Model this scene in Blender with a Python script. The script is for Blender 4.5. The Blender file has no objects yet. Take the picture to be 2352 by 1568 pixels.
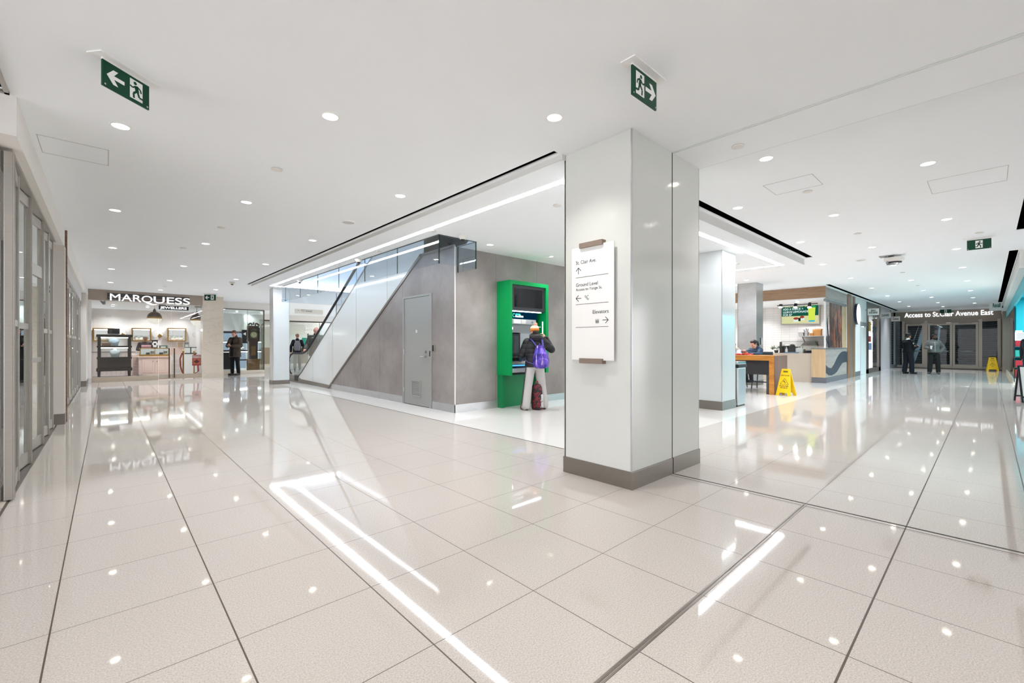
import bpy, bmesh, math, random
from mathutils import Vector, Matrix, Euler
PI = math.pi
SC = bpy.context.scene
COL = SC.collection
V = Vector

# ------------------------------------------------------------------ camera, world, exposure
EYE = 1.264                      # camera height; the paving module is 0.6 m
FPX, HORIZON, YAW = 1010.0, 792.5, 0.745
FW = V((math.sin(YAW), math.cos(YAW), 0)); RT = V((math.cos(YAW), -math.sin(YAW), 0))
cam = bpy.data.cameras.new('camera'); cam_o = bpy.data.objects.new('camera', cam); COL.objects.link(cam_o)
cam.sensor_width = 36.0; cam.lens = FPX / 2352 * 36.0
cam.shift_y = (HORIZON - 784) / 2352.0
cam.clip_start = 0.05; cam.clip_end = 200
cam_o.location = (0, 0, EYE); cam_o.rotation_euler = (PI / 2, 0, -YAW)
SC.camera = cam_o
w = bpy.data.worlds.new('world'); SC.world = w; w.use_nodes = True
w.node_tree.nodes['Background'].inputs[0].default_value = (0.95, 0.955, 1.0, 1)
w.node_tree.nodes['Background'].inputs[1].default_value = 1.4
SC.view_settings.view_transform = 'Standard'; SC.view_settings.look = 'None'
SC.view_settings.gamma = 1.0; SC.view_settings.use_curve_mapping = False
SC.view_settings.exposure = 1.67
SC.cycles.diffuse_bounces = 6; SC.cycles.glossy_bounces = 4; SC.cycles.max_bounces = 10; SC.cycles.transparent_max_bounces = 12
SPOT_W = 38.0                    # every recessed downlight
STRIP_E = 12.5                    # the LED strip round the island ceiling

def area(name, loc, size, energy, col=(1, 1, 1), rot=(0, 0, 0)):
    L = bpy.data.lights.new(name, 'AREA'); L.shape = 'RECTANGLE'; L.size, L.size_y = size; L.energy = energy; L.color = col
    o = bpy.data.objects.new(name, L); COL.objects.link(o); o.location = loc; o.rotation_euler = rot
    return o
area('shaft_daylight_lamp', (5.0, 10.6, 7.4), (2.2, 8.5), 110, (0.90, 0.95, 1.0))  # added area lamp standing for daylight from the floor above
area('pharmacy_light', (22.0, -2.4, 2.9), (8.0, 2.0), 210, (0.9, 1, 1))
area('gym_light', (9.0, 32.5, 3.0), (9.0, 3.5), 40, (1, 0.98, 0.95))
area('shutter_store_light', (-3.2, 7.6, 2.95), (2.5, 4.0), 40, (1, 0.98, 0.95))
area('second_store_light', (-2.6, 14.5, 2.95), (2.5, 5.0), 95, (0.95, 0.97, 1))
area('stair_lobby_light', (36.2, 1.6, 2.9), (2.5, 2.5), 4, (0.75, 0.88, 1))

# ------------------------------------------------------------------ measuring: photo pixel + a known plane -> metres
def at(px, py, X=None, Y=None, Z=None, D=None):
    d = FW + RT * ((px - 1176) / FPX) + V((0, 0, (HORIZON - py) / FPX))
    if X is not None: t = X / d.x
    elif Y is not None: t = Y / d.y
    elif D is not None: t = D
    else: t = ((Z or 0.0) - EYE) / d.z
    return V((0, 0, EYE)) + d * t

# ------------------------------------------------------------------ materials
def lin(h):
    if isinstance(h, str):
        h = h.lstrip('#'); c = [int(h[i:i + 2], 16) / 255 for i in (0, 2, 4)]
        return tuple(x / 12.92 if x <= 0.04045 else ((x + 0.055) / 1.055) ** 2.4 for x in c)
    return tuple(h)
MATS = {}
class NT:
    def __init__(s, name):
        s.m = bpy.data.materials.new(name); s.m.use_nodes = True; s.t = s.m.node_tree; s.t.nodes.clear()
        s.out = s.t.nodes.new('ShaderNodeOutputMaterial')
    def n(s, typ, **kw):
        nd = s.t.nodes.new('ShaderNode' + typ)
        for k, v in kw.items():
            if k[0] == 'i' and k[1:].isdigit(): s.put(nd.inputs[int(k[1:])], v)
            elif k in nd.inputs: s.put(nd.inputs[k], v)
            else: setattr(nd, k, v)
        return nd
    def put(s, sock, v):
        if hasattr(v, 'is_output'): s.t.links.new(v, sock)
        elif hasattr(v, 'outputs'): s.t.links.new(v.outputs[0], sock)
        else:
            if isinstance(v, (tuple, list)) and len(v) == 3 and sock.type == 'RGBA': v = (*v, 1)
            sock.default_value = v
    def math(s, op, a, b=0.0, c=None):
        nd = s.n('Math', operation=op); s.put(nd.inputs[0], a); s.put(nd.inputs[1], b)
        if c is not None: s.put(nd.inputs[2], c)
        return nd.outputs[0]
    def mix(s, f, a, b):
        nd = s.n('Mix', data_type='RGBA'); s.put(nd.inputs[0], f); s.put(nd.inputs[6], a); s.put(nd.inputs[7], b)
        return nd.outputs[2]
    def pos(s): return s.n('NewGeometry').outputs[0]
    def sep(s, v):
        nd = s.n('SeparateXYZ'); s.put(nd.inputs[0], v); return nd.outputs
    def noise(s, vec, scale, detail=3, rough=0.55, stretch=None):
        if stretch:
            mp = s.n('Mapping'); s.put(mp.inputs[0], vec); mp.inputs[3].default_value = stretch; vec = mp.outputs[0]
        nd = s.n('TexNoise'); s.put(nd.inputs['Vector'], vec); nd.inputs['Scale'].default_value = scale
        nd.inputs['Detail'].default_value = detail; nd.inputs['Roughness'].default_value = rough
        return nd.outputs[0]
    def ramp(s, f, stops):
        nd = s.n('ValToRGB'); s.put(nd.inputs[0], f); e = nd.color_ramp.elements
        while len(e) < len(stops): e.new(0.5)
        for i, (p, c) in enumerate(stops):
            e[i].position = p; e[i].color = (*lin(c), 1) if not isinstance(c, float) else (c, c, c, 1)
        return nd.outputs[0]
    def bsdf(s, col, rough=0.5, metal=0.0, spec=0.5, **kw):
        b = s.n('BsdfPrincipled'); s.put(b.inputs['Base Color'], col); s.put(b.inputs['Roughness'], rough)
        s.put(b.inputs['Metallic'], metal); s.put(b.inputs['Specular IOR Level'], spec)
        for k, v in kw.items(): s.put(b.inputs[k.replace('_', ' ')], v)
        s.t.links.new(b.outputs[0], s.out.inputs[0]); return b
    def bump(s, b, h, strength=0.2, dist=0.01):
        nd = s.n('Bump'); s.put(nd.inputs['Height'], h); nd.inputs['Strength'].default_value = strength; nd.inputs['Distance'].default_value = dist
        s.t.links.new(nd.outputs[0], b.inputs['Normal'])

def M(name, col, rough=0.5, metal=0.0, spec=0.5, var=0.0, scale=8.0, stretch=None, bump=0.0):
    """plain surface with an optional slight mottling of its own colour"""
    if name in MATS: return MATS[name]
    t = NT(name); c = lin(col)
    if var:
        f = t.noise(t.pos(), scale, 4, 0.6, stretch)
        c = t.mix(f, tuple(max(0, x * (1 - var)) for x in c), tuple(min(1, x * (1 + var)) for x in c))
    b = t.bsdf(c, rough, metal, spec)
    if bump: t.bump(b, t.noise(t.pos(), scale * 2, 3, 0.6, stretch), bump)
    MATS[name] = t.m; return t.m
def EM(name, col, e):
    if name in MATS: return MATS[name]
    if e < 3: e /= 2 ** SC.view_settings.exposure      # signs and screens: e is the brightness on the picture
    t = NT(name); nd = t.n('Emission'); nd.inputs[0].default_value = (*lin(col), 1); nd.inputs[1].default_value = e
    t.t.links.new(nd.outputs[0], t.out.inputs[0]); MATS[name] = t.m; return t.m
def GL(name, tint='#ffffff', refl=1.0, rough=0.0, ior=1.5):
    """thin architectural glass: see-through with a Fresnel reflection"""
    if name in MATS: return MATS[name]
    t = NT(name); fr = t.n('Fresnel'); fr.inputs[0].default_value = ior
    bf = t.n('NewGeometry').outputs[6]
    f = t.math('MULTIPLY', t.math('MULTIPLY', fr.outputs[0], refl * 1.7), t.math('SUBTRACT', 1.0, bf)); f = t.math('MINIMUM', f, 1.0)
    a = t.n('BsdfTransparent'); a.inputs[0].default_value = (*lin(tint), 1)
    g = t.n('BsdfGlossy'); g.inputs['Roughness'].default_value = rough; g.inputs[0].default_value = (0.95, 0.97, 0.96, 1)
    mx = t.n('MixShader'); t.put(mx.inputs[0], f); t.put(mx.inputs[1], a); t.put(mx.inputs[2], g)
    t.t.links.new(mx.outputs[0], t.out.inputs[0]); MATS[name] = t.m; return t.m

def wood(name, a, b, stretch=(1, 1, 12), scale=3.0, rough=0.45):
    if name in MATS: return MATS[name]
    t = NT(name); f = t.noise(t.pos(), scale, 5, 0.65, stretch)
    t.bsdf(t.ramp(f, [(0.30, a), (0.70, b)]), rough); MATS[name] = t.m; return t.m

# paving: 0.6 m terrazzo slabs, dark grout in the old part, pale grout under the island ceiling
def floor_mat():
    t = NT('terrazzo'); p = t.pos(); x, y, z_ = t.sep(p)
    u = t.math('DIVIDE', t.math('ADD', x, 0.183), 0.6); v = t.math('DIVIDE', t.math('SUBTRACT', y, 0.990), 0.6)
    def line(q, wdt):
        d = t.math('ABSOLUTE', t.math('SUBTRACT', t.math('FRACT', t.math('ADD', q, 0.5)), 0.5))
        return t.math('LESS_THAN', d, t.math('DIVIDE', wdt, 1.2))
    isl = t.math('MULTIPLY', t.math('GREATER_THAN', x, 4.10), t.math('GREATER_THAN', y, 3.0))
    wa = t.math('ADD', 0.0045, t.math('MULTIPLY', t.math('LESS_THAN', x, 1.3), 0.002))
    wa = t.math('ADD', wa, t.math('MULTIPLY', t.math('LESS_THAN', y, 0.5), 0.0))
    wb = t.math('ADD', 0.0038, t.math('MULTIPLY', t.math('LESS_THAN', y, 0.7), 0.0045))
    g = t.math('MAXIMUM', line(u, wa), line(v, wb))
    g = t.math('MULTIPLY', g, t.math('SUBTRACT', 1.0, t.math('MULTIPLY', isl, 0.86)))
    cell = t.n('CombineXYZ'); t.put(cell.inputs[0], t.math('FLOOR', u)); t.put(cell.inputs[1], t.math('FLOOR', v))
    wn = t.n('TexWhiteNoise'); t.put(wn.inputs[0], cell.outputs[0])
    s1 = t.noise(p, 150, 2, 0.7); s2 = t.noise(p, 1.3, 4, 0.6)
    vo = t.n('TexVoronoi'); t.put(vo.inputs['Vector'], p); vo.inputs['Scale'].default_value = 130
    chip = t.math('LESS_THAN', vo.outputs[0], 0.16)
    base = t.ramp(s1, [(0.32, '#aaa49e'), (0.52, '#c1bab4'), (0.72, '#d1ccc7')])
    base = t.mix(t.math('MULTIPLY', chip, 0.38), base, lin('#8d8378'))
    base = t.mix(t.math('MULTIPLY', s2, 0.16), base, lin('#c9c1b6'))
    base = t.mix(t.math('MULTIPLY', wn.outputs[0], 0.07), base, lin('#c0b4a6'))
    base = t.mix(t.math('MULTIPLY', isl, 0.62), base, lin('#e9e8e5'))  # slabs painted whiter for the LED strip's brightness on the floor
    col = t.mix(t.math('MULTIPLY', g, 0.92), base, lin('#43362c'))
    rg = t.math('ADD', 0.02, t.math('MULTIPLY', s2, 0.04)); rg = t.math('ADD', rg, t.math('MULTIPLY', g, 0.4))
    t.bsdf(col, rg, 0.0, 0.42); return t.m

def concrete_mat():
    t = NT('concrete_panel'); p = t.pos(); x, y, z_ = t.sep(p)
    a = t.noise(p, 1.1, 6, 0.62); b = t.noise(p, 9, 4, 0.7); c = t.noise(p, 120, 2, 0.6)
    col = t.ramp(a, [(0.30, '#79726f'), (0.50, '#918a87'), (0.72, '#a59f9c')])
    col = t.mix(t.math('MULTIPLY', b, 0.35), col, lin('#7b7471'))
    col = t.mix(t.math('MULTIPLY', c, 0.15), col, lin('#b3aca8'))
    t.bsdf(col, t.math('ADD', 0.32, t.math('MULTIPLY', b, 0.15)), 0, 0.4); return t.m

def marble_mat(name, base, vein, scale=0.9):
    t = NT(name); p = t.pos()
    mp = t.n('Mapping'); t.put(mp.inputs[0], p); mp.inputs[2].default_value = (0.2, 0.75, 0.1); mp.inputs[3].default_value = (1.0, 1.0, 3.2)
    d = t.noise(mp.outputs[0], scale * 1.2, 6, 0.68)
    v = t.math('ABSOLUTE', t.math('SUBTRACT', d, 0.5)); f = t.math('SUBTRACT', 1.0, t.math('MINIMUM', t.math('MULTIPLY', v, 60), 1.0))
    col = t.mix(t.math('MULTIPLY', t.noise(p, 1.5, 4), 0.35), lin(base), tuple(q * 0.86 for q in lin(base)))
    col = t.mix(t.math('MULTIPLY', f, 0.22), col, lin(vein))
    t.bsdf(col, 0.18, 0, 0.5); return t.m
def brushed(name, col, rough=0.34, stretch=(1, 1, 40), metal=0.9):
    if name in MATS: return MATS[name]
    t = NT(name); f = t.noise(t.pos(), 5, 4, 0.7, stretch); c = lin(col)
    t.bsdf(t.mix(f, tuple(q * 0.80 for q in c), tuple(min(1, q * 1.15) for q in c)), t.math('ADD', rough - .07, t.math('MULTIPLY', f, 0.16)), metal)
    MATS[name] = t.m; return t.m

m_floor = floor_mat(); m_conc = concrete_mat()
m_marb = marble_mat('marble', '#d6cbbb', '#8f7d69', 0.6); m_marbw = marble_mat('white_marble', '#e6e4e3', '#cbc4be', 0.7)
m_ceil = M('ceiling_paint', '#f1f4f6', 0.9, 0, 0.2); m_wall = M('wall_paint', '#e6e3de', 0.7, 0, 0.3)
m_fascia = M('fascia_paint', '#d9d9d6', 0.8, 0, 0.2)
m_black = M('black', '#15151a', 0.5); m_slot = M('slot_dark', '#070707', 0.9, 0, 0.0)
m_steel = brushed('brushed_steel', '#8f8881'); m_steelh = brushed('satin_steel', '#c3c4c4', 0.30, (.6, .6, 1.2), .7)
m_alu = brushed('aluminium', '#b6b2ab', 0.38, (1, 1, 30), 0.75); m_chrome = M('chrome', '#d0d0d0', 0.12, 1.0)
m_colglass = M('column_white_glass', '#cbcfce', 0.10, 0, 0.5); m_panelglass = M('backpainted_glass', '#d4d6d1', 0.10, 0, 0.5, 0.02, 3); m_whiteclad = M('white_glass', '#dfe2e0', 0.10, 0, 0.5)
m_glass = GL('clear_glass', '#eef4f2'); m_bluegl = GL('blue_tint_glass', '#f0f5f9', 0.9); m_greengl = GL('glass_edge', '#7f9a90', 0.8)
m_shop = GL('shop_glass', '#f4f6f5', 0.8); m_door_gl = GL('door_glass', '#e8ecec', 0.22); m_print_gl = GL('print_glass', '#f4f6f5', 0.2); m_dim = GL('dim_glass', '#bfc4c4', 1.3)
m_strip = EM('led_strip', '#f4f7ff', STRIP_E); m_lamp = EM('lamp_face', '#fffaf0', 14.0); m_reflector = M('reflector', '#f4f3f0', 0.25, 0.2)
m_white = M('white', '#eeeeec', 0.45); m_offw = M('off_white', '#dedbd5', 0.5); m_dgrey = M('dark_grey', '#4a4b4c', 0.5); m_mgrey = M('mid_grey', '#8b8d8d', 0.5)
m_letter = EM('lit_letter', '#f4faff', 1.35); m_green = M('exit_green', '#05432e', 0.4, 0, .25); m_pict = M('pictogram_white', '#f2f4f2', 0.5)
m_ink = M('ink', '#2c2c2e', 0.6); m_gold = M('brass', '#b08a4a', 0.28, 0.9)

# ------------------------------------------------------------------ mesh helpers
def quad_axes(plane):
    return {'XY': (0, 1, 2), 'XZ': (0, 2, 1), 'YZ': (1, 2, 0)}[plane]
class MB:
    def __init__(s, mat=None): s.b = bmesh.new(); s.m = mat or Matrix()
    def v(s, p): return s.b.verts.new(s.m @ V(p))
    def f(s, vs):
        try: return s.b.faces.new(vs)
        except ValueError: return None
    def box(s, x0, y0, z0, x1, y1, z1, bev=0.0):
        x0, x1 = min(x0, x1), max(x0, x1); y0, y1 = min(y0, y1), max(y0, y1); z0, z1 = min(z0, z1), max(z0, z1)
        P = [s.v((x, y, z)) for z in (z0, z1) for y in (y0, y1) for x in (x0, x1)]
        fs = [s.f([P[i] for i in q]) for q in ((0, 2, 3, 1), (4, 5, 7, 6), (0, 1, 5, 4), (2, 6, 7, 3), (0, 4, 6, 2), (1, 3, 7, 5))]
        if bev:
            es = list({e for f in fs for e in f.edges})
            bmesh.ops.bevel(s.b, geom=es, offset=bev, segments=2, profile=0.6, affect='EDGES')
        return s
    def ring(s, c, ax, r, n, ry=None, up=None):
        ax = V(ax).normalized(); u = V(up) if up else (V((0, 0, 1)) if abs(ax.z) < 0.9 else V((1, 0, 0)))
        a = ax.cross(u).normalized(); b = a.cross(ax).normalized()
        return [s.v(V(c) + a * (r * math.cos(2 * PI * k / n)) + b * ((ry or r) * math.sin(2 * PI * k / n))) for k in range(n)]
    def bridge(s, A, B):
        n = len(A)
        for k in range(n): s.f([A[k], A[(k + 1) % n], B[(k + 1) % n], B[k]])
    def cyl(s, p0, p1, r0, r1=None, n=20, caps=True):
        ax = V(p1) - V(p0); A = s.ring(p0, ax, r0, n); B = s.ring(p1, ax, r0 if r1 is None else r1, n); s.bridge(A, B)
        if caps: s.f(A[::-1]); s.f(B)
        return s
    def tube(s, pts, r, n=8, flat=None):
        pts = [V(p) for p in pts]; prev = None; R0 = None
        for i, p in enumerate(pts):
            d = (pts[min(i + 1, len(pts) - 1)] - pts[max(i - 1, 0)])
            rr = r[i] if isinstance(r, (list, tuple)) else r
            R = s.ring(p, d, rr, n, (flat * rr) if flat else None)
            if prev: s.bridge(prev, R)
            else: R0 = R
            prev = R
        s.f(R0[::-1]); s.f(prev); return s
    def lathe(s, prof, c=(0, 0, 0), n=24):
        prev = None; first = None
        for r, z in prof:
            R = s.ring((c[0], c[1], c[2] + z), (0, 0, 1), max(r, 1e-4), n)
            if prev: s.bridge(prev, R)
            else: first = R
            prev = R
        s.f(first[::-1]); s.f(prev); return s
    def prism(s, poly, plane, d0, d1):
        i, j, k = quad_axes(plane)
        def mk(p, d):
            q = [0, 0, 0]; q[i], q[j], q[k] = p[0], p[1], d; return s.v(q)
        A = [mk(p, d0) for p in poly]; B = [mk(p, d1) for p in poly]; s.bridge(A, B); s.f(A[::-1]); s.f(B); return s
    def quad(s, *P): s.f([s.v(p) for p in P]); return s
    def ell(s, c, r, n=14, m=9, rot=None):
        r = (r, r, r) if isinstance(r, (int, float)) else r; rings = []
        for i in range(1, m):
            th = PI * i / m; R = []
            for k in range(n):
                q = V((r[0] * math.sin(th) * math.cos(2 * PI * k / n), r[1] * math.sin(th) * math.sin(2 * PI * k / n), r[2] * math.cos(th)))
                if rot: q = rot @ q
                R.append(s.v(V(c) + q))
            rings.append(R)
        def pole(z):
            q = V((0, 0, z)); q = rot @ q if rot else q; return s.v(V(c) + q)
        t, b = pole(r[2]), pole(-r[2])
        for k in range(n):
            s.f([t, rings[0][k], rings[0][(k + 1) % n]]); s.f([b, rings[-1][(k + 1) % n], rings[-1][k]])
        for A, B in zip(rings, rings[1:]): s.bridge(A[::-1], B[::-1])
        return s
    def rc(s, p0, p1, r0, r1, n=12, caps=4):
        """a limb: tapered, with round ends"""
        p0, p1 = V(p0), V(p1); d = (p1 - p0); L = d.length
        if L < 1e-6: return s
        d /= L; prev = None; prof = []
        for i in range(1, caps + 1):
            a = PI / 2 * i / caps; prof.append((p0 - d * (r0 * math.cos(a)), r0 * math.sin(a)))
        for i in range(caps, 0, -1):
            a = PI / 2 * i / caps; prof.append((p1 + d * (r1 * math.cos(a)), r1 * math.sin(a)))
        first = None
        for c, r in prof:
            R = s.ring(c, d, r, n)
            if prev: s.bridge(prev, R)
            else: first = R
            prev = R
        s.f(first[::-1]); s.f(prev); return s
    def loft(s, rings, n=20):
        """rings: (centre, half width x, half depth y), stacked upwards"""
        prev = None; first = None
        for c, rx, ry in rings:
            R = [s.v(V(c) + V((rx * math.cos(2 * PI * k / n), ry * math.sin(2 * PI * k / n), 0))) for k in range(n)]
            if prev: s.bridge(prev, R)
            else: first = R
            prev = R
        s.f(first[::-1]); s.f(prev); return s
    def mesh(s, name, smooth=False):
        bmesh.ops.remove_doubles(s.b, verts=s.b.verts, dist=1e-6)
        bmesh.ops.recalc_face_normals(s.b, faces=s.b.faces)
        me = bpy.data.meshes.new(name); s.b.to_mesh(me); s.b.free()
        if smooth: finish_smooth(me)
        return me
def finish_smooth(me, ang=0.7):
    for p in me.polygons: p.use_smooth = True
    try: me.set_sharp_from_angle(angle=ang)
    except Exception: pass

def root_loc(o):
    while o.parent: o = o.parent
    return o.location.copy()
def put(name, me, mat, parent=None):
    o = bpy.data.objects.new(name, me); COL.objects.link(o)
    for m in (mat if isinstance(mat, (list, tuple)) else [mat]): me.materials.append(m)
    if parent:
        me.transform(Matrix.Translation(-root_loc(parent))); o.parent = parent
    return o
def obj(name, mb, mat, parent=None, smooth=False): return put(name, mb.mesh(name, smooth), mat, parent)
def thing(name, label, cat, loc, group=None):
    o = bpy.data.objects.new(name, None); COL.objects.link(o); o.location = loc; o.empty_display_size = 0.1
    return tag(o, label, cat, group)
def tag(o, label, cat, group=None, kind=None):
    if label: o['label'] = label
    if cat: o['category'] = cat
    if group: o['group'] = group
    if kind: o['kind'] = kind
    return o
def struct(name, mb, mat, label=None, cat=None, smooth=False):
    o = obj(name, mb, mat, None, smooth); o['kind'] = 'structure'
    if label: o['label'] = label
    if cat: o['category'] = cat
    return o
def dup(root, loc, label, group=None):
    """a copy of a thing with copies of its parts and sub-parts"""
    r = root.copy(); COL.objects.link(r); r.location = loc; r['label'] = label
    if group: r['group'] = group
    for ch in list(root.children):
        c = ch.copy(); COL.objects.link(c); c.parent = r
        for g in list(ch.children):
            d = g.copy(); COL.objects.link(d); d.parent = c
    return r
def text_mesh(s, size, bold=0.0, depth=0.004, align='LEFT', space=1.0):
    c = bpy.data.curves.new('t', 'FONT'); c.body = s; c.size = size; c.align_x = align; c.extrude = depth; c.space_character = space; c.resolution_u = 4
    o = bpy.data.objects.new('t', c); COL.objects.link(o); dg = bpy.context.evaluated_depsgraph_get()
    me = bpy.data.meshes.new_from_object(o.evaluated_get(dg)); bpy.data.objects.remove(o); bpy.data.curves.remove(c)
    if bold:                                        # heavier strokes: the same letters laid over themselves a hair apart
        b = bmesh.new()
        for k, (dx, dy) in enumerate(((-bold, 0), (bold, 0), (0, bold), (0, -bold))):
            m2 = me.copy(); m2.transform(Matrix.Translation((dx, dy, k * depth * 0.02))); b.from_mesh(m2); bpy.data.meshes.remove(m2)
        b.to_mesh(me); b.free()
    return me
def axes(o, right, up):
    r, u = V(right).normalized(), V(up).normalized(); n = r.cross(u)
    return Matrix(((r.x, u.x, n.x, o[0]), (r.y, u.y, n.y, o[1]), (r.z, u.z, n.z, o[2]), (0, 0, 0, 1)))
def text(name, s, o, right, size, mat, parent, up=(0, 0, 1), **kw):
    """writing on a wall or sign; o = start of the base line (or its middle when centred)"""
    fit = kw.pop('fit', None); me = text_mesh(s, size, **kw)
    if fit:
        xs = [v.co.x for v in me.vertices]; k = fit / max(1e-6, max(xs) - min(xs)); me.transform(Matrix.Diagonal((k, 1, 1, 1)))
    me.transform(axes(o, right, up)); me.materials.clear()
    return put(name, me, mat, parent)
def flat_with_holes(outer, holes, z, thick):
    """a horizontal board with openings cut through it: outer and holes are lists of points, board spans z..z+thick"""
    c = bpy.data.curves.new('c', 'CURVE'); c.dimensions = '2D'; c.fill_mode = 'BOTH'; c.extrude = thick / 2
    for poly in [outer] + holes:
        sp = c.splines.new('POLY'); sp.points.add(len(poly) - 1); sp.use_cyclic_u = True
        for p, q in zip(sp.points, poly): p.co = (q[0], q[1], 0, 1)
    o = bpy.data.objects.new('c', c); COL.objects.link(o); dg = bpy.context.evaluated_depsgraph_get()
    me = bpy.data.meshes.new_from_object(o.evaluated_get(dg)); bpy.data.objects.remove(o); bpy.data.curves.remove(c)
    me.transform(Matrix.Translation((0, 0, z + thick / 2))); me.materials.clear(); return me
def circ(x, y, r, n=20): return [(x + r * math.cos(2 * PI * k / n), y + r * math.sin(2 * PI * k / n)) for k in range(n)]
def rect(x0, y0, x1, y1): return [(x0, y0), (x1, y0), (x1, y1), (x0, y1)]
RX, RmY = (1, 0, 0), (0, -1, 0)
# ------------------------------------------------------------------ levels and lamp positions
CA, CR, CI = 3.16, 3.24, 3.107          # west concourse, east concourse and island ceilings
rowsA = [('beside the folding shutters', 0.09, [-4.6, -1.4, 1.87, 5.10, 8.33, 11.57, 14.8, 18.0]),
         ('along the middle of the jeweller walk', 1.365, [-2.9, 0.47, 3.705, 6.68, 9.93, 13.1, 16.3, 19.3]),
         ('next to the dark ceiling slot', 2.745, [-4.0, -0.8, 2.455, 5.07, 8.30, 11.5, 14.7, 17.9])]
rowsR = [('on the kiosk side of the east concourse', 2.45, [6.68, 9.79]),
         ('on the kiosk side past the island', 2.755, [12.9, 16.1, 19.5, 23.0, 26.5, 30.0]),
         ('down the middle of the east concourse', 1.60, [5.14, 8.14, 11.36, 14.3, 18.0, 21.7, 25.0, 28.4, 31.6]),
         ('on the pharmacy side of the east concourse', 0.45, [6.575, 9.70, 12.84, 16.0, 19.4, 23.0, 26.5, 30.0]),
         ('above the high tables', 4.99, [14.28]), ('behind the steel column', 5.66, [15.27]), ('added over the food seats beyond the island', 8.0, [12.9, 15.2]), ('added over the food seats by the kiosk counter', 6.6, [12.9, 15.6]), ('added deep over the food seats', 10.0, [12.9, 15.2])]  # food seat rows are added lamps that brighten this end
rowsN = [('over the far north concourse', 5.6, [17.4, 20.6, 23.8, 27.0]), ('over the far north concourse by the east wall', 9.4, [17.4, 20.6, 23.8, 27.0])]  # lamps added to lift the unlit north end
lampsI = [(5.18, 6.207), (6.787, 6.184), (8.4, 6.18), (10.0, 6.18), (10.4, 3.9)]
LR = 0.062                              # lamp opening

# ------------------------------------------------------------------ floor
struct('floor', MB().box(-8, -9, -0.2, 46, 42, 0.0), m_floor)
struct('trim_1', MB().box(-0.6, 0.975, 0.0, 4.09, 0.985, 0.002).box(-0.6, 0.993, 0.0, 4.09, 1.003, 0.002), m_steel)
struct('trim_2', MB().box(4.092, -9, 0.0, 4.108, 2.12, 0.002).box(4.04, -9, 0, 4.044, 2.12, 0.0012).box(4.092, 2.88, 0.0, 4.106, 12.6, 0.002), M('joint_rubber', '#26241f', 0.6))

# ------------------------------------------------------------------ ceilings
SL = rect(3.213, 2.88, 3.274, 15.68); SR = rect(4.75, 2.675, 11.66, 2.805)
HL = rect(-0.80, 2.2, -0.56, 4.95)
holesA = [circ(x, y, LR) for _, x, ys in rowsA + rowsN for y in ys if y > -2]
meA = flat_with_holes([(-8, -9), (4.69, -9), (4.69, 2.88), (3.336, 2.88), (3.336, 15.6), (12.2, 15.6), (12.2, 42), (-8, 42)], holesA + [SL, HL], CA, 0.012)
o = put('ceiling', meA, m_ceil); o['kind'] = 'structure'
TS = rect(13.9, -0.42, 30.3, -0.29); KS = rect(17.25, 3.50, 33.45, 3.63); DH = rect(8.6, -1.4, 11.5, -0.32)
holesR = [circ(x, y, LR) for _, y, xs in rowsR for x in xs]
meR = flat_with_holes([(4.69, -9), (46, -9), (46, 15.6), (11.76, 15.6), (11.76, 2.88), (4.69, 2.88)], holesR + [SR, TS, KS, DH], CR, 0.012)
o = put('ceiling.001', meR, m_ceil); o['kind'] = 'structure'
VOID = [(4.06, 6.2), (4.84, 6.2), (4.84, 6.757), (6.75, 6.757), (6.75, 15.15), (4.06, 15.15)]
holesI = [circ(x, y, LR) for x, y in lampsI]
meI = flat_with_holes([(3.336, 2.88), (11.76, 2.88), (11.76, 15.6), (3.336, 15.6)], [VOID] + holesI, CI, 0.012)
o = put('ceiling.002', meI, m_ceil); o['kind'] = 'structure'
# steps between the levels
struct('trim_3', MB().box(3.326, 2.87, CI, 3.336, 15.61, CA + .01).box(3.336, 2.87, CI, 4.70, 2.88, CA + .01).box(3.336, 15.6, CI, 11.76, 15.61, CA + .01), m_fascia)
struct('trim_4', MB().box(4.70, 2.87, CI, 11.77, 2.88, CR + .01).box(11.76, 2.88, CI, 11.77, 15.6, CR + .01), m_fascia)
struct('trim_5', MB().box(4.6905, -9, CA + .001, 4.70, 2.69, CR + .01), m_fascia)
struct('trim_6', MB().box(4.085, -9, CA - .003, 4.095, 2.1, CA).box(4.115, -9, CA - .003, 4.125, 2.1, CA), M('joint_strip', '#cfd6d0', 0.4))
# dark troughs above the slots
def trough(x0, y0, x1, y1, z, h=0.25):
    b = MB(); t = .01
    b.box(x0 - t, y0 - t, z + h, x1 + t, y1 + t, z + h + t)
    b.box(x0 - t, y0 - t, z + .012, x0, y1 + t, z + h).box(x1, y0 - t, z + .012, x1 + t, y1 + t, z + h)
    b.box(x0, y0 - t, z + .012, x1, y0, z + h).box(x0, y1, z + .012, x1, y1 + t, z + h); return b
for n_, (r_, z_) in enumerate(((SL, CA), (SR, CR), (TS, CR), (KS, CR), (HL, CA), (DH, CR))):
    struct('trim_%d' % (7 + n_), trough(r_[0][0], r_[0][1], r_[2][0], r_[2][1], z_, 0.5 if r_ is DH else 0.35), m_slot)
struct('trim_13', MB().box(-0.56, 2.2, CA - .02, -0.535, 4.99, CA).box(-0.80, 4.95, CA - .02, -0.535, 4.985, CA), m_alu)
# ducts inside the open ceiling bay
d_ = thing('air_duct', 'galvanised duct inside the dark open ceiling bay by the pharmacy', 'duct', (10.4, -.8, CR + .3))
obj('duct_run', MB().cyl((8.7, -.7, CR + .3), (11.4, -.7, CR + .3), .12), m_alu, d_, True)
obj('flange', MB().cyl((10.6, -.7, CR + .3), (10.66, -.7, CR + .3), .14), m_alu, d_, True)

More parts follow.
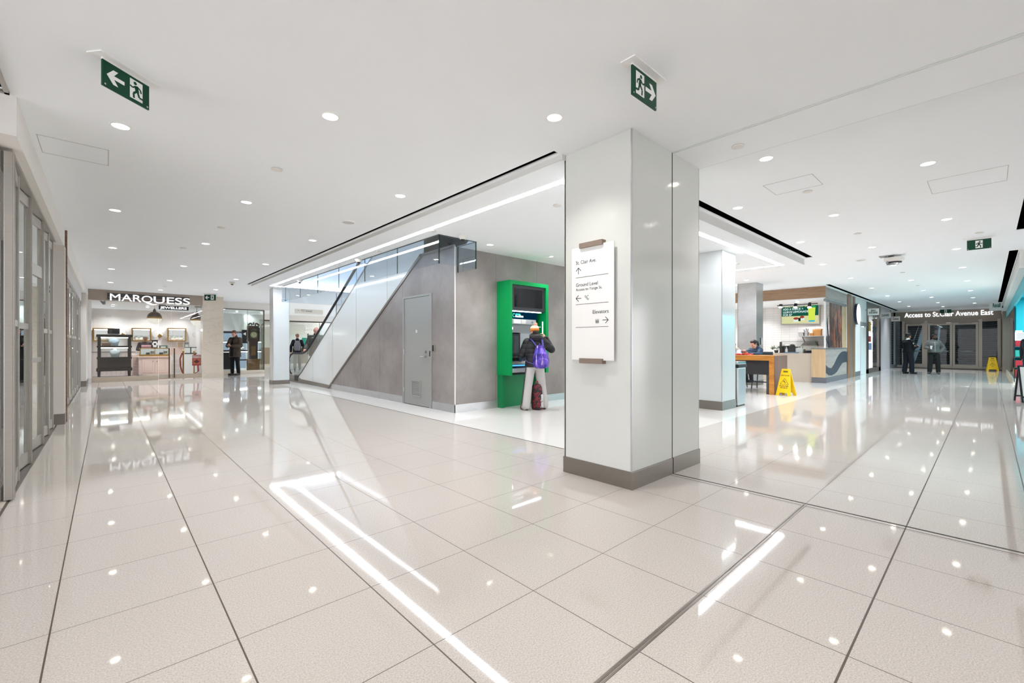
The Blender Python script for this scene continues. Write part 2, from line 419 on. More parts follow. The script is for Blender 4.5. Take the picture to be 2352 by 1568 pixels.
# the escalator shaft above the island opening
m_shaft = M('shaft_daylight_tint', '#c9d2da', 0.7, 0, 0.3)  # grey-blue colour carries the upper-floor daylight on the walls
struct('wall_shaft', MB().box(6.75, 6.2, CI + .02, 6.8, 15.2, 7.6).box(4.0, 15.15, CI + .02, 6.8, 15.2, 7.6).box(4.0, 6.15, CI + .02, 4.06, 15.2, 7.6).box(4.0, 6.15, CI + .02, 6.8, 6.2, 7.6), m_shaft)
struct('ceiling.003', MB().box(4.0, 6.1, 7.6, 6.8, 15.2, 7.65), m_ceil)

# ------------------------------------------------------------------ unseen south wall, cut short so world light comes in
struct('wall_south', MB().box(-8, -9.1, 0, 9.5, -9.0, 3.3), m_wall)

# ------------------------------------------------------------------ downlights
def downlight(x, y, z, label, group, proto=[None]):
    if proto[0] is None:
        t = thing('recessed_downlight', label, 'ceiling light', (x, y, z), group)
        obj('trim_ring', MB().lathe([(LR - .002, .0), (LR - .002, -.003), (LR + .010, -.003), (LR + .012, -.001), (LR + .012, 0.0)], (x, y, z)), m_white, t, True)
        b = MB(); A = b.ring((x, y, z + .0), (0, 0, 1), LR - .001, 24); B = b.ring((x, y, z + .055), (0, 0, 1), LR - .016, 24); b.bridge(A, B)
        obj('reflector', b, m_reflector, t, True)
        obj('lamp', MB().cyl((x, y, z + .050), (x, y, z + .056), LR - .016, n=24), m_lamp, t)
        L = bpy.data.lights.new('bulb', 'SPOT'); L.energy = SPOT_W; L.spot_size = 1.95; L.spot_blend = 1.0; L.shadow_soft_size = 0.05; L.color = (1, 0.965, 0.92)
        lo = bpy.data.objects.new('bulb', L); COL.objects.link(lo); lo.parent = t; lo.location = (0, 0, -0.006)
        proto[0] = t; return t
    t = dup(proto[0], (x, y, z), label, group)
    if x > 11 or y > 15:                              # the farther fittings carry stronger lamps
        for c in t.children:
            if c.type == 'LIGHT': c.data = STRONG
    return t
STRONG = bpy.data.lights.new('bulb_strong', 'SPOT'); STRONG.energy = SPOT_W * 2.0; STRONG.spot_size = 2.2; STRONG.spot_blend = 1.0; STRONG.shadow_soft_size = 0.05; STRONG.color = (0.87, 0.922, 1.0)
ORD = ['first', 'second', 'third', 'fourth', 'fifth', 'sixth', 'seventh', 'eighth', 'ninth', 'tenth']
for where, x, ys in rowsA + rowsN:
    vis = [y for y in ys if y > 2]
    for y in ys:
        if y < -2: continue
        lab = 'recessed downlight, %s from the near end, %s' % (ORD[vis.index(y)], where) if y in vis else 'recessed downlight behind the viewpoint, %s in the row %s' % (ORD[ys.index(y)], where)
        downlight(x, y, CA, lab, 'recessed downlights')
for where, y, xs in rowsR:
    for i, x in enumerate(xs):
        downlight(x, y, CR, ('recessed downlight, %s from the near end, %s' % (ORD[i], where)) if len(xs) > 1 else 'single recessed downlight %s' % where, 'recessed downlights')
for i, (x, y) in enumerate(lampsI):
    downlight(x, y, CI, ['round downlight close to the hanging glass corner by the cash machine wall', 'round downlight above the cash machine wall next to the tall column', 'downlight over the cash machine wall hidden behind the column', 'last downlight along the cash machine wall', 'round downlight at the east end of the island ceiling'][i], 'recessed downlights')
SHOPL = bpy.data.lights.new('bulb_shop', 'SPOT'); SHOPL.energy = SPOT_W * 1.5; SHOPL.spot_size = 2.3; SHOPL.spot_blend = 0.9; SHOPL.shadow_soft_size = 0.05; SHOPL.color = (0.93, 0.95, 1.0)
for lab, z, pts in (('inside the jeweller', 2.94, [(.2, 21.6), (1.3, 21.6), (2.4, 21.6), (.2, 24.5), (1.3, 24.5), (2.4, 24.5)]), ('added in the clock room', 2.94, [(3.9, 23.4), (4.7, 25.0), (3.9, 26.2)]), ('added over the kiosk kitchen', 2.855, [(18.4, 4.7), (18.4, 6.6), (18.4, 8.4), (20.0, 4.7), (20.0, 6.6), (20.0, 8.4)])):  # clock room and kiosk lamps are added to light those interiors
    for i, (x, y) in enumerate(pts):
        t = downlight(x, y, z - .057, 'surface downlight %s, %s counted from the front row' % (lab, ORD[i]), 'shop downlights')
        for c in t.children:
            if c.type == 'LIGHT': c.data = SHOPL
# blank covers, speakers, cameras and detectors
def cover(x, y, z, label, r=0.055):
    return tag(obj('sprinkler_cover', MB().lathe([(r, -.004), (r, -.010), (r - .006, -.012)], (x, y, z)).lathe([(r * .8, 0), (r * .8, -.005)], (x, y, z)), m_offw, None, True), label, 'sprinkler cover', 'round sprinkler cover plates')
for x, y, z, l in [(1.349, 5.196, CA, 'round cover plate in the west ceiling between the two nearest lamp rows'), (1.358, 8.378, CA, 'cover plate farther along the west ceiling, past the round speaker'),
                   (1.10, 10.64, CA, 'small cover plate in the west ceiling ahead of the jeweller sign'), (1.39, 18.0, CA, 'tiny cover plate just ahead of the jeweller sign'),
                   (4.42, 1.62, CA, 'dark edged cover plate on the soffit beside the tall column'), (6.618, 1.577, CR, 'cover plate beside the east ceiling hatch'),
                   (9.771, 1.573, CR, 'cover plate in the east ceiling between the hatch and the ceiling camera'), (15.857, 1.584, CR, 'cover plate just beyond the bracket mounted ceiling camera'),
                   (19.7, 1.589, CR, 'faint cover plate far along the east ceiling'), (11.27, 0.109, CR, 'cover plate in front of the east exit sign'),
                   (4.364, 3.852, CI, 'cover plate on the island ceiling beside the tall column'), (3.873, 6.074, CI, 'cover plate on the island ceiling near the hanging glass corner'),
                   (3.932, 8.124, CI, 'cover plate between the lit strip and the hanging glass, half way along'), (3.94, 10.17, CI, 'cover plate between strip and glass toward the escalator foot'),
                   (10.5, 3.86, CI, 'cover plate at the east end of the island ceiling')]:
    cover(x, y, z, l)
def speaker(x, y, z, label):
    t = thing('ceiling_speaker', label, 'speaker', (x, y, z), 'flush ceiling speakers')
    obj('bezel', MB().lathe([(.105, 0), (.105, -.008), (.09, -.012), (.088, -.006)], (x, y, z), 28), m_white, t, True)
    obj('grille', MB().lathe([(.088, -.004), (.088, -.008), (.05, -.010)], (x, y, z), 28), M('grille', '#c6c5c2', 0.7), t, True)
speaker(2.741, 6.694, CA, 'round flush speaker in the west ceiling next to the slot'); speaker(12.87, 2.015, CR, 'round flush speaker in the east ceiling near the bracket camera')
def dome(x, y, z, label, r=0.075):
    t = thing('dome_camera', label, 'security camera', (x, y, z), 'dome cameras')
    obj('housing', MB().lathe([(r, 0), (r, -.02), (r * .62, -.06), (r * .55, -.065)], (x, y, z)), m_offw, t, True)
    obj('lens_dome', MB().ell((x, y, z - .06), (r * .5, r * .5, .035)), M('smoked', '#2b2825', 0.1), t, True)
dome(4.409, 6.002, CI, 'white dome camera beside the hanging glass corner by the cash machine'); dome(2.773, 15.4, CA, 'white dome camera ahead of the small column and jeweller pier')
dome(3.97, 9.15, CI, 'white dome camera between the lit strip and the hanging glass'); dome(4.02, 13.23, CI, 'small dome camera at the far end of the hanging glass')
t = thing('bracket_camera', 'ceiling camera on a steel bracket over the east concourse', 'security camera', (12.75, 1.5, CR))
obj('mount_plate', MB().box(12.62, 1.42, CR - .012, 12.86, 1.66, CR), m_mgrey, t)
obj('bracket', MB().box(12.66, 1.50, CR - .20, 12.74, 1.53, CR - .01).box(12.66, 1.40, CR - .20, 12.74, 1.53, CR - .19), M('galv', '#8d929c', 0.4, 0.6), t)
obj('housing', MB().lathe([(.17, -.05), (.17, -.11), (.12, -.15)], (12.78, 1.42, CR)), m_offw, t, True)
obj('lens_ring', MB().lathe([(.135, -.14), (.13, -.16), (.1, -.165)], (12.78, 1.42, CR)), m_black, t, True)
obj('lamp', MB().lathe([(.085, -.165), (.08, -.20)], (12.78, 1.42, CR)), m_reflector, t, True)
def hatch(x0, y0, x1, y1, z, label):
    t = thing('access_hatch', label, 'ceiling hatch', (x0, y0, z), 'flush access hatches')
    g = .006
    obj('frame', MB().box(x0, y0, z - .002, x1, y0 + g, z).box(x0, y1 - g, z - .002, x1, y1, z).box(x0, y0, z - .002, x0 + g, y1, z).box(x1 - g, y0, z - .002, x1, y1, z), M('hatch_gap', '#bfbfbc', 0.8), t)
    obj('door_panel', MB().box(x0 + .03, y0 + .03, z - .001, x1 - .03, y1 - .03, z), m_ceil, t)
hatch(-.465, 5.80, .018, 6.31, CA, 'square flush access hatch beside the folding shutters'); hatch(5.98, 1.38, 6.48, 1.90, CR, 'square flush access hatch in the east ceiling near the tall column')
hatch(7.27, -.15, 7.94, .505, CR, 'larger flush access hatch over the pharmacy side of the east ceiling')

# LED strip round the island
t = thing('linear_light', 'continuous white LED strip set in a rectangle round the island ceiling', 'ceiling light', (3.73, 3.2, CI))
z = CI - .002; a0, b0, a1, b1, wd = 3.725, 3.19, 11.45, 15.14, .105
for k, bx in enumerate(((a0, b0, a1, b0 + wd), (a0, b1 - wd, a1, b1), (a0, b0 + wd, a0 + wd * .85, b1 - wd), (a1 - wd, b0 + wd, a1, b1 - wd))):
    obj('diffuser', MB().box(bx[0], bx[1], z, bx[2], bx[3], z + .002), m_strip, t)

# ------------------------------------------------------------------ exit signs
RUN = [(-.02, .62), (.10, .62)]
def exit_sign(c, right, wd, ht, arrow, label, z_top, two=True):
    """c = middle of the sign's top edge; arrow: -1 left, 1 right, 0 none"""
    c = V(c); right = V(right).normalized()
    t = thing('exit_sign', label, 'exit sign', (c.x, c.y, z_top), 'green running man exit signs')
    Mx = axes((c.x, c.y, c.z), right, (0, 0, 1))
    pw = wd * .5 + .05
    obj('mount_plate', MB(Mx).box(-pw, z_top - c.z - .008, -.055, pw, z_top - c.z, .055).box(-wd / 2, -.002, -.006, wd / 2, z_top - c.z, .006), m_white, t)
    pn = obj('sign_panel', MB(Mx).box(-wd / 2, -ht, -.006, wd / 2, 0, .006), m_green, t)
    s = ht
    def fig(cx, zf, flip):
        f = -1 if flip else 1; b = MB(Mx); g = MB(Mx)
        def P(u, w_): return (cx + f * u * s, -ht + w_ * s)
        b.prism([P(-.26, .12), P(.26, .12), P(.26, .89), P(-.26, .89)], 'XY', zf, zf + .0015)
        zg = zf + .0015
        def limb(p, q, w0):
            p, q = V((*P(*p), 0)), V((*P(*q), 0)); d = (q - p).normalized(); nn = V((-d.y, d.x, 0)) * (w0 * s / 2)
            g.prism([(p + nn)[:2], (q + nn)[:2], (q - nn)[:2], (p - nn)[:2]], 'XY', zg, zg + .001)
        g.cyl((*P(.05, .77), zg), (*P(.05, .77), zg + .001), .065 * s, n=14)
        limb((.02, .68), (-.04, .44), .15); limb((.00, .66), (.16, .56), .06); limb((.16, .56), (.26, .60), .06)
        limb((-.02, .68), (-.17, .60), .06); limb((-.17, .60), (-.20, .48), .06)
        limb((.0, .46), (.12, .34), .08); limb((.12, .34), (.10, .16), .075); limb((-.05, .46), (-.12, .27), .08); limb((-.12, .27), (-.30, .26), .07)
        obj('doorway_pictogram', b, m_pict, pn); obj('running_figure', g, m_green, pn)
    def arr(cx, zf, d):
        b = MB(Mx); k = ht * 1.12
        def P(u, w_): return (cx + d * u * k, -ht / 2 + (w_ - .51) * k)
        b.prism([P(-.30, .45), P(.06, .45), P(-.08, .26), P(.08, .26), P(.30, .51), P(.08, .76), P(-.08, .76), P(.06, .57), P(-.30, .57)], 'XY', zf, zf + .0015)
        obj('arrow', b, m_pict, pn)
    if arrow == 0: fig(0, .006, False)
    else: fig(-arrow * wd * .2, .006, arrow < 0); arr(arrow * wd * .24, .006, arrow)
    b = MB(Mx)
    for u in (-1, 1): b.cyl((u * (wd / 2 - .015), -ht + .015, .006), (u * (wd / 2 - .015), -ht + .015, .008), .006, n=10)
    obj('screw', b, m_chrome, t)
exit_sign((.101, 4.035, 3.14), (.775, .632, 0), .318, .172, -1, 'hanging green exit sign with arrow, above the near shutters', CA)
exit_sign((2.737, 1.618, 3.14), (1, 0, 0), .312, .198, 1, 'hanging green exit sign with arrow beside the top of the tall column', CA)
exit_sign((11.84, .122, 3.215), RmY, .31, .18, 0, 'green exit sign without arrow hanging over the east concourse', CR)
exit_sign((2.80, 19.4, 3.12), (.735, -.678, 0), .42, .215, -1, 'small green exit sign in front of the jeweller stone pier', CA)
exit_sign((32.9, 1.56, 3.17), RmY, .44, .20, 0, 'farthest green exit sign, in front of the lit street access lettering', CR)
# ------------------------------------------------------------------ clad columns
def clad_column(name, x0, y0, x1, y1, h, label, base_h=.155, joint=None, panel=None, base=None, inset=.012):
    panel = panel or m_panelglass; base = base or m_steel
    t = thing(name, label, 'column', (x0, y0, 0)); t['kind'] = 'structure'
    i = inset
    obj('core', MB().box(x0 + .03, y0 + .03, 0, x1 - .03, y1 - .03, h + .02), m_dgrey, t)
    segs = [(x0 + i, x1 - i)] if joint is None else [(x0 + i, joint - .005), (joint + .005, x1 - i)]
    g = .004
    obj('glass_panel', MB().box(x0 + i, y0 + i + .008, base_h, x0 + i + .012, y1 - i, h - .001), panel, t)      # west face
    obj('glass_panel', MB().box(x1 - i - .012, y0 + i + .008, base_h, x1 - i, y1 - i, h - .001), panel, t)
    for k, (u, v_) in enumerate(segs):
        obj('glass_panel', MB().box(u + (.006 if k == 0 else 0), y0 + i, base_h, v_, y0 + i + .012, h - .001), panel, t)
        obj('glass_panel', MB().box(u, y1 - i - .012, base_h, v_, y1 - i, h - .001), panel, t)
        obj('base_plate', MB().box(u - i if k == 0 else u + .004, y0, 0, v_ + i if k == len(segs) - 1 else v_ - .004, y1, base_h, .002), base, t)
    obj('corner_trim', MB().box(x0 + i - .003, y0 + i - .003, base_h, x0 + i + .010, y0 + i + .010, h - .001), m_steelh, t)
    obj('edge_trim', MB().box(x0 + i - .002, y1 - i - .004, base_h, x0 + i + .004, y1 - i + .004, h - .001).box(x1 - i - .004, y0 + i - .002, base_h, x1 - i + .004, y0 + i + .004, h - .001), m_alu, t)
    if joint: obj('movement_joint', MB().box(joint - .006, y0 + i - .002, 0, joint + .006, y0 + i + .03, h), m_black, t)
    return t
clad_column('column', 3.362, 2.103, 4.693, 2.890, CA, 'tall glass clad column with steel base carrying the direction sign', joint=4.098)
clad_column('column', 8.735, 3.482, 9.41, 4.26, CI, 'white glass column beside the litter bin', panel=m_colglass, base_h=.17)
clad_column('column', 3.925, 15.57, 4.43, 16.0, CI, 'slim white column at the foot of the escalator', panel=m_colglass, base_h=.13)
clad_column('column', 15.0, 4.94, 15.62, 5.52, CR, 'satin steel clad column behind the seated girl', panel=m_steelh, base_h=.15)
t = thing('wall_switch', 'small grey key switch on the satin steel column', 'switch', (15.45, 4.94, 1.35))
obj('switch_plate', MB().box(15.37, 4.925, 1.28, 15.47, 4.952, 1.50, .004), m_offw, t); obj('switch_slot', MB().box(15.34, 4.925, 1.28, 15.369, 4.952, 1.50), m_dgrey, t)

# direction sign on the tall column: faces west, reads toward -Y
t = thing('direction_sign', 'white glass direction sign held by two stone coloured clips on the tall column', 'sign', (3.362, 2.53, 1.12))
sx = 3.335
obj('sign_panel', MB().box(sx, 2.272, 1.124, sx + .008, 2.756, 2.199, .001), m_white, t)
m_clip = M('clip_stone', '#8c7c70', 0.5, 0.2, 0.5, 0.15, 60)
for nm, z0, z1 in (('top_clip', 2.185, 2.232), ('bottom_clip', 1.093, 1.140)):
    obj(nm, MB().box(sx - .022, 2.386, z0, sx + .04, 2.650, z1, .002), m_clip, t)
sx -= .001
def sgn(name, s, y, z, size, **k): return text(name, s, (sx, y, z), RmY, size, m_ink, t, depth=.0005, **k)
sgn('lettering', 'St. Clair Ave.', 2.705, 2.040, .048, fit=.238); sgn('lettering', 'Ground Level', 2.705, 1.825, .048, fit=.255)
sgn('lettering', 'Access to Yonge St.', 2.705, 1.785, .036, fit=.305); sgn('lettering', 'Elevators', 2.508, 1.558, .048, fit=.176)
def bar(a, b, wd, name='rule', x=None):
    x = sx if x is None else x
    a, b = V((x, *a)), V((x, *b)); d = (b - a).normalized(); n_ = V((0, -d.z, d.y)) * wd / 2
    return [a + n_, b + n_, b - n_, a - n_]
def bars(name, segs, wd, mat=None):
    b = MB()
    for p, q in segs:
        Q = bar(p, q, wd); b.prism([(v_.y, v_.z) for v_ in Q], 'YZ', sx - .0006, sx + .0006)
    return obj(name, b, mat or m_ink, t)
for zz in (1.912, 1.655, 1.4345): bars('rule', [((2.706, zz), (2.331, zz))], .0035)
bars('arrow_up', [((2.673, 1.945), (2.673, 2.005)), ((2.703, 1.975), (2.673, 2.006)), ((2.643, 1.975), (2.673, 2.006))], .0055)
bars('arrow_left', [((2.703, 1.713), (2.640, 1.713)), ((2.703, 1.713), (2.672, 1.742)), ((2.703, 1.713), (2.672, 1.684))], .0055)
bars('arrow_right', [((2.332, 1.494), (2.395, 1.494)), ((2.332, 1.494), (2.363, 1.523)), ((2.332, 1.494), (2.363, 1.465))], .0055)
bars('escalator_symbol', [((2.598, 1.733), (2.585, 1.733)), ((2.585, 1.733), (2.560, 1.702)), ((2.560, 1.702), (2.548, 1.702)), ((2.598, 1.724), (2.588, 1.722)), ((2.588, 1.722), (2.566, 1.694)), ((2.566, 1.694), (2.550, 1.693)), ((2.568, 1.725), (2.560, 1.736)), ((2.560, 1.736), (2.556, 1.728))], .0035)
bars('elevator_symbol', [((2.470, 1.505), (2.470, 1.470)), ((2.470, 1.470), (2.438, 1.470)), ((2.438, 1.470), (2.438, 1.505)), ((2.464, 1.476), (2.444, 1.476)), ((2.464, 1.492), (2.444, 1.492)), ((2.464, 1.476), (2.464, 1.492)), ((2.444, 1.476), (2.444, 1.492)), ((2.462, 1.484), (2.446, 1.484)), ((2.454, 1.497), (2.454, 1.508))], .0035)

# ------------------------------------------------------------------ stair block: concrete walls, door, escalator flank
XW, YW = 4.783, 6.757
dg0, dg1 = (13.13, .0), (7.97, CI + .02)           # the steel edge along the slope (Y, z)
b = MB(); b.prism([(YW + .013, 0), (13.13, 0), (7.97, CI), (YW + .013, CI)], 'YZ', XW, XW + .0129)
struct('wall_block_west', b, m_conc, 'grey concrete look wall with the service door below the escalator', 'wall')
struct('wall_block_south', MB().box(XW + .013, YW, 0, 11.2, YW + .08, CI), m_conc, 'grey concrete look wall behind the cash machine', 'wall')
jt = M('panel_joint', '#6f6a67', 0.7); b = MB()
for yy, zt in ((8.73, 2.63), (9.835, 1.98), (10.9, 1.33), (12.0, .66)): b.box(XW - .001, yy - .0025, .15, XW + .01, yy + .0025, zt)
for xx in (5.79, 6.975, 8.17): b.box(xx - .003, YW - .001, .15, xx + .003, YW + .01, CI)
struct('trim_14', b, jt)
struct('trim_15', MB().box(XW - .006, YW - .006, .14, XW + .012, YW + .012, CI), m_offw)
k_ = (dg1[1] - dg0[1]) / (dg1[0] - dg0[0])
b = MB(); b.prism([(13.19, 0), (13.09, 0), (7.93, CI), (7.97, CI + .045)], 'YZ', XW - .02, XW + .02)
b.box(XW - .02, 6.78, CI - .005, XW + .03, 7.98, CI + .04)
struct('trim_16', b, m_steel, 'brushed steel edge running up the slope between white glass and concrete', 'trim')
struct('baseboard_west', MB().box(XW - .012, YW - .012, 0, XW, 7.52, .15).box(XW - .012, 8.72, 0, XW, 12.86, .15), m_steelh)
struct('baseboard_south', MB().box(XW - .012, YW - .012, 0, 5.83, YW, .15).box(6.95, YW - .012, 0, 11.2, YW, .15), m_steelh)
# service door
t = thing('door_1', 'grey metal service door with louvre under the escalator slope', 'door', (XW, 8.12, 0)); t['kind'] = 'structure'
m_door = M('door_grey', '#9a9b97', 0.45, 0, 0.4)
obj('door_frame', MB().box(XW - .02, 7.535, 0, XW + .01, 7.610, 2.31).box(XW - .02, 8.635, 0, XW + .01, 8.705, 2.31).box(XW - .02, 7.610, 2.268, XW + .01, 8.635, 2.31), m_door, t)
obj('door_gap', MB().box(XW - .003, 7.610, 0, XW + .001, 8.635, 2.268), m_black, t)
lf = obj('door_leaf', MB().box(XW - .009, 7.617, .012, XW - .002, 8.628, 2.262), m_door, t)
b = MB(); v0, v1, w0, w1 = 7.985, 8.29, .20, .50
b.box(XW - .022, v0 - .03, w0 - .03, XW - .009, v0, w1 + .03).box(XW - .022, v1, w0 - .03, XW - .009, v1 + .03, w1 + .03).box(XW - .022, v0, w0 - .03, XW - .009, v1, w0).box(XW - .022, v0, w1, XW - .009, v1, w1 + .03)
obj('louvre_frame', b, m_door, lf)
b = MB()
for i in range(9):
    zc = w0 + (i + .5) * (w1 - w0) / 9; b.prism([(XW - .021, zc - .016), (XW - .010, zc + .008), (XW - .010, zc + .011), (XW - .021, zc - .013)], 'XZ', v0, v1)
obj('louvre_slats', b, m_door, lf); obj('louvre_back', MB().box(XW - .0095, v0, w0, XW - .009, v1, w1), m_dgrey, lf)
b = MB().cyl((XW - .009, 7.745, 1.03), (XW - .05, 7.745, 1.03), .026, .02).tube([(XW - .05, 7.745, 1.03), (XW - .055, 7.76, 1.03), (XW - .055, 7.88, 1.027)], .011, 10)
obj('lever_handle', b, m_chrome, lf, True); obj('deadbolt', MB().cyl((XW - .009, 7.737, 1.127), (XW - .03, 7.737, 1.127), .028), m_chrome, lf, True)
for zz in (.31, 1.115, 2.0): obj('hinge', MB().cyl((XW - .024, 8.632, zz - .055), (XW - .024, 8.632, zz + .055), .010, n=10), m_chrome, t, True)
obj('strike_plate', MB().box(XW - .024, 7.575, 1.04, XW - .02, 7.612, 1.15), m_black, t)
obj('number_disc', MB().cyl((XW - .009, 8.13, 1.555), (XW - .012, 8.13, 1.555), .033, n=24), m_offw, lf); text('number', '5', (XW - .013, 8.142, 1.537), RmY, .045, m_ink, lf, depth=.0004)
t = thing('card_reader', 'black card reader on the wall beside the service door', 'card reader', (XW, 7.45, 1.20))
obj('housing', MB().box(XW - .028, 7.418, 1.135, XW, 7.49, 1.275, .004), m_alu, t); obj('touch_face', MB().box(XW - .031, 7.440, 1.145, XW - .027, 7.488, 1.265), m_black, t)

# ------------------------------------------------------------------ escalator (rises toward -Y)
t = thing('escalator', 'escalator with white glass flank, glass balustrade and black handrail', 'escalator', (5.4, 17.0, 0))
sl = .5774
ytop = lambda y: .18 + (15.85 - y) * sl
fl = [(15.62, .10), (13.2, .10), (7.93, CI + .05), (7.55, CI + .25), (7.5, 5.2), (15.35, .46), (15.7, .28), (15.9, .20), (15.9, .10)]
fl = [(15.95, .10), (13.02, .10), (7.90, CI + .06), (7.90, ytop(7.9)), (15.55, ytop(15.55)), (15.75, ytop(15.75)), (15.95, .16)]
obj('flank_panel', MB().prism(fl, 'YZ', XW + .001, XW + .03), m_whiteclad, t)
b = MB()
for yy, z0, z1 in ((12.80, .25, ytop(12.8)), (11.18, 1.2, ytop(11.18)), (9.46, 2.25, ytop(9.46)), (14.45, .1, ytop(14.45))): b.box(XW - .001, yy - .004, z0, XW + .004, yy + .004, z1)
obj('flank_joints', b, M('glass_joint', '#8b9692', 0.5), t)
obj('skirt_base', MB().prism([(17.25, 0), (13.13, 0), (13.0, .10), (15.6, .13), (15.95, .20), (16.9, .24), (17.05, .24)], 'YZ', XW - .012, XW + .06), m_steel, t)
obj('base_gap', MB().box(XW - .016, 15.86, .05, XW + .05, 16.25, .23), m_black, t)
obj('deck_strip', MB().prism([(15.95, .17), (15.95, .215), (15.6, ytop(15.6) + .035), (7.9, ytop(7.9) + .03), (7.9, ytop(7.9) - .02), (15.55, ytop(15.55) - .02)], 'YZ', XW - .004, XW + .17), m_steel, t)
def balustrade(x, far=False):
    hr = []
    for i in range(7):                                            # newel
        a = -PI / 2 + PI * i / 6; hr.append((16.98 + .40 * math.cos(a), .575 + .40 * math.sin(a)))
    hr = hr[1:]
    hr += [(16.4, .975), (15.95, .985), (15.7, 1.02), (15.45, 1.10), (15.2, 1.22)]
    yy = 15.2
    while yy > 7.6: yy -= .5; hr.append((yy, 1.22 + (15.2 - yy) * sl))
    obj('handrail', MB().tube([(x, p, q) for p, q in hr], .036, 10), m_black, t, True)
    gl = [(p, q - .03) for p, q in hr] + [(7.6, ytop(7.6)), (15.55, ytop(15.55)), (15.95, .24), (16.9, .24)]
    obj('balustrade_glass', MB().prism(gl, 'YZ', x - .005, x + .005), m_bluegl, t)
    obj('newel_trim', MB().tube([(x, p * 1.0 - .055 if False else 16.98 + (p - 16.98) * .86, .575 + (q - .575) * .86) for p, q in hr[:6]], .012, 8), m_chrome, t, True)
    b = MB()
    for y_ in (14.3, 12.9, 11.5, 10.1, 8.7): b.box(x - .0065, y_ - .004, ytop(y_) + .02, x + .0065, y_ + .004, ytop(y_) + .90)
    obj('glass_seam', b, m_greengl, t)
balustrade(XW + .15); balustrade(XW + 1.30)
obj('skirt_panel', MB().prism([(16.9, .02), (16.0, .02), (7.6, 4.9), (7.6, 5.12), (15.6, .42), (15.95, .24), (16.9, .24)], 'YZ', XW + 1.19, XW + 1.35).prism([(16.9, .02), (16.0, .02), (7.6, 4.9), (7.6, 5.12), (15.6, .42), (15.95, .24), (16.9, .24)], 'YZ', XW + .17, XW + .21), m_steelh, t)
obj('comb_plate', MB().box(XW + .21, 15.9, 0, XW + 1.19, 17.3, .035), m_alu, t)
for i in range(24):
    y = 15.9 - i * .35; zz = .04 + max(0, i - 1) * .20
    obj('step', MB().box(XW + .215, y - .36, zz - .20 if i else 0, XW + 1.185, y, zz + .0, .004), M('step_metal', '#5b5d5f', 0.45, 0.6), t)
obj('truss_soffit', MB().prism([(14.6, .0), (7.6, 3.9), (7.6, 4.5), (15.7, .0)], 'YZ', XW + .08, XW + 1.3), m_dgrey, t)
struct('wall_shaft_east', MB().box(XW + 1.45, YW + .1, 0, XW + 1.5, 12.4, CI), m_wall)

# ------------------------------------------------------------------ hanging glass smoke screen round the opening
t = thing('glass_screen', 'hanging frameless glass screen round the escalator opening', 'glass screen', (4.064, 6.2, CI))
zb = 2.622; e = .012
ys = [6.2, 7.62, 9.05, 10.48, 11.9, 13.3, 14.7, 15.1]
for a, c in zip(ys, ys[1:]): obj('glass_pane', MB().box(4.058, a + .004, zb, 4.070, c - .004, CI), m_bluegl, t)
obj('glass_pane', MB().box(4.075, 6.194, zb, 4.835, 6.206, CI), m_bluegl, t)
obj('glass_pane', MB().box(4.834, 6.21, zb, 4.846, YW - .01, CI), m_bluegl, t)
obj('glass_pane', MB().box(4.08, 15.094, zb, 6.3, 15.106, CI), m_bluegl, t)
b = MB()
for y in ys[1:-1]: b.box(4.056, y - .004, zb, 4.072, y + .004, CI)
b.box(4.056, 6.19, zb, 4.074, 6.205, CI).box(4.832, 6.19, zb, 4.848, 6.208, CI).box(4.834, YW - .02, zb, 4.848, YW - .005, CI)
obj('glass_edge', b, m_greengl, t)
obj('head_channel', MB().box(4.05, 6.186, CI - .008, 4.078, 15.11, CI).box(4.078, 6.186, CI - .008, 4.85, 6.214, CI).box(4.828, 6.214, CI - .008, 4.852, YW, CI).box(4.078, 15.09, CI - .008, 6.3, 15.11, CI), M('channel', '#4d5552', 0.4, 0.3), t)

# ------------------------------------------------------------------ cash machine
t = thing('cash_machine', 'bright green bank cash machine kiosk with black screen on the concrete wall', 'cash machine', (6.36, YW, 0))
m_gr = M('bank_green', '#00964f', 0.42, 0, 0.25); m_grd = M('bank_green_dark', '#00804a', 0.45)
x0, x1, yf, zt, zl = 5.812, 6.917, 6.352, 2.548, .665
obj('left_cheek', MB().box(x0, yf, zl, x0 + .058, YW, zt, .003), m_gr, t); obj('right_cheek', MB().box(x1 - .075, yf, zl + .02, x1, YW, zt, .003), m_gr, t)
obj('top_panel', MB().box(x0 + .058, yf, zt - .078, x1 - .075, YW, zt, .002), m_gr, t)
obj('pedestal', MB().box(x0 + .02, YW - .14, 0, x0 + .085, YW, zl + .01).box(x0 + .085, YW - .06, 0, x1 - .05, YW, zl + .01).box(x1 - .11, YW - .14, 0, x1 - .05, YW, zl + .01), m_grd, t)
obj('bottom_shelf', MB().box(x0 + .058, yf + .05, zl + .01, x1 - .075, YW, zl + .04), m_black, t)
yi = yf + .03
sc = obj('display', MB().box(x0 + .06, yi, 1.955, x1 - .085, YW - .02, zt - .082, .004), M('bezel', '#232327', 0.35), t)
obj('display_face', MB().box(x0 + .14, yi - .002, 2.03, x1 - .16, yi + .002, zt - .14), M('screen_off', '#0f1013', 0.08), sc)
obj('light_bar', MB().box(x0 + .06, yi - .012, 1.935, x1 - .21, yi + .012, 1.950), EM('cool_bar', '#eaf6ff', 5.0), t)
m_navy = EM('navy_panel', '#0a3a5c', 0.55)
hd = obj('header_panel', MB().box(x0 + .06, yi + .10, 1.80, x1 - .22, yi + .14, 1.934), m_navy, t)
cy = EM('cyan_text', '#4ff0d8', 1.6); wt = EM('white_text', '#f2ffff', 1.8)
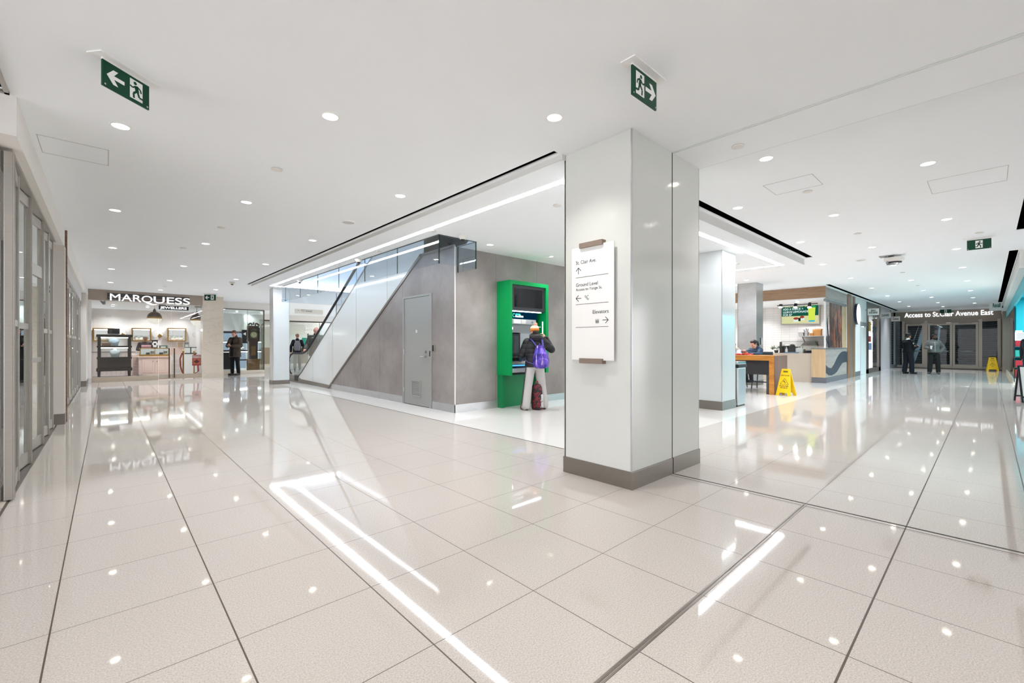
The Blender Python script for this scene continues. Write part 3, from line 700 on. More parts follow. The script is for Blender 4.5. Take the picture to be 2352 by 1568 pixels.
text('lettering', 'green', (6.075, yi + .098, 1.878), RX, .058, cy, hd, bold=.001); text('lettering', 'machine', (6.065, yi + .098, 1.832), RX, .068, wt, hd, bold=.002)
b = MB()
for a in range(14): 
    aa = math.radians(40 + a * 20); b.ell((6.03 + .026 * math.cos(aa), yi + .097, 1.868 + .036 * math.sin(aa)), (.007, .003, .007), 8, 5)
obj('emblem', b, cy, hd, True)
m_atm = M('machine_grey', '#b2b4b6', 0.35, 0.3); m_atmd = M('machine_mid', '#85878a', 0.4, 0.3)
yb = yi + .12
fp = obj('fascia_plate', MB().box(x0 + .065, yb - .03, 1.69, x1 - .255, yb + .05, 1.795, .012), m_atm, t)
obj('camera_window', MB().box(x0 + .11, yb - .036, 1.72, x0 + .16, yb - .028, 1.765), m_chrome, fp); obj('camera_window', MB().box(x1 - .40, yb - .036, 1.72, x1 - .35, yb - .028, 1.765), m_chrome, fp)
obj('notice', MB().box(x0 + .20, yb - .034, 1.705, x0 + .40, yb - .029, 1.785), m_white, fp); obj('notice', MB().box(x0 + .42, yb - .034, 1.705, x0 + .54, yb - .029, 1.785), m_offw, fp)
hood = obj('hood', MB().box(x0 + .065, yb + .02, 1.52, x1 - .255, yb + .06, 1.69), m_atmd, t); obj('hood_lamp', MB().cyl((x0 + .20, yb + .019, 1.605), (x0 + .20, yb + .014, 1.605), .022), EM('hood_light', '#ffffff', 9), hood)
mon = obj('monitor', MB().box(x0 + .07, yb + .05, 1.03, x0 + .46, yb + .10, 1.50, .006), m_black, t)
obj('monitor_face', MB().box(x0 + .10, yb + .047, 1.10, x0 + .42, yb + .052, 1.46), M('screen_dim', '#4b5357', 0.1), mon)
obj('side_panel', MB().box(x0 + .46, yb + .05, 1.03, x1 - .26, yb + .10, 1.52), m_atm, t)
obj('back_board', MB().box(x0 + .058, YW - .1, zl + .04, x1 - .075, YW - .02, 1.956), M('machine_back', '#10435a', 0.4), t)
kb = obj('keypad', MB().box(x0 + .09, yb - .08, .955, x0 + .60, yb + .06, 1.02, .004), m_black, t)
b = MB()
for i in range(4):
    for j in range(3): b.box(x0 + .16 + i * .06, yb - .07 + j * .035, 1.02, x0 + .205 + i * .06, yb - .045 + j * .035, 1.03)
obj('keys', b, m_alu, kb)
obj('cash_slot', MB().box(x0 + .09, yb - .10, .885, x0 + .62, yb - .02, .945, .004), m_alu, t)
obj('slot_light', MB().box(x0 + .07, yb - .11, .845, x0 + .60, yb - .06, .870), EM('blue_slot', '#58b8ff', 1.4), t)
obj('deposit_ledge', MB().box(x0 + .06, yb - .16, .72, x0 + .75, yb + .06, .80, .006), m_atm, t); obj('lower_tray', MB().box(x0 + .06, yb - .06, .80, x0 + .75, yb + .06, .845), m_black, t)
obj('side_glow', MB().box(x1 - .16, yi - .01, 1.50, x1 - .145, yi + .01, 1.76), EM('pale_bar', '#d8fff4', 2.0), t)
obj('receipt_arm', MB().box(x1 - .215, yi + .05, 1.64, x1 - .155, yi + .06, 1.655), m_white, t)

# duffel bag standing between the woman's feet
bx, by = 6.215, 6.02
t = thing('sports_bag', 'black and red patterned sports bag standing on end between the woman\'s feet', 'bag', (bx, by, 0))
t2 = NT('bag_fabric'); p_ = t2.pos(); f_ = t2.noise(p_, 14, 3, 0.7)
t2.bsdf(t2.ramp(f_, [(.42, '#17171b'), (.50, '#1d171b'), (.54, '#a02a35'), (.62, '#3b1a20')]), 0.6); m_bag = t2.m
b = MB(); b.loft([((bx, by, 0), .070, .105), ((bx, by, .03), .083, .122), ((bx, by, .30), .086, .125), ((bx, by, .44), .080, .115), ((bx, by, .49), .055, .085), ((bx, by, .505), .02, .04)], 20)
obj('bag_body', b, m_bag, t, True)
obj('carry_handle', MB().tube([(bx - .05, by, .48), (bx - .04, by, .54), (bx, by, .56), (bx + .04, by, .54), (bx + .05, by, .48)], .010, 8), M('bag_trim', '#b4303a', 0.6), t, True)
for k, (s_, o_) in enumerate((('Team Canada', .0), ('EQUIPE CANADA', .032))):
    text('lettering', s_, (bx + .018 + o_, by - .124, .05), (0, 0, 1), .050 - .016 * k, m_white, t, up=(-1, 0, 0), bold=.0012, fit=.26)
# ------------------------------------------------------------------ west side: bulkhead, folding shutters, pilasters
struct('wall_bulkhead', MB().box(-3.2, 5.04, 2.86, -.505, 10.33, CA).box(-3.2, 10.41, 2.86, -.505, 20.5, CA), m_wall)
struct('wall_shop_south', MB().box(-8, 10.16, 0, -.70, 10.26, 2.86), m_mgrey); struct('wall_shop_back', MB().box(-4.9, 5.0, 0, -4.8, 20.6, 2.9), m_mgrey)
struct('wall_shop_north', MB().box(-4.8, 18.9, 0, -.62, 19.0, 2.86), m_wall)
struct('ceiling.004', MB().box(-4.8, 5.36, 2.97, -.66, 18.9, 3.0), m_offw)
struct('wall_pilaster', MB().box(-.70, 10.03, 0, -.494, 10.335, 2.86), M('pilaster', '#cfc9c1', 0.7), 'beige painted pilaster at the far end of the near folding shutters', 'pilaster')
struct('baseboard_pilaster', MB().box(-.71, 10.02, 0, -.488, 10.335, .17), M('base_taupe', '#7a736b', 0.4, 0.2))
struct('trim_17', MB().box(-.53, 10.335, 0, -.478, 10.405, CA), wood('walnut_edge', '#5b4133', '#8d705c'), 'narrow walnut edge strip rising from floor to ceiling on the west wall', 'trim')
struct('wall_pilaster_north', MB().box(-.70, 18.72, 0, -.455, 20.47, 2.86), M('pilaster', '#cfc9c1'), 'white pilaster beside the jeweller front', 'pilaster')
struct('baseboard_pilaster_north', MB().box(-.71, 18.71, 0, -.448, 20.47, .17), M('base_taupe', '#7a736b'))
struct('trim_18', MB().box(-.70, 5.2, 0, -.592, 10.03, .006), M('threshold', '#b9b0a3', 0.5)); struct('trim_19', MB().box(-.592, 3, 0, -.576, 10.03, .003).box(-.592, 10.34, 0, -.576, 18.7, .003), M('track_dark', '#4a443d', 0.5))

def shutter(pts, label, door=None, zt=2.85, zm=1.46):
    """a folding glazed closure; pts = (x, y, heavy) stile positions along the track"""
    c0 = pts[0]; t = thing('folding_shutter', label, 'folding shutter', (c0[0], c0[1], 0))
    xs = [p[0] for p in pts]; ys = [p[1] for p in pts]
    obj('head_track', MB().box(min(xs) - .03, min(ys), zt - .02, max(xs) + .015, max(ys), zt + .01), m_alu, t)
    obj('floor_track', MB().box(min(xs) - .02, min(ys), 0, max(xs) + .01, max(ys), .010), m_steel, t)
    for i, (x, y, hv) in enumerate(pts):
        wd = .034 if hv else .016
        obj('stile', MB().box(x - .028, y - wd, .012, x + .022, y + wd, zt - .02, .004), m_alu, t)
        if hv:
            b = MB()
            for dy in (-.028, -.008, .012, .032): b.box(x + .022, y + dy - .005, .012, x + .029, y + dy + .005, zt - .02)
            obj('stile_rib', b, m_chrome if False else m_alu, t)
    for i, (p, q) in enumerate(zip(pts, pts[1:])):
        a, c = V((p[0], p[1], 0)), V((q[0], q[1], 0)); d = (c - a); L = d.length
        zmid = 1.085 if door and i in door else zm
        Mx = axes((a.x, a.y, 0), d.normalized(), (0, 0, 1))
        pn = obj('glass_pane', MB(Mx).box(.03, .15, -.004, L - .03, zt - .14, .004), m_dim, t)
        obj('kick_plate', MB(Mx).box(.02, .02, -.014, L - .02, .15, .014, .003), m_alu, t)
        obj('top_rail', MB(Mx).box(.02, zt - .14, -.014, L - .02, zt - .03, .014, .003), m_alu, t)
        obj('mid_rail', MB(Mx).box(.02, zmid - .03, -.014, L - .02, zmid + .03, .014, .003), m_alu, t)
        if door and i in door: obj('door_head', MB(Mx).box(.02, 2.10, -.02, L - .02, 2.24, .02, .003), m_alu, t)
    return t
def stiles(pxs, x0, zig=.05):
    out = []
    for i, p in enumerate(pxs):
        p, hv = p if isinstance(p, tuple) else (p, 0)
        x = x0 - (zig if i % 2 else 0); out.append((x, at(p, 792, X=x0).y, hv))
    return out
sp = [(-.580, 5.40, 1)] + stiles([(36.5), 48.5, (64, 1), 81.5, (93, 1), 102, 107.7, 112.7, 118.2], -.612)
shutter(sp, 'near row of closed aluminium and glass folding shutters along the west wall', door=(3, 4))
shutter([(-.645, 5.37, 0), (-1.40, 5.315, 0), (-2.15, 5.33, 0), (-2.90, 5.315, 1)], 'end run of the near folding shutters turning the corner into the shop')
sp2 = [(-.60, 11.6, 1)] + [(-.60 - (.04 if i % 2 else 0), 11.6 + (i + 1) * .55, 0) for i in range(7)] + [(-.60, 16.2, 1), (-.60, 17.3, 1), (-.62, 18.0, 0), (-.60, 18.6, 1)]
shutter(sp2, 'far row of closed folding shutters between the walnut strip and the jeweller', door=(8,), zt=2.60)
obj_ = struct('window_1', MB().box(-.606, 10.45, .06, -.594, 11.5, 2.55), m_shop); struct('trim_20', MB().box(-.63, 10.41, 0, -.57, 10.46, 2.6).box(-.63, 11.5, 0, -.57, 11.56, 2.6), m_white)
struct('wall_header', MB().box(-.64, 10.41, 2.60, -.56, 18.7, 2.86), M('header_grey', '#c3c4c3', 0.35))
# shelf unit seen in the second shop
t = thing('shop_shelving', 'pale lit shelving just inside the second west shop window', 'shelving', (-1.6, 11.0, 0))
obj('back_board', MB().box(-1.9, 10.5, .1, -1.86, 12.6, 2.2), m_white, t); b = MB()
for z_ in (.5, .95, 1.4, 1.85): b.box(-1.86, 10.5, z_, -1.5, 12.6, z_ + .03)
obj('shelf', b, m_white, t)

# ------------------------------------------------------------------ jeweller: front
YJ = 20.5; YW2 = 22.3
struct('wall_jeweller_beam', MB().box(-.455, YJ, 2.80, 2.722, YJ + .25, CA), M('beam_stone', '#a3968a', .3, 0, .5, .1, 3), 'stone beam over the jeweller front', 'beam')
struct('wall_jeweller_pier', MB().box(2.722, YJ, 0, 3.397, YJ + .5, CA), m_marb, 'veined beige marble pier between the jeweller glass and the clock window', 'wall')
struct('baseboard_pier', MB().box(2.715, YJ - .015, 0, 3.40, YJ, .17), m_marb); struct('trim_22', MB().box(-.455, YJ - .01, 0, -.372, YJ + .25, 2.80), m_marbw)
sill = thing('window_2', 'frameless jeweller shopfront glass on a low stone sill', 'shopfront window', (0.2, YJ, 0)); sill['kind'] = 'structure'
obj('stone_sill', MB().box(-.372, YJ - .02, 0, 1.385, YJ + .12, .17), M('sill_stone', '#aea08f', .3, 0, .5, .1, 3), sill); obj('glass_pane', MB().box(-.37, YJ + .03, .17, 1.385, YJ + .042, 2.80), m_shop, sill)
for k, (a, c, hx) in enumerate(((1.405, 1.765, 1.70), (1.775, 2.70, 1.85))):
    d_ = thing('door_%d' % (2 + k), ['glass jeweller door with a tall bronze pull', 'right glass jeweller door carrying the maroon poster'][k], 'glass door', (a, YJ, 0)); d_['kind'] = 'structure'
    obj('door_glass', MB().box(a, YJ + .03, .19, c, YJ + .042, 2.78), m_shop, d_); obj('bottom_rail', MB().box(a, YJ + .01, .02, c, YJ + .06, .19), M('sill_stone', '#aea08f'), d_)
    obj('pull_handle', MB().cyl((hx, YJ - .05, .06), (hx, YJ - .05, 1.15), .022, n=12).cyl((hx, YJ - .05, .3), (hx, YJ + .03, .3), .012, n=8).cyl((hx, YJ - .05, .95), (hx, YJ + .03, .95), .012, n=8), M('bronze', '#6b5a4b', 0.35, 0.6), d_, True)
    obj('patch_fitting', MB().box(c - .22 if k else a, YJ + .01, 2.70, c if k else a + .2, YJ + .06, 2.76), m_steel, d_)
# lit sign
t = thing('shop_sign', 'large white lit jeweller name on the dark strip of the stone beam', 'shop sign', (1.17, YJ, 2.8))
obj('backing', MB().box(.02, YJ - .05, 2.845, 2.30, YJ, CA - .10), M('sign_back', '#3b342f', 0.5), t)
obj('rail', MB().box(.05, YJ - .07, 2.905, 2.28, YJ - .05, 2.925), M('sign_rail', '#8f7c6c', 0.4), t)
text('lettering', 'MAR', (.06, YJ - .13, 2.80), RX, .335, m_letter, t, bold=.002, depth=.03, fit=.82); text('lettering', 'Q', (.90, YJ - .13, 2.79), RX, .335, m_letter, t, bold=.002, depth=.03, fit=.30)
text('lettering', 'UESS', (1.22, YJ - .13, 2.785), RX, .335, m_letter, t, bold=.002, depth=.03, fit=1.06)
obj('letter_tail', MB().tube([(1.02, YJ - .13, 2.80), (1.08, YJ - .13, 2.76), (1.17, YJ - .13, 2.725), (1.28, YJ - .13, 2.72), (1.35, YJ - .13, 2.745)], [.012, .018, .022, .016, .008], 8), m_letter, t, True)
bx_ = obj('tagline_box', MB().box(1.393, YJ - .16, 2.565, 2.266, YJ - .06, 2.705), m_black, t); text('tagline', 'JEWELLERS', (1.44, YJ - .165, 2.594), RX, .115, EM('tag_letter', '#ffffff', 1.6), bx_, bold=.0025, fit=.78)

# ------------------------------------------------------------------ jeweller: room
struct('wall_jeweller_back', MB().box(-.6, 25.2, 0, 3.42, 25.3, 2.8), m_marbw); struct('wall_jeweller_side', MB().box(-.7, YJ + .1, 0, -.46, 25.3, 2.8), m_marbw)
struct('wall_jeweller_east', MB().box(3.05, YJ + .5, 0, 3.15, 25.2, 2.8), m_marbw); struct('ceiling.005', MB().box(-.6, YJ + .26, 2.94, 3.15, 27.2, 2.98).box(3.15, YW2 + .2, 2.94, 5.4, 27.2, 2.98), m_ceil)
def P(px, py, y): return at(px, py, Y=y)
for k, (px, py) in enumerate(((233, 694), (243, 693))):
    c = P(px, py, 21.6); t = thing('ceiling_spot', ['small grey ceiling spot behind the left end of the lit name', 'second small grey ceiling spot, next to the first behind the lit name'][k], 'spotlight', (c.x, 21.6, 2.94), 'ceiling spots in the jeweller')
    obj('stem', MB().cyl((c.x, 21.6, 2.86), (c.x, 21.6, 2.94), .012, n=8), m_mgrey, t); obj('spot_head', MB().cyl((c.x - .03, 21.6, 2.88), (c.x + .06 - .1 * k, 21.5, 2.74), .03, .034, 14), m_mgrey, t, True)
# dark wood display cabinet
y = 21.35; A, B = P(221, 768, y), P(304, 768, y); x0, x1 = A.x, B.x; zc = lambda py: P(262, py, y).z
t = thing('display_cabinet', 'dark carved wood display cabinet with lit glass shelves inside the jeweller window', 'display cabinet', ((x0 + x1) / 2, y + .25, 0))
m_dw = wood('ebony', '#1d1613', '#3d2d25', (1, 1, 6), 4)
obj('crown', MB().box(x0, y - .03, zc(774), x1, y + .52, zc(768), .01), m_dw, t)
for xx in (x0 + .03, x1 - .12):
    for yy in (y, y + .42): obj('post', MB().box(xx, yy, zc(823), xx + .09, yy + .06, zc(774), .008), m_dw, t)
obj('shelf', MB().box(x0 + .01, y - .02, zc(798), x1 - .01, y + .5, zc(794)), m_dw, t); obj('shelf', MB().box(x0 + .01, y - .02, zc(824), x1 - .01, y + .5, zc(820)), m_dw, t)
obj('chest', MB().box(x0 + .03, y, zc(848), x1 - .03, y + .5, zc(823)), m_dw, t); obj('plinth_moulding', MB().box(x0, y - .03, zc(852), x1, y + .52, zc(845), .012), m_dw, t)
for xx in (x0 + .03, x1 - .12):
    for yy in (y + .01, y + .41): obj('leg', MB().cyl((xx + .04, yy + .03, zc(852)), (xx + .04, yy + .03, .01), .045, .03, 10), m_dw, t, True)
obj('light_strip', MB().box(x0 + .12, y + .04, zc(776), x1 - .12, y + .09, zc(774.3)), EM('case_strip', '#ffffff', 6), t); obj('light_strip', MB().box(x0 + .12, y + .04, zc(799.6), x1 - .12, y + .09, zc(798)), EM('case_strip', '#ffffff', 6), t)
obj('glass_front', MB().box(x0 + .12, y + .005, zc(820), x1 - .12, y + .01, zc(774)), m_shop, t)
def bust(px, py, yy, zb, col, label, k=1.0):
    c = P(px, py, yy); t = thing('necklace_bust', label, 'necklace display', (c.x, yy, zb))
    obj('bust', MB().loft([((c.x, yy, zb), .105 * k, .05), ((c.x, yy, zb + .05 * k), .115 * k, .055), ((c.x, yy, zb + .17 * k), .150 * k, .055), ((c.x, yy, zb + .23 * k), .145 * k, .045), ((c.x, yy, zb + .265 * k), .075 * k, .04), ((c.x, yy, zb + .31 * k), .05 * k, .036)], 20), M(col, col, 0.6), t, True)
    obj('necklace', MB().tube([(c.x + .09 * k * math.sin(a), yy - .068, zb + .22 * k - .11 * k * math.cos(a * .5) ** 2) for a in [q * .35 - 1.4 for q in range(9)]], .006, 6), m_chrome, t, True)
bust(262, 787, y + .2, zc(794), '#8b98a6', 'blue grey necklace bust on the upper shelf of the dark cabinet'); bust(264, 812, y + .2, zc(820), '#9aa1a5', 'grey necklace bust on the lower shelf of the dark cabinet')
c = P(246, 788, y + .25); t = thing('jewel_box', 'brown jewellery box on the upper shelf of the dark cabinet', 'box', (c.x, c.y, zc(794)))
obj('box_body', MB().box(c.x - .14, c.y - .08, zc(794), c.x + .14, c.y + .08, zc(794) + .07, .005), wood('cherry', '#6d3f28', '#8a5738'), t); obj('lid', MB().box(c.x - .15, c.y - .09, zc(794) + .075, c.x + .15, c.y + .09, zc(794) + .10, .005), wood('cherry', '#6d3f28', '#8a5738'), t)
a, c = P(247, 754, y + .2), P(275, 754, y + .2); t = thing('black_case', 'black radio like case standing on top of the dark cabinet', 'case', ((a.x + c.x) / 2, y + .25, zc(768)))
obj('case_body', MB().box(a.x, y + .15, zc(768) + .025, c.x, y + .38, zc(754), .01), m_black, t); obj('foot_bar', MB().box(a.x + .03, y + .17, zc(768), c.x - .03, y + .36, zc(768) + .03), m_chrome, t); obj('front_grille', MB().box(a.x + .04, y + .144, zc(765), a.x + .12, y + .152, zc(757)), m_dgrey, t)
# rug and platform behind the cabinet
struct('trim_24', MB().box(-.40, 22.0, 0, 1.1, 23.2, .06), M('platform', '#52525c', 0.5))
t = thing('panelled_counter', 'white and pink grooved counter behind the dark cabinet', 'counter', (.1, 23.6, 0)); b = MB(); b.box(-.45, 23.5, 0, .85, 23.9, .98)
obj('body', b, M('pink_white', '#efe2dc', 0.5), t); b = MB()
for i in range(9): b.box(-.42 + i * .14, 23.49, .1, -.41 + i * .14, 23.5, .92)
obj('groove', b, M('pink_dark', '#cbb3a8', 0.6), t); obj('worktop', MB().box(-.46, 23.47, .98, .87, 23.92, 1.01), M('counter_top', '#8b7c72', 0.3), t)  # one darker pink for grooves, beads and drawer fronts
# wall cases with brass frames
m_case = EM('case_back', '#f4f3f0', 0.85)  # white backs and linings glow by themselves in place of case lighting
for k, (pa, pb) in enumerate(((213, 262), (302, 347), (384, 427))):
    a, c = P(pa, 753, 25.1), P(pb, 784, 25.1)
    t = thing('wall_case', ['brass framed wall case half hidden by the dark cabinet', 'brass framed lit wall case above the clock on the counter', 'brass framed lit wall case behind the bronze door pulls'][k], 'display case', ((a.x + c.x) / 2, 25.15, c.z), 'brass framed wall cases')
    f = .05; b = MB(); b.box(a.x, 24.98, c.z, a.x + f, 25.2, a.z).box(c.x - f, 24.98, c.z, c.x, 25.2, a.z).box(a.x + f, 24.98, a.z - f, c.x - f, 25.2, a.z).box(a.x + f, 24.98, c.z, c.x - f, 25.2, c.z + f)
    obj('brass_frame', b, m_gold, t); obj('case_back', MB().box(a.x + f, 25.14, c.z + f, c.x - f, 25.17, a.z - f), m_case, t)
    obj('light_strip', MB().box(a.x + f, 25.0, a.z - f - .03, c.x - f, 25.05, a.z - f), EM('case_strip', '#ffffff', 6), t)
    obj('glass_shelf', MB().box(a.x + f, 25.02, (a.z + c.z) / 2 - .05, c.x - f, 25.14, (a.z + c.z) / 2 - .04), m_greengl, t)
    for j in range(3):
        xx = a.x + (c.x - a.x) * (.25 + .25 * j); obj('jewel_pad', MB().ell((xx, 25.08, c.z + f + .09), (.09, .03, .09), 12, 7), m_white, t, True)
def sconce(px, py, label):
    c = P(px, py, 25.0); t = thing('wall_sconce', label, 'wall lamp', (c.x, 25.1, c.z), 'globe wall sconces')
    obj('globe', MB().ell((c.x, 24.98, c.z + .02), .10), EM('globe_light', '#fffdf8', 1.6), t, True); obj('brass_mount', MB().cyl((c.x + .02, 25.2, c.z - .18), (c.x + .02, 25.0, c.z - .18), .07, n=16).cyl((c.x, 24.99, c.z - .2), (c.x, 24.99, c.z - .06), .02, n=8), m_gold, t, True)
    R = [(c.x - .05 + .2 * math.cos(q * PI / 12), 25.15, c.z - .10 + .17 * math.sin(q * PI / 12)) for q in range(25)]; obj('ring', MB().tube(R, .006, 6), M('ring_grey', '#9c938c', 0.3, .6), t, True)
sconce(281, 760, 'globe wall sconce above the right end of the dark cabinet'); sconce(366, 762, 'globe wall sconce between the two clear wall cases'); sconce(459, 763, 'globe wall sconce at the edge of the marble pier')
def pendant(px, py, yy, label):
    c = P(px, py, yy); t = thing('pendant_lamp', label, 'pendant lamp', (c.x, yy, 2.94), 'half brass globe pendants'); r = .235
    n = MB(); n.lathe([(.02, r + .12), (.05, r + .05), (.05, r - .01)] + [(r * math.sin(q * PI / 20), r * math.cos(q * PI / 20)) for q in range(2, 11)], (c.x, yy, c.z), 24); obj('metal_shade', n, M('bronze_dark', '#574a40', 0.35, 0.5), t, True)
    obj('brass_band', MB().lathe([(r + .006, .02), (r + .006, -.035), (r - .02, -.035)], (c.x, yy, c.z), 24), m_gold, t, True)
    obj('glass_bowl', MB().lathe([(r * math.sin(q * PI / 20), r * math.cos(q * PI / 20)) for q in range(11, 20)] + [(0, -r)], (c.x, yy, c.z - .02), 24), EM('bowl_light', '#fff9ec', 1.0), t, True)
    obj('stem', MB().cyl((c.x, yy, c.z + r + .1), (c.x, yy, 2.94), .008, n=8), m_gold, t)
pendant(355, 729, 22.6, 'half bronze half white globe pendant hanging behind the lit name'); pendant(452, 734, 23.2, 'second globe pendant, partly behind the marble pier')
# counters
y = 22.5; a, c = P(319, 818, y), P(391, 858, y); zt = P(350, 818, y).z; zk = P(350, 799, y).z
t = thing('pink_counter', 'pink two door cabinet with a brass and glass jewel case on top', 'counter', ((a.x + c.x) / 2, y + .3, 0))
m_pk = M('pink_paint', '#ecd0c4', 0.5)
obj('cabinet_body', MB().box(a.x, y, .10, c.x, y + .6, zt - .03), m_pk, t); obj('cabinet_top', MB().box(a.x - .06, y - .05, zt - .035, c.x + .06, y + .62, zt, .006), m_pk, t); obj('plinth', MB().box(a.x + .02, y + .03, 0, c.x - .02, y + .58, .10), m_white, t)
md = (a.x + c.x) / 2
for u, v_, hx in ((a.x + .10, md - .01, md - .06), (md + .01, c.x - .10, md + .06)):
    dr = obj('door', MB().box(u, y - .015, .18, v_, y, zt - .10, .003), m_pk, t); b = MB(); e_ = .06
    b.box(u + e_, y - .018, .18 + e_, v_ - e_, y - .0155, .18 + e_ + .008).box(u + e_, y - .018, zt - .10 - e_ - .008, v_ - e_, y - .0155, zt - .10 - e_).box(u + e_, y - .018, .18 + e_, u + e_ + .008, y - .0155, zt - .1 - e_).box(v_ - e_ - .008, y - .018, .18 + e_, v_ - e_, y - .0155, zt - .1 - e_)
    obj('panel_bead', b, M('pink_dark', '#cbb3a8'), dr); obj('knob', MB().cyl((hx, y - .015, zt - .2), (hx, y - .04, zt - .2), .018, n=10), m_steel, dr, True)
m_bw = M('brass_wood', '#a8823f', 0.4, 0.4)
obj('case_base', MB().box(a.x + .03, y, zt, c.x - .03, y + .55, zt + .07), m_bw, t); obj('case_frame', MB().box(a.x + .03, y, zk - .03, c.x - .03, y + .55, zk).box(a.x + .03, y, zt + .07, a.x + .06, y + .03, zk).box(c.x - .06, y, zt + .07, c.x - .03, y + .03, zk).box(md - .012, y, zt + .07, md + .012, y + .02, zk), m_bw, t)
obj('case_glass', MB().box(a.x + .06, y + .008, zt + .07, c.x - .06, y + .012, zk - .03), m_shop, t); obj('case_lining', MB().box(a.x + .05, y + .3, zt + .07, c.x - .05, y + .32, zk - .03), m_case, t)
for i in range(6):
    xx = a.x + .14 + i * (c.x - a.x - .28) / 5; obj('jewel_pad', MB().box(xx - .06, y + .1, zt + .07, xx + .06, y + .2, zt + .10 + .05 * (i % 3), .008), [m_white, M('slate', '#56606a', 0.5), m_offw][i % 3], t)
def small(nm, px0, px1, py0, py1, yy, mat, label, cat, dep=.16, zbase=None, extra=None):
    a, c = P(px0, py0, yy), P(px1, py1, yy); zb = c.z if zbase is None else zbase
    t = thing(nm, label, cat, ((a.x + c.x) / 2, yy + dep / 2, zb)); obj('body', MB().box(a.x, yy, zb, c.x, yy + dep, a.z, .004), mat, t)
    if extra: extra(t, a, c, yy, zb)
    return t
small('gift_box', 325, 347, 792, 799, y + .2, M('box_pink', '#d8a6ae', 0.5), 'flat pink gift box lying on the jewel case', 'gift box', zbase=zk, extra=lambda t, a, c, yy, zb: obj('ribbon', MB().box(a.x - .004, yy - .004, zb + .02, c.x + .004, yy + .164, zb + .05), m_black, t))
def clk(t, a, c, yy, zb):
    obj('dial', MB().cyl(((a.x + c.x) / 2, yy, zb + .16), ((a.x + c.x) / 2, yy - .006, zb + .16), .085, n=20), m_white, t); obj('cornice', MB().box(a.x - .02, yy - .02, a.z - .02, c.x + .02, yy + .18, a.z + .01), m_black, t)
    obj('face_plate', MB().box(a.x + .03, yy - .003, zb + .03, c.x - .03, yy, a.z - .05), m_offw, t); obj('pendulum', MB().cyl(((a.x + c.x) / 2, yy - .008, zb + .16), ((a.x + c.x) / 2, yy - .011, zb + .16), .04, n=14), m_black, t)
small('mantel_clock', 349.5, 362, 781, 799, y + .2, m_black, 'black cased mantel clock standing on the jewel case', 'clock', zbase=zk, extra=clk)
small('jewel_tray', 366, 385, 793, 799, y + .2, M('tray_green', '#4f6b62', 0.5), 'dark green tray on the jewel case beside the mantel clock', 'tray', zbase=zk, extra=lambda t, a, c, yy, zb: obj('paper', MB().box(a.x + .05, yy - .004, zb + .01, a.x + .2, yy + .1, zb + .055), m_white, t))
small('drawer_chest', 304, 318, 815, 852, 22.9, m_pk, 'pink chest of narrow drawers beside the pink counter', 'chest of drawers', .4, 0, lambda t, a, c, yy, zb: [obj('drawer', MB().box(a.x + .02, yy - .012, .12 + i * .115, c.x - .02, yy, .22 + i * .115), M('pink_dark', '#cbb3a8'), t) for i in range(6)])
small('drawer_unit', 393, 419, 816, 852, 23.6, m_white, 'white drawer unit behind the bronze door pulls', 'drawer unit', .4, 0, lambda t, a, c, yy, zb: [obj('drawer', MB().box(a.x + .03, yy - .012, .10 + i * .2, c.x - .03, yy, .27 + i * .2), m_offw, t) for i in range(4)])
def glasscase(t, a, c, yy, zb):
    z1 = a.z; obj('glass_case', MB().box(a.x, yy, z1, c.x, yy + .4, z1 + .30), m_shop, t); obj('case_frame', MB().box(a.x, yy - .005, z1, c.x, yy, z1 + .05).box(a.x, yy - .005, z1 + .27, c.x, yy, z1 + .30).box((a.x + c.x) / 2 - .02, yy - .005, z1, (a.x + c.x) / 2 + .02, yy, z1 + .3), M('slate_frame', '#3d434b', 0.4), t)
    obj('case_lining', MB().box(a.x + .02, yy + .3, z1 + .05, c.x - .02, yy + .32, z1 + .27), m_case, t)
small('white_counter', 424, 452, 813, 852, 23.2, m_white, 'white counter with slate framed glass case near the marble pier', 'counter', .5, 0, glasscase)
small('brown_box', 408, 420, 786, 797, 24.0, M('kraft', '#c9ae91', 0.7), 'kraft cardboard box on the back counter near the wall case', 'box', .2, None); small('card_reader_stand', 424, 434, 786, 798, 24.0, m_mgrey, 'grey payment stand with a white slip on the back counter', 'payment stand', .1, None, lambda t, a, c, yy, zb: obj('paper_slip', MB().box(a.x + .02, yy - .004, zb + .02, c.x - .02, yy, zb + .14), m_white, t))
small('back_counter', 392, 430, 798, 852, 24.1, m_pk, 'pink back counter along the rear wall of the jeweller', 'counter', .5, 0)
def stanchion(px, py0, py1, yy, label, rope):
    c = P(px, py1, yy); z1 = P(px, py0, yy).z; t = thing('rope_stanchion', label, 'stanchion', (c.x, yy, 0), 'brass rope stanchions')
    obj('post', MB().lathe([(.14, 0), (.14, .02), (.03, .05), (.025, .08), (.025, z1 - .1), (.045, z1 - .09), (.03, z1 - .04), (.04, z1 - .02), (.02, z1)], (c.x, yy, 0), 16), m_gold, t, True)
    obj('rope', MB().tube(rope(c.x, yy, z1), .025, 8), M('rope_red', '#a3252b', 0.7), t, True)
stanchion(421, 803, 858, 21.4, 'brass rope stanchion with a hanging red rope just inside the doors', lambda x, y, z: [(x - .03, y, z - .12), (x - .10, y, z - .35), (x - .09, y, .45), (x - .03, y, .2), (x + .03, y, .12)])
stanchion(446, 805, 856, 22.0, 'brass rope stanchion behind the maroon poster', lambda x, y, z: [(x + .02, y, z - .12), (x + .12, y, .5), (x + .14, y, .2), (x + .05, y, .12), (x - .03, y, .12)])
a, c = P(441.5, 815, YJ + .02), P(461.5, 839, YJ + .02); t = thing('window_poster', 'maroon maple leaf poster on the jeweller glass beside the marble pier', 'poster', ((a.x + c.x) / 2, YJ + .02, c.z))
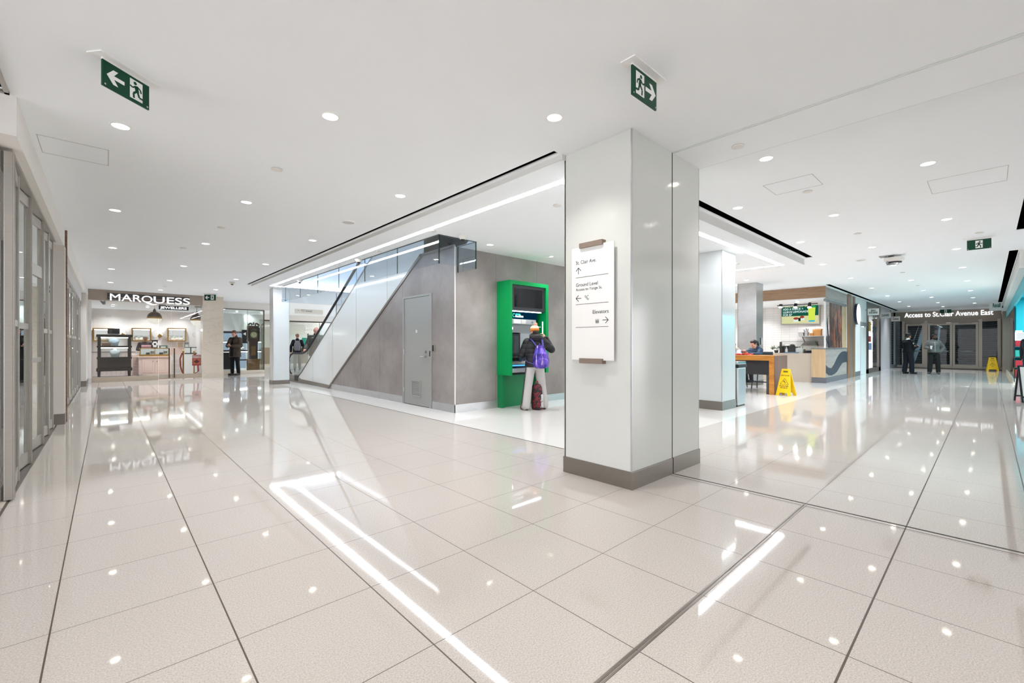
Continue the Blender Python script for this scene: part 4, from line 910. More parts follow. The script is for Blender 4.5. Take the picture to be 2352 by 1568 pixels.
obj('sheet', MB().box(a.x, YJ + .018, c.z, c.x, YJ + .024, a.z), M('maroon', '#8a2f28', 0.6), t); obj('picture', MB().box(a.x + .03, YJ + .016, c.z + .05, c.x - .03, YJ + .0175, a.z - .14), M('maroon_mottle', '#a2553a', 0.6, 0, .5, .6, 18), t)
for i, s_ in enumerate(('PROUDLY', 'CANADIAN')): text('lettering', s_, ((a.x + c.x) / 2, YJ + .015, a.z - .062 - .055 * i), RX, .055, m_white, t, align='CENTER', bold=.001, depth=.001, fit=.25)
L = [(0, .5), (.08, .32), (.18, .37), (.14, .12), (.26, .24), (.30, .16), (.45, .19), (.40, .06), (.46, .0), (.22, -.18), (.26, -.28), (.03, -.24), (.03, -.45)]; L = L + [(-u, v_) for u, v_ in L[::-1] if u > 0]
cx, cz = (a.x + c.x) / 2, c.z + .15; obj('maple_leaf', MB().prism([(cx + u * .2, cz + v_ * .2) for u, v_ in L], 'XZ', YJ + .0145, YJ + .0158), M('leaf_dark', '#4a120e', 0.6), t)

# ------------------------------------------------------------------ clock window and its room
struct('wall_clock_header', MB().box(3.40, YW2, 2.85, 6.1, YW2 + .2, CA), m_wall); struct('trim_25', MB().box(3.15, YW2 - .02, 2.82, 5.27, YW2 + .05, 2.85).box(5.235, YW2 - .02, 0, 5.27, YW2 + .05, 2.85), M('bronze_frame', '#4c443c', 0.4, 0.4))
wv = thing('window_3', 'recessed glass window in front of the longcase clock', 'shopfront window', (4.5, YW2, 0)); wv['kind'] = 'structure'
obj('stone_sill', MB().box(3.15, YW2 - .03, 0, 5.27, YW2 + .15, .15), m_marb, wv); obj('glass_pane', MB().box(3.15, YW2, .15, 4.60, YW2 + .012, 2.82), m_shop, wv); obj('glass_pane', MB().box(4.61, YW2, .15, 5.235, YW2 + .012, 2.82), m_shop, wv); obj('glass_seam', MB().box(4.60, YW2 - .002, .15, 4.61, YW2 + .014, 2.82), m_greengl, wv)
struct('wall_clock_back', MB().box(3.15, 27.0, 0, 5.4, 27.1, 2.94), m_wall); struct('window_4', MB().box(5.24, YW2 + .1, .1, 5.252, 27.0, 2.9), m_glass)
y = 25.2; t = thing('display_shelves', 'black framed lit glass shelves behind the man with the phone', 'display shelves', (4.2, y, 0))
obj('frame', MB().box(3.2, y, 1.86, 5.2, y + .4, 1.95).box(3.2, y, .95, 5.2, y + .4, 1.02).box(3.2, y, .5, 5.2, y + .4, .55), m_black, t); obj('back_panel', MB().box(3.2, y + .36, .1, 5.2, y + .4, 1.9), EM('cool_case', '#b9d2e8', 0.7), t)  # back panel given its own bluish glow for the shelf lighting
obj('light_strip', MB().box(3.25, y + .02, 1.40, 5.2, y + .06, 1.43).box(3.25, y + .02, .92, 5.2, y + .06, .95), EM('case_strip', '#ffffff', 6), t); obj('shelf', MB().box(3.2, y, 1.43, 5.2, y + .36, 1.47), m_dgrey, t)
for i in range(7): obj('jewel_pad', MB().ell((3.45 + i * .26, y + .15, 1.10 + .37 * (i % 2)), (.08, .05, .09), 10, 6), [m_white, m_offw][i % 2], t, True)
t = thing('black_counter', 'black counter with white top behind the man with the phone', 'counter', (3.7, 24.0, 0)); obj('body', MB().box(3.2, 23.9, .15, 4.3, 24.4, .92), m_black, t); obj('top', MB().box(3.18, 23.87, .92, 4.33, 24.42, .96), m_white, t); obj('plinth', MB().box(3.22, 23.95, 0, 4.25, 24.4, .15), m_white, t)
t = thing('dark_wall_screen', 'dark wall screen with a pale arrow left of the longcase clock', 'screen', (4.75, 26.0, 1.6)); a, c = P(556, 757, 24.8), P(566, 788, 24.8); obj('panel', MB().box(a.x, 24.8, c.z, c.x + .15, 24.86, a.z), m_black, t); obj('arrow', MB().prism([(a.x + .04, a.z - .2), (a.x + .16, a.z - .12), (a.x + .16, a.z - .28)], 'XZ', 24.795, 24.8), m_white, t)
# longcase clock
y = 22.85; Pc = lambda px, py: P(px, py, y)
t = thing('longcase_clock', 'tall wooden longcase clock with swan neck top behind the recessed window', 'longcase clock', (Pc(583, 800).x, y + .15, 0))
m_ma = wood('mahogany', '#33201a', '#4a2f25', (1, 1, 6), 4); m_oak = wood('honey_oak', '#5a3d1d', '#8a6532', (1, 1, 5), 3.5)
cx = Pc(583, 800).x; zf = lambda py: Pc(583, py).z; k = (Pc(597, 800).x - Pc(570, 800).x)
obj('base', MB().box(cx - k * .46, y, zf(850), cx + k * .50, y + .36, zf(827), .006), m_oak, t); obj('base_moulding', MB().box(cx - k * .50, y - .02, zf(828), cx + k * .54, y + .38, zf(824), .006), m_oak, t); obj('foot', MB().box(cx - k * .4, y + .04, 0, cx + k * .42, y + .34, zf(850)), m_oak, t)
obj('trunk', MB().box(cx - k * .38, y + .05, zf(826), cx + k * .36, y + .32, zf(783), .006), m_ma, t); obj('trunk_door', MB().box(cx - k * .20, y + .035, zf(816), cx + k * .18, y + .052, zf(795), .004), m_oak, t)
obj('hood', MB().box(cx - k * .44, y, zf(782), cx + k * .44, y + .34, zf(748), .005), m_ma, t); obj('hood_sill', MB().box(cx - k * .48, y - .02, zf(784), cx + k * .48, y + .36, zf(780), .006), m_ma, t)
for sgn_ in (-1, 1):
    obj('column', MB().cyl((cx + sgn_ * k * .46, y - .02, zf(780)), (cx + sgn_ * k * .46, y - .02, zf(752)), .022, n=10), m_ma, t, True)
    obj('finial', MB().lathe([(.03, 0), (.012, .03), (.028, .06), (.006, .11)], (cx + sgn_ * k * .47, y + .04, zf(749)), 10), m_gold, t, True)
    obj('swan_neck', MB().tube([(cx + sgn_ * k * .44, y + .05, zf(747)), (cx + sgn_ * k * .38, y + .05, zf(744.5)), (cx + sgn_ * k * .28, y + .05, zf(742.5)), (cx + sgn_ * k * .15, y + .05, zf(743.5)), (cx + sgn_ * k * .12, y + .05, zf(746)), (cx + sgn_ * k * .20, y + .05, zf(747))], .035, 8), m_ma, t, True)
obj('top_finial', MB().lathe([(.04, 0), (.02, .04), (.035, .08), (.005, .14)], (cx, y + .05, zf(746)), 10), m_ma, t, True)
dl = obj('dial', MB().box(cx - k * .30, y - .006, zf(777), cx + k * .30, y, zf(761)).cyl((cx, y, zf(761)), (cx, y - .006, zf(761)), k * .28, n=24), M('dial_dark', '#5a5a44', 0.5), t)
obj('chapter_ring', MB().cyl((cx, y - .006, zf(768.5)), (cx, y - .009, zf(768.5)), k * .285, n=28), M('dial_cream', '#c9c79a', 0.5), dl); b = MB()
for i in range(12):
    q = i * PI / 6; r_ = k * .235; b.box(cx + r_ * math.sin(q) - .008, y - .011, zf(768.5) + r_ * math.cos(q) - .02, cx + r_ * math.sin(q) + .008, y - .009, zf(768.5) + r_ * math.cos(q) + .02)
b.box(cx - .005, y - .012, zf(768.5), cx + .005, y - .009, zf(768.5) + .12).box(cx, y - .012, zf(768.5) - .005, cx + .08, y - .009, zf(768.5) + .005); obj('numerals_and_hands', b, m_ink, dl)
struct('wall_north_link', MB().box(5.3, 27.3, 0, 6.2, 27.4, CA), m_wall)

# ------------------------------------------------------------------ far north concourse: gym front, hanging sign, poster stand
YG = 30.0
struct('wall_gym_bulkhead', MB().box(6.1, YG, 2.82, 14.0, YG + .2, CA), m_wall); struct('trim_26', MB().box(6.1, YG - .01, 2.74, 14, YG + .1, 2.82), M('bronze_frame', '#4c443c'))
struct('window_5', MB().box(6.1, YG + .04, .1, 14, YG + .055, 2.74), m_shop); struct('trim_27', MB().box(6.1, YG, 0, 14, YG + .12, .1), m_marb)
struct('wall_gym_back', MB().box(5.5, 36, 0, 16, 36.1, CA), M('gym_wall', '#cfd0c8', 0.7)); struct('wall_gym_west', MB().box(5.95, 27.4, 0, 6.1, 36, CA), m_wall); struct('wall_north_east', MB().box(14, 15.8, 0, 14.1, 36, CA), m_wall)
struct('wall_gym_counter', MB().box(7.6, 33.6, 0, 10.8, 34.1, 1.1), M('taupe', '#8e8472', 0.6), 'taupe reception wall inside the far gym front', 'wall')
t = thing('gym_lettering', 'pale stacked letters on the far gym glass behind the escalator', 'shop sign', (8.6, YG, 2.2))
for s_, px, py, wpx in (('GOODLIFE', 699, 748, 44), ('FITNESS', 702, 757, 38), ('WOMEN', 701, 765, 32)):
    a, c = at(px, py, Y=YG), at(px + wpx, py, Y=YG); text('lettering', s_, (a.x, YG + .02, a.z), RX, .24, m_white, t, bold=.006, fit=c.x - a.x)
a, c = at(694, 768, Y=33.5), at(708, 768, Y=33.5); t = thing('teal_display', 'teal lit panel deep inside the gym', 'display', (a.x, 33.5, 1.1)); obj('panel', MB().box(a.x, 33.5, 1.2, a.x + .35, 33.55, 1.8), EM('teal_lit', '#3fa98a', 0.7), t); obj('frame', MB().box(a.x + .36, 33.45, .6, a.x + .44, 33.55, 2.1), m_black, t)
a, c = at(678, 709, Y=24.5), at(742, 722, Y=24.5); t = thing('hanging_sign', 'white hanging subway direction sign beyond the escalator foot', 'sign', ((a.x + c.x) / 2, 24.5, c.z))
obj('panel', MB().box(a.x, 24.5, c.z, c.x, 24.56, a.z), m_offw, t); obj('stem', MB().cyl((at(697, 705, Y=24.53).x, 24.53, a.z), (at(697, 705, Y=24.53).x, 24.53, CA), .02, n=8).box(at(693, 709, Y=24.5).x, 24.49, a.z, at(701, 709, Y=24.5).x, 24.57, a.z + .06), m_mgrey, t); text('lettering', '< · TTC Subway', (a.x + .12, 24.497, c.z + .10), RX, .15, m_ink, t, fit=.72, depth=.001)
t = thing('poster_stand', 'blue and white poster stand seen through the escalator glass', 'poster stand', (6.6, 18.8, 0)); a, c = at(722, 771, Y=18.8), at(741, 823, Y=18.8)
pm = obj('poster', MB().box(a.x, 18.8, c.z, c.x, 18.83, a.z), M('poster_blue', '#8fb0cc', 0.5), t); obj('stripe', MB().prism([(a.x + .02, c.z + .5), (c.x - .02, c.z + .75), (c.x - .02, c.z + .85), (a.x + .02, c.z + .6)], 'XZ', 18.795, 18.8).box(a.x + .05, 18.795, c.z + .25, c.x - .05, 18.8, c.z + .33), m_white, pm); obj('dark_band', MB().box(a.x, 18.796, c.z, c.x, 18.8, c.z + .22), M('poster_navy', '#3a4a60', 0.5), pm)
obj('leg', MB().box(a.x, 18.82, 0, a.x + .03, 18.86, a.z), m_alu, t); obj('leg', MB().box(c.x - .03, 18.82, 0, c.x, 18.86, a.z), m_alu, t); obj('foot', MB().box(a.x - .05, 18.6, 0, c.x + .05, 19.05, .03), m_alu, t)
# ------------------------------------------------------------------ food kiosk
KX, KY = 17.6, 3.68
fx = lambda px: at(px, 800, Y=KY).x           # how far along the kiosk side a photo column lies
X2 = fx(1945.5); X3 = fx(1953.2)
m_oakl = wood('light_oak', '#8e6f55', '#ad8d70', (.6, .6, 9), 2.4); m_oakg = wood('grey_oak', '#97918c', '#b5aea8', (.5, .5, 9), 2.4); m_oaky = wood('pale_oak', '#c7a67d', '#d9bc95', (9, 9, .6), 1.6)
struct('wall_kiosk_fascia', MB().box(KX, KY, 2.865, KX + .30, 9.5, 3.235), m_oakl, 'light oak fascia band over the food kiosk opening', 'fascia')
struct('wall_kiosk_side_fascia', MB().box(KX + .001, KY - .004, 2.865, X2, KY + .3, 3.235), m_oakg, 'grey oak fascia on the concourse side of the kiosk', 'fascia'); struct('trim_28', MB().box(KX - .01, KY - .015, 3.205, 34, KY - .004, 3.24), m_white)
struct('ceiling.006', MB().box(KX + .02, KY + .02, 2.855, 21.0, 9.5, 2.866), m_ceil); struct('trim_29', MB().box(X2, KY - .03, 0, X3, KY + .25, 3.235), wood('post_oak', '#82644e', '#9d7d64', (9, 9, .6), 2))
m_tile = None
tt = NT('white_wall_tile'); p_ = tt.pos(); bt = tt.n('TexBrick'); mp = tt.n('Mapping'); tt.put(mp.inputs[0], p_); mp.inputs[2].default_value = (PI / 2, 0, PI / 2)
sx_ = tt.sep(p_); cv = tt.n('CombineXYZ'); tt.put(cv.inputs[0], tt.math('ADD', sx_[1], sx_[0])); tt.put(cv.inputs[1], sx_[2]); tt.put(bt.inputs['Vector'], cv.outputs[0])
bt.offset = 0.0; bt.inputs['Scale'].default_value = 1.0; bt.inputs['Brick Width'].default_value = .30; bt.inputs['Row Height'].default_value = .10; bt.inputs['Mortar Size'].default_value = .004; bt.inputs['Color1'].default_value = (*lin('#e6e3e0'), 1); bt.inputs['Color2'].default_value = (*lin('#e2dfdc'), 1); bt.inputs['Mortar'].default_value = (*lin('#c4c0bc'), 1)
tt.bsdf(bt.outputs[0], 0.2); m_tile = tt.m
struct('wall_kiosk_back', MB().box(20.8, KY + .06, 0, 20.9, 7.05, 2.86), m_tile, 'white tiled rear wall of the food kiosk', 'wall'); struct('wall_kiosk_return', MB().box(20.9, KY + .25, 0, 21.0, 12, 3.24), m_wall); struct('wall_food_court', MB().box(16, 12, 0, 34, 12.1, 3.24), m_wall); struct('wall_kiosk_white', MB().box(20.7, 7.05, 0, 20.9, 9.6, 2.86), m_wall)
struct('trim_30', MB().box(20.68, 6.62, .9, 20.80, 7.05, 2.8), M('grey_tile', '#c6bfbb', 0.3))
c_ = thing('service_counter', 'long beige stone service counter of the food kiosk', 'counter', (KX + .15, 6.3, 0)); m_cnt = M('counter_stone', '#c6b9a8', 0.55, 0, .4, .06, 30)
obj('front_panel', MB().box(KX + .08, 4.05, 0, KX + .14, 9.0, .95), m_cnt, c_); obj('worktop', MB().box(KX + .06, 4.05, .95, KX + .75, 9.0, .985), m_cnt, c_)
c_ = thing('corner_counter', 'oak counter corner with a dark wave motif and grey plinth', 'counter', (KX + 1.6, KY + .2, 0))
obj('end_panel', MB().box(KX, KY + .002, .18, KX + .06, KY + .40, 1.13), m_oaky, c_); obj('side_panel', MB().box(KX + .002, KY, .18, 20.79, KY + .06, 1.13), m_oakg, c_); obj('worktop', MB().box(KX - .01, KY - .01, 1.13, 20.79, KY + .42, 1.165), M('ledge_grey', '#77787a', 0.4), c_); obj('inner_panel', MB().box(KX + .06, KY + .34, .18, 20.79, KY + .40, 1.13), m_oaky, c_)
obj('plinth', MB().box(KX + .02, KY - .012, 0, fx(1975), KY + .0, .18).box(KX - .002, KY - .012, 0, KX + .03, KY + .40, .18), M('plinth_slate', '#6d6f74', 0.45), c_)
w_ = [(0, .60), (.35, .50), (.75, .47), (1.15, .60), (1.55, .80), (1.95, .95), (2.4, 1.03), (2.85, 1.04), (3.28, .99)]; lo = [(3.28, .62), (2.85, .63), (2.4, .60), (1.95, .46), (1.55, .31), (1.15, .25), (.75, .22), (.35, .25), (0, .34)]
obj('wave_motif', MB().prism([(KX + .02 + u, z_) for u, z_ in w_] + [(KX + .02 + u, z_) for u, z_ in lo], 'XZ', KY - .006, KY), M('wave_slate', '#3b434d', 0.5), c_)
wn_ = thing('window_6', 'fixed glass screen above the oak counter showing the food photograph', 'glass screen', (19.2, KY, 1.17)); wn_['kind'] = 'structure'
obj('glass_pane', MB().box(KX + .03, KY + .02, 1.165, 20.79, KY + .032, 2.72), m_print_gl, wn_); obj('corner_post', MB().box(KX + .0, KY + .005, 1.165, KX + .06, KY + .05, 2.86).box(20.84, KY + .005, 1.165, 20.9, KY + .05, 2.86), m_white, wn_); obj('blind_roller', MB().cyl((KX - .05, KY + .0, 2.77), (20.6, KY + .0, 2.77), .055), M('roller_grey', '#8d9294', 0.35, 0.4), wn_, True)
t = thing('food_poster', 'large dark food photograph of roasted meat on the kiosk side glass', 'poster', (19.3, KY + .014, 1.18))
tp = NT('roast_print'); p_ = tp.pos(); n1 = tp.noise(p_, 3.2, 5, .65, (1.0, 1, .45)); n2 = tp.noise(p_, 11, 4, .7, (1.3, 1, .35))
col = tp.ramp(n1, [(.34, '#221d22'), (.44, '#3a2a28'), (.52, '#6d4231'), (.60, '#a5643f'), (.68, '#4a3531')]); col = tp.mix(tp.ramp(n2, [(.52, 0.0), (.64, 0.75)]), col, lin('#8a8184')); col = tp.mix(tp.ramp(n2, [(.30, 0.6), (.42, 0.0)]), col, lin('#15151d')); tp.bsdf(col, .35)
obj('print', MB().box(KX + .60, KY + .010, 1.18, 20.05, KY + .018, 2.72), tp.m, t); obj('margin', MB().box(20.05, KY + .010, 1.18, 20.78, KY + .018, 2.70), M('print_tan', '#c5ab85', 0.5, 0, .5, .25, 7), t); obj('dark_stripe', MB().prism([(KX + .20, 2.0), (KX + .42, 1.18), (KX + .62, 1.18), (KX + .26, 2.2)], 'XZ', KY + .010, KY + .018), M('print_navy', '#1f2c45', 0.5), t)
# menu screen on the tiled wall: faces west, reads toward -Y
a, c = at(1796, 698, X=20.72), at(1880, 741, X=20.72); t = thing('menu_screen', 'lit green menu screen offering a snack and lemonade combo', 'screen', (20.76, (a.y + c.y) / 2, c.z)); y0, y1, z0, z1 = c.y, a.y, c.z, a.z
obj('frame', MB().box(20.70, y0 - .04, z0 - .04, 20.80, y1 + .04, z1 + .04), m_alu, t); sf = obj('display', MB().box(20.69, y0, z0 + .30, 20.70, y1, z1), EM('menu_green', '#1c5a48', 1.0), t); obj('table_picture', MB().box(20.69, y0, z0, 20.70, y1, z0 + .30), EM('menu_cream', '#d9d9a4', 1.0), t)
W_ = y1 - y0; mt = EM('menu_text', '#e9fbff', 1.1); 
for i, (s_, fr) in enumerate((('MAKE IT A COMBO.', .74), ('ADD A SNACK +', .56), ('LILIKOI LEMONADE', .70), ('FOR $7', .25))):
    text('lettering', s_, (20.685, y1 - .05, z1 - .165 - i * .115), RmY, .115, EM('menu_cream_text', '#e8e2a8', 1.1) if i == 0 else mt, sf, bold=.001, depth=.001, fit=W_ * fr)
gx = 20.68; gy = y0 + .22; obj('drink', MB().prism([(gy - .10, z0 + .10), (gy + .10, z0 + .10), (gy + .125, z0 + .62), (gy - .125, z0 + .62)], 'YZ', gx, gx + .006), EM('lemonade', '#d6ea55', 1.0), t); obj('glass_base', MB().prism([(gy - .10, z0 + .05), (gy + .10, z0 + .05), (gy + .105, z0 + .11), (gy - .105, z0 + .11)], 'YZ', gx - .002, gx + .004), EM('glass_blue', '#39b7d8', 1.0), t)
b = MB()
for k in range(5): b.ell((gx, gy - .10 + .04 * k, z0 + .64 + .02 * (k % 2)), (.006, .05, .03), 10, 5)
obj('mint', b, EM('mint_green', '#2ea45f', 1.0), t)
for k, yy in enumerate((y0 + .76, y0 + .55)):
    obj('snack_rice', MB().box(gx, yy - .10 + .02 * k, z0 + .06 + .06 * k, gx + .006, yy + .10 - .02 * k, z0 + .17 + .05 * k, .02 if False else 0), EM('rice', '#dbeee4', 1.0), t); obj('snack_meat', MB().ell((gx, yy, z0 + .20 + .05 * k), (.006, .10 - .02 * k, .05), 12, 6), EM('meat_red', '#a8433a', .9), t)
obj('seaweed_band', MB().box(gx - .003, y0 + .60, z0 + .09, gx + .004, y0 + .68, z0 + .22), EM('seaweed', '#12251c', 1.0), t)
# track lights
t = thing('track_light', 'black lighting track with three spot heads in front of the menu screen', 'track light', (19.4, 5.2, 2.85)); a, c = at(1785, 695, X=19.3), at(1842, 692, X=19.3)
obj('track', MB().box(19.28, c.y - .5, 2.79, 19.33, a.y, 2.82), m_black, t)
for px, on in ((1794, 0), (1828, 1), (1860, 1)):
    q = at(px, 701, X=19.3); s_ = obj('spot_head', MB().cyl((19.3, q.y, 2.80), (19.3, q.y, q.z + .08), .012, n=8).cyl((19.3, q.y, q.z + .09), (19.24, q.y, q.z - .07), .045, .07), m_black, t, True); obj('lamp_face', MB().cyl((19.245, q.y, q.z - .068), (19.238, q.y, q.z - .082), .062), EM('spot_on', '#fffdf4', 22) if on else EM('spot_dim', '#fffaf0', 4), s_)
# rear shelf and counter goods
t = thing('steel_shelf', 'steel bracket shelves holding boxes under the menu screen', 'shelf', (20.6, 4.4, 1.5)); y0_, y1_ = at(1905, 770, X=20.5).y, at(1839, 770, X=20.5).y
for z_ in (1.60, 1.20): obj('board', MB().box(20.3, y0_, z_, 20.8, y1_, z_ + .03), m_steelh, t)
b = MB()
for yy in (y0_ + .1, y1_ - .1):
    for z_ in (1.60, 1.20): b.tube([(20.34, yy, z_), (20.5, yy, z_ - .10), (20.79, yy, z_ - .28)], .014, 8)
obj('bracket', b, m_dgrey, t)
def goods(nm, px, X_, zb, shape, mat, label, cat, pt=None):
    q = at(px, 790, X=X_); t = thing(nm, label, cat, (X_, q.y, zb)); b = MB(); shape(b, X_, q.y, zb); obj('body', b, mat, t, True)
    if pt: pt(t, X_, q.y, zb)
    return t
m_kr = M('kraft_box', '#a8763f', 0.7)
bxs = lambda w_, d_, h_: (lambda b, x, y, z: b.box(x - d_ / 2, y - w_ / 2, z, x + d_ / 2, y + w_ / 2, z + h_, .006))
lid = lambda mat, w_, d_, h_: (lambda t, x, y, z: obj('lid', MB().box(x - d_ / 2 - .006, y - w_ / 2 - .006, z + h_ * .82, x + d_ / 2 + .006, y + w_ / 2 + .006, z + h_), mat, t))
goods('takeaway_box', 1865, 20.5, 1.63, bxs(.13, .2, .11), m_kr, 'small brown takeaway box on the top steel shelf', 'box', lid(M('kraft_lid', '#b98a52', .7), .13, .2, .11)); goods('takeaway_box', 1872, 20.55, 1.63, bxs(.12, .2, .26), m_kr, 'tall stack like brown takeaway box, middle of the top steel shelf', 'box', lid(M('kraft_lid', '#b98a52'), .12, .2, .26)); goods('takeaway_box', 1881, 20.5, 1.63, bxs(.18, .2, .27), m_kr, 'tallest brown takeaway box at the glass end of the top steel shelf', 'box', lid(M('kraft_lid', '#b98a52'), .18, .2, .27))
goods('utensil_tub', 1852, 20.5, 1.63, lambda b, x, y, z: b.lathe([(.08, 0), (.10, .16), (.095, .16)], (x, y, z), 16), m_steelh, 'steel tub of utensils on the top shelf', 'utensil tub', lambda t, x, y, z: obj('utensils', MB().cyl((x, y - .03, z + .1), (x, y - .06, z + .28), .012, n=6).cyl((x, y + .02, z + .1), (x, y + .0, z + .30), .012, n=6).cyl((x, y + .04, z + .1), (x, y + .08, z + .26), .012, n=6), m_black, t))
goods('steel_bin', 1841, 20.5, 1.63, bxs(.16, .25, .13), m_steelh, 'steel bin at the near end of the top shelf', 'bin', lambda t, x, y, z: obj('rim', MB().box(x - .135, y - .09, z + .125, x + .135, y + .09, z + .14), m_alu, t)); goods('tray_stack', 1860, 20.45, 1.23, lambda b, x, y, z: b.prism([(y - .28, z), (y + .28, z), (y + .16, z + .16), (y - .2, z + .18)], 'YZ', x - .15, x + .15), M('tray_dark', '#5a5552', 0.5), 'dark trays heaped on the lower steel shelf', 'trays', lambda t, x, y, z: obj('tray_edge', MB().box(x - .16, y - .29, z, x + .16, y + .29, z + .02), m_alu, t))
CT = .985; cX = KX + .45
goods('kettle_urn', 1804, cX, CT, lambda b, x, y, z: b.lathe([(.12, 0), (.12, .22), (.09, .26), (.03, .28)], (x, y, z), 18), m_black, 'black urn with grey lid on the service counter next to the grey post', 'urn', lambda t, x, y, z: obj('lid', MB().ell((x, y, z + .26), (.13, .13, .05)), m_alu, t, True)); goods('sauce_bottle', 1806.5, KX + .25, CT, lambda b, x, y, z: b.lathe([(.04, 0), (.042, .12), (.018, .17), (.012, .20)], (x, y, z), 14), m_white, 'white squeeze bottle on the service counter in front of the urn', 'bottle', lambda t, x, y, z: obj('cap', MB().cyl((x, y, z + .19), (x, y, z + .225), .014, n=10), m_offw, t)); goods('coffee_maker', 1820, cX, CT, bxs(.20, .24, .22), M('machine_dark', '#3a3a3d', 0.35, .3), 'dark coffee machine on the service counter behind the blue tray', 'coffee machine', lambda t, x, y, z: obj('hopper', MB().lathe([(.10, 0), (.07, .08), (.02, .10)], (x, y, z + .22), 12), m_black, t, True))
goods('counter_canister', 1828, cX, CT, lambda b, x, y, z: b.lathe([(.055, 0), (.055, .17), (.02, .2)], (x, y, z), 14), m_steelh, 'steel canister on the service counter next to the coffee machine', 'canister', lambda t, x, y, z: obj('lid', MB().box(x - .08, y - .13, z + .19, x + .08, y + .08, z + .225), m_black, t)); goods('white_caddy', 1838, KX + .35, CT, bxs(.20, .22, .17), m_white, 'white caddy standing on the service counter behind the glass guard', 'caddy', lambda t, x, y, z: obj('napkins', MB().box(x - .05, y - .06, z + .17, x + .05, y + .06, z + .20), m_offw, t)); goods('kraft_cup_stack', 1846, KX + .45, CT, lambda b, x, y, z: b.lathe([(.045, 0), (.06, .15)], (x, y, z), 14), m_kr, 'stack of kraft cups on the service counter', 'cups', lambda t, x, y, z: obj('cup_rim', MB().lathe([(.063, .14), (.063, .155)], (x, y, z), 14), m_white, t)); goods('payment_terminal', 1858, KX + .4, CT, bxs(.22, .15, .09), m_black, 'black payment terminal on the service counter', 'payment terminal', lambda t, x, y, z: obj('screen', MB().box(x - .09, y - .08, z + .085, x + .02, y + .08, z + .095), M('screen_dim', '#4b5357'), t)); goods('blue_tray', 1817, KX + .2, CT, bxs(.46, .2, .025), M('tray_blue', '#2c5e8c', 0.4), 'blue tray lying on the service counter front edge', 'tray', lambda t, x, y, z: obj('paper_liner', MB().box(x - .08, y - .15, z + .025, x + .08, y + .1, z + .03), m_white, t))
t = thing('counter_post', 'grey upright post on the service counter beside the plant', 'post', (KX + .3, at(1793.5, 790, X=KX + .3).y, CT)); yp = at(1793.5, 790, X=KX + .3).y; obj('post', MB().box(KX + .26, yp - .03, CT, KX + .34, yp + .03, CT + .40, .004), m_dgrey, t); obj('foot', MB().box(KX + .22, yp - .06, CT, KX + .38, yp + .06, CT + .012), m_dgrey, t)
t = thing('glass_guard', 'low clear glass guard on the service counter', 'glass guard', (KX + .2, 4.5, CT)); ya, yb_ = at(1878, 790, X=KX + .2).y, yp - .04; obj('glass_pane', MB().box(KX + .195, ya, CT, KX + .205, yb_, CT + .42), m_shop, t); obj('top_edge', MB().box(KX + .19, ya, CT + .42, KX + .21, yb_, CT + .428).box(KX + .19, ya - .006, CT, KX + .21, ya, CT + .428), m_greengl, t)
# plant
t = thing('potted_plant', 'small leafy green plant on the service counter beside the grey post', 'potted plant', (KX + .3, at(1783, 800, X=KX + .3).y, CT)); qx, qy = t.location.x, t.location.y
obj('pot', MB().lathe([(.05, 0), (.075, .10), (.07, .10)], (qx, qy, CT), 16), m_dgrey, t, True); random.seed(5); b = MB()
for i in range(120):
    u, v_, r_ = random.uniform(0, 2 * PI), random.uniform(-.2, 1), .13 * random.random() ** .4; p = V((qx + r_ * math.cos(u), qy + r_ * math.sin(u) * 1.15, CT + .14 + .11 * v_ * random.random() + .02)); R_ = Euler((random.uniform(-1, 1), random.uniform(-1, 1), u)).to_matrix(); L_ = random.uniform(.025, .045)
    b.quad(p, p + R_ @ V((L_, -L_ * .35, .01)), p + R_ @ V((L_ * 1.9, 0, 0)), p + R_ @ V((L_, L_ * .35, .01)))
obj('foliage', b, M('leaf_green', '#4d6a45', 0.5, 0, .4, .35, 30), t)

# ------------------------------------------------------------------ high table, chairs, bin, wet floor signs
t = thing('high_table', 'high wooden table with waterfall end and striped end panel', 'table', (12.95, 4.9, 0)); m_tk = wood('teak_front', '#9a5f1f', '#c98a35', (1, .5, 3), 3); m_wal = wood('walnut_stripe', '#5e4238', '#8c6c5c', (14, 1, .4), 1.6)
tx0, tx1, ty0, ty1, tz = 12.45, 13.48, 3.68, 6.9, .992
obj('table_top', MB().box(tx0, ty0 + .13, tz - .125, tx1, ty1, tz, .003), m_tk, t); obj('end_panel', MB().box(tx0, ty0 + .012, 0, tx1, ty0 + .13, tz, .003), m_tk, t); obj('end_facing', MB().box(tx0 + .002, ty0, 0, tx1, ty0 + .012, tz), m_wal, t); obj('end_panel', MB().box(tx0, ty1 - .13, 0, tx1, ty1, tz - .125), m_tk, t); obj('modesty_panel', MB().box(tx0 + .05, ty0 + .14, .50, tx0 + .08, ty1 - .13, tz - .125), M('panel_black', '#222021', 0.6), t); b = MB()
for yy in (ty0 + .16, 5.4): b.box(tx0 + .06, yy, 0, tx0 + .11, yy + .05, .87)
obj('support_post', b, m_dgrey, t)
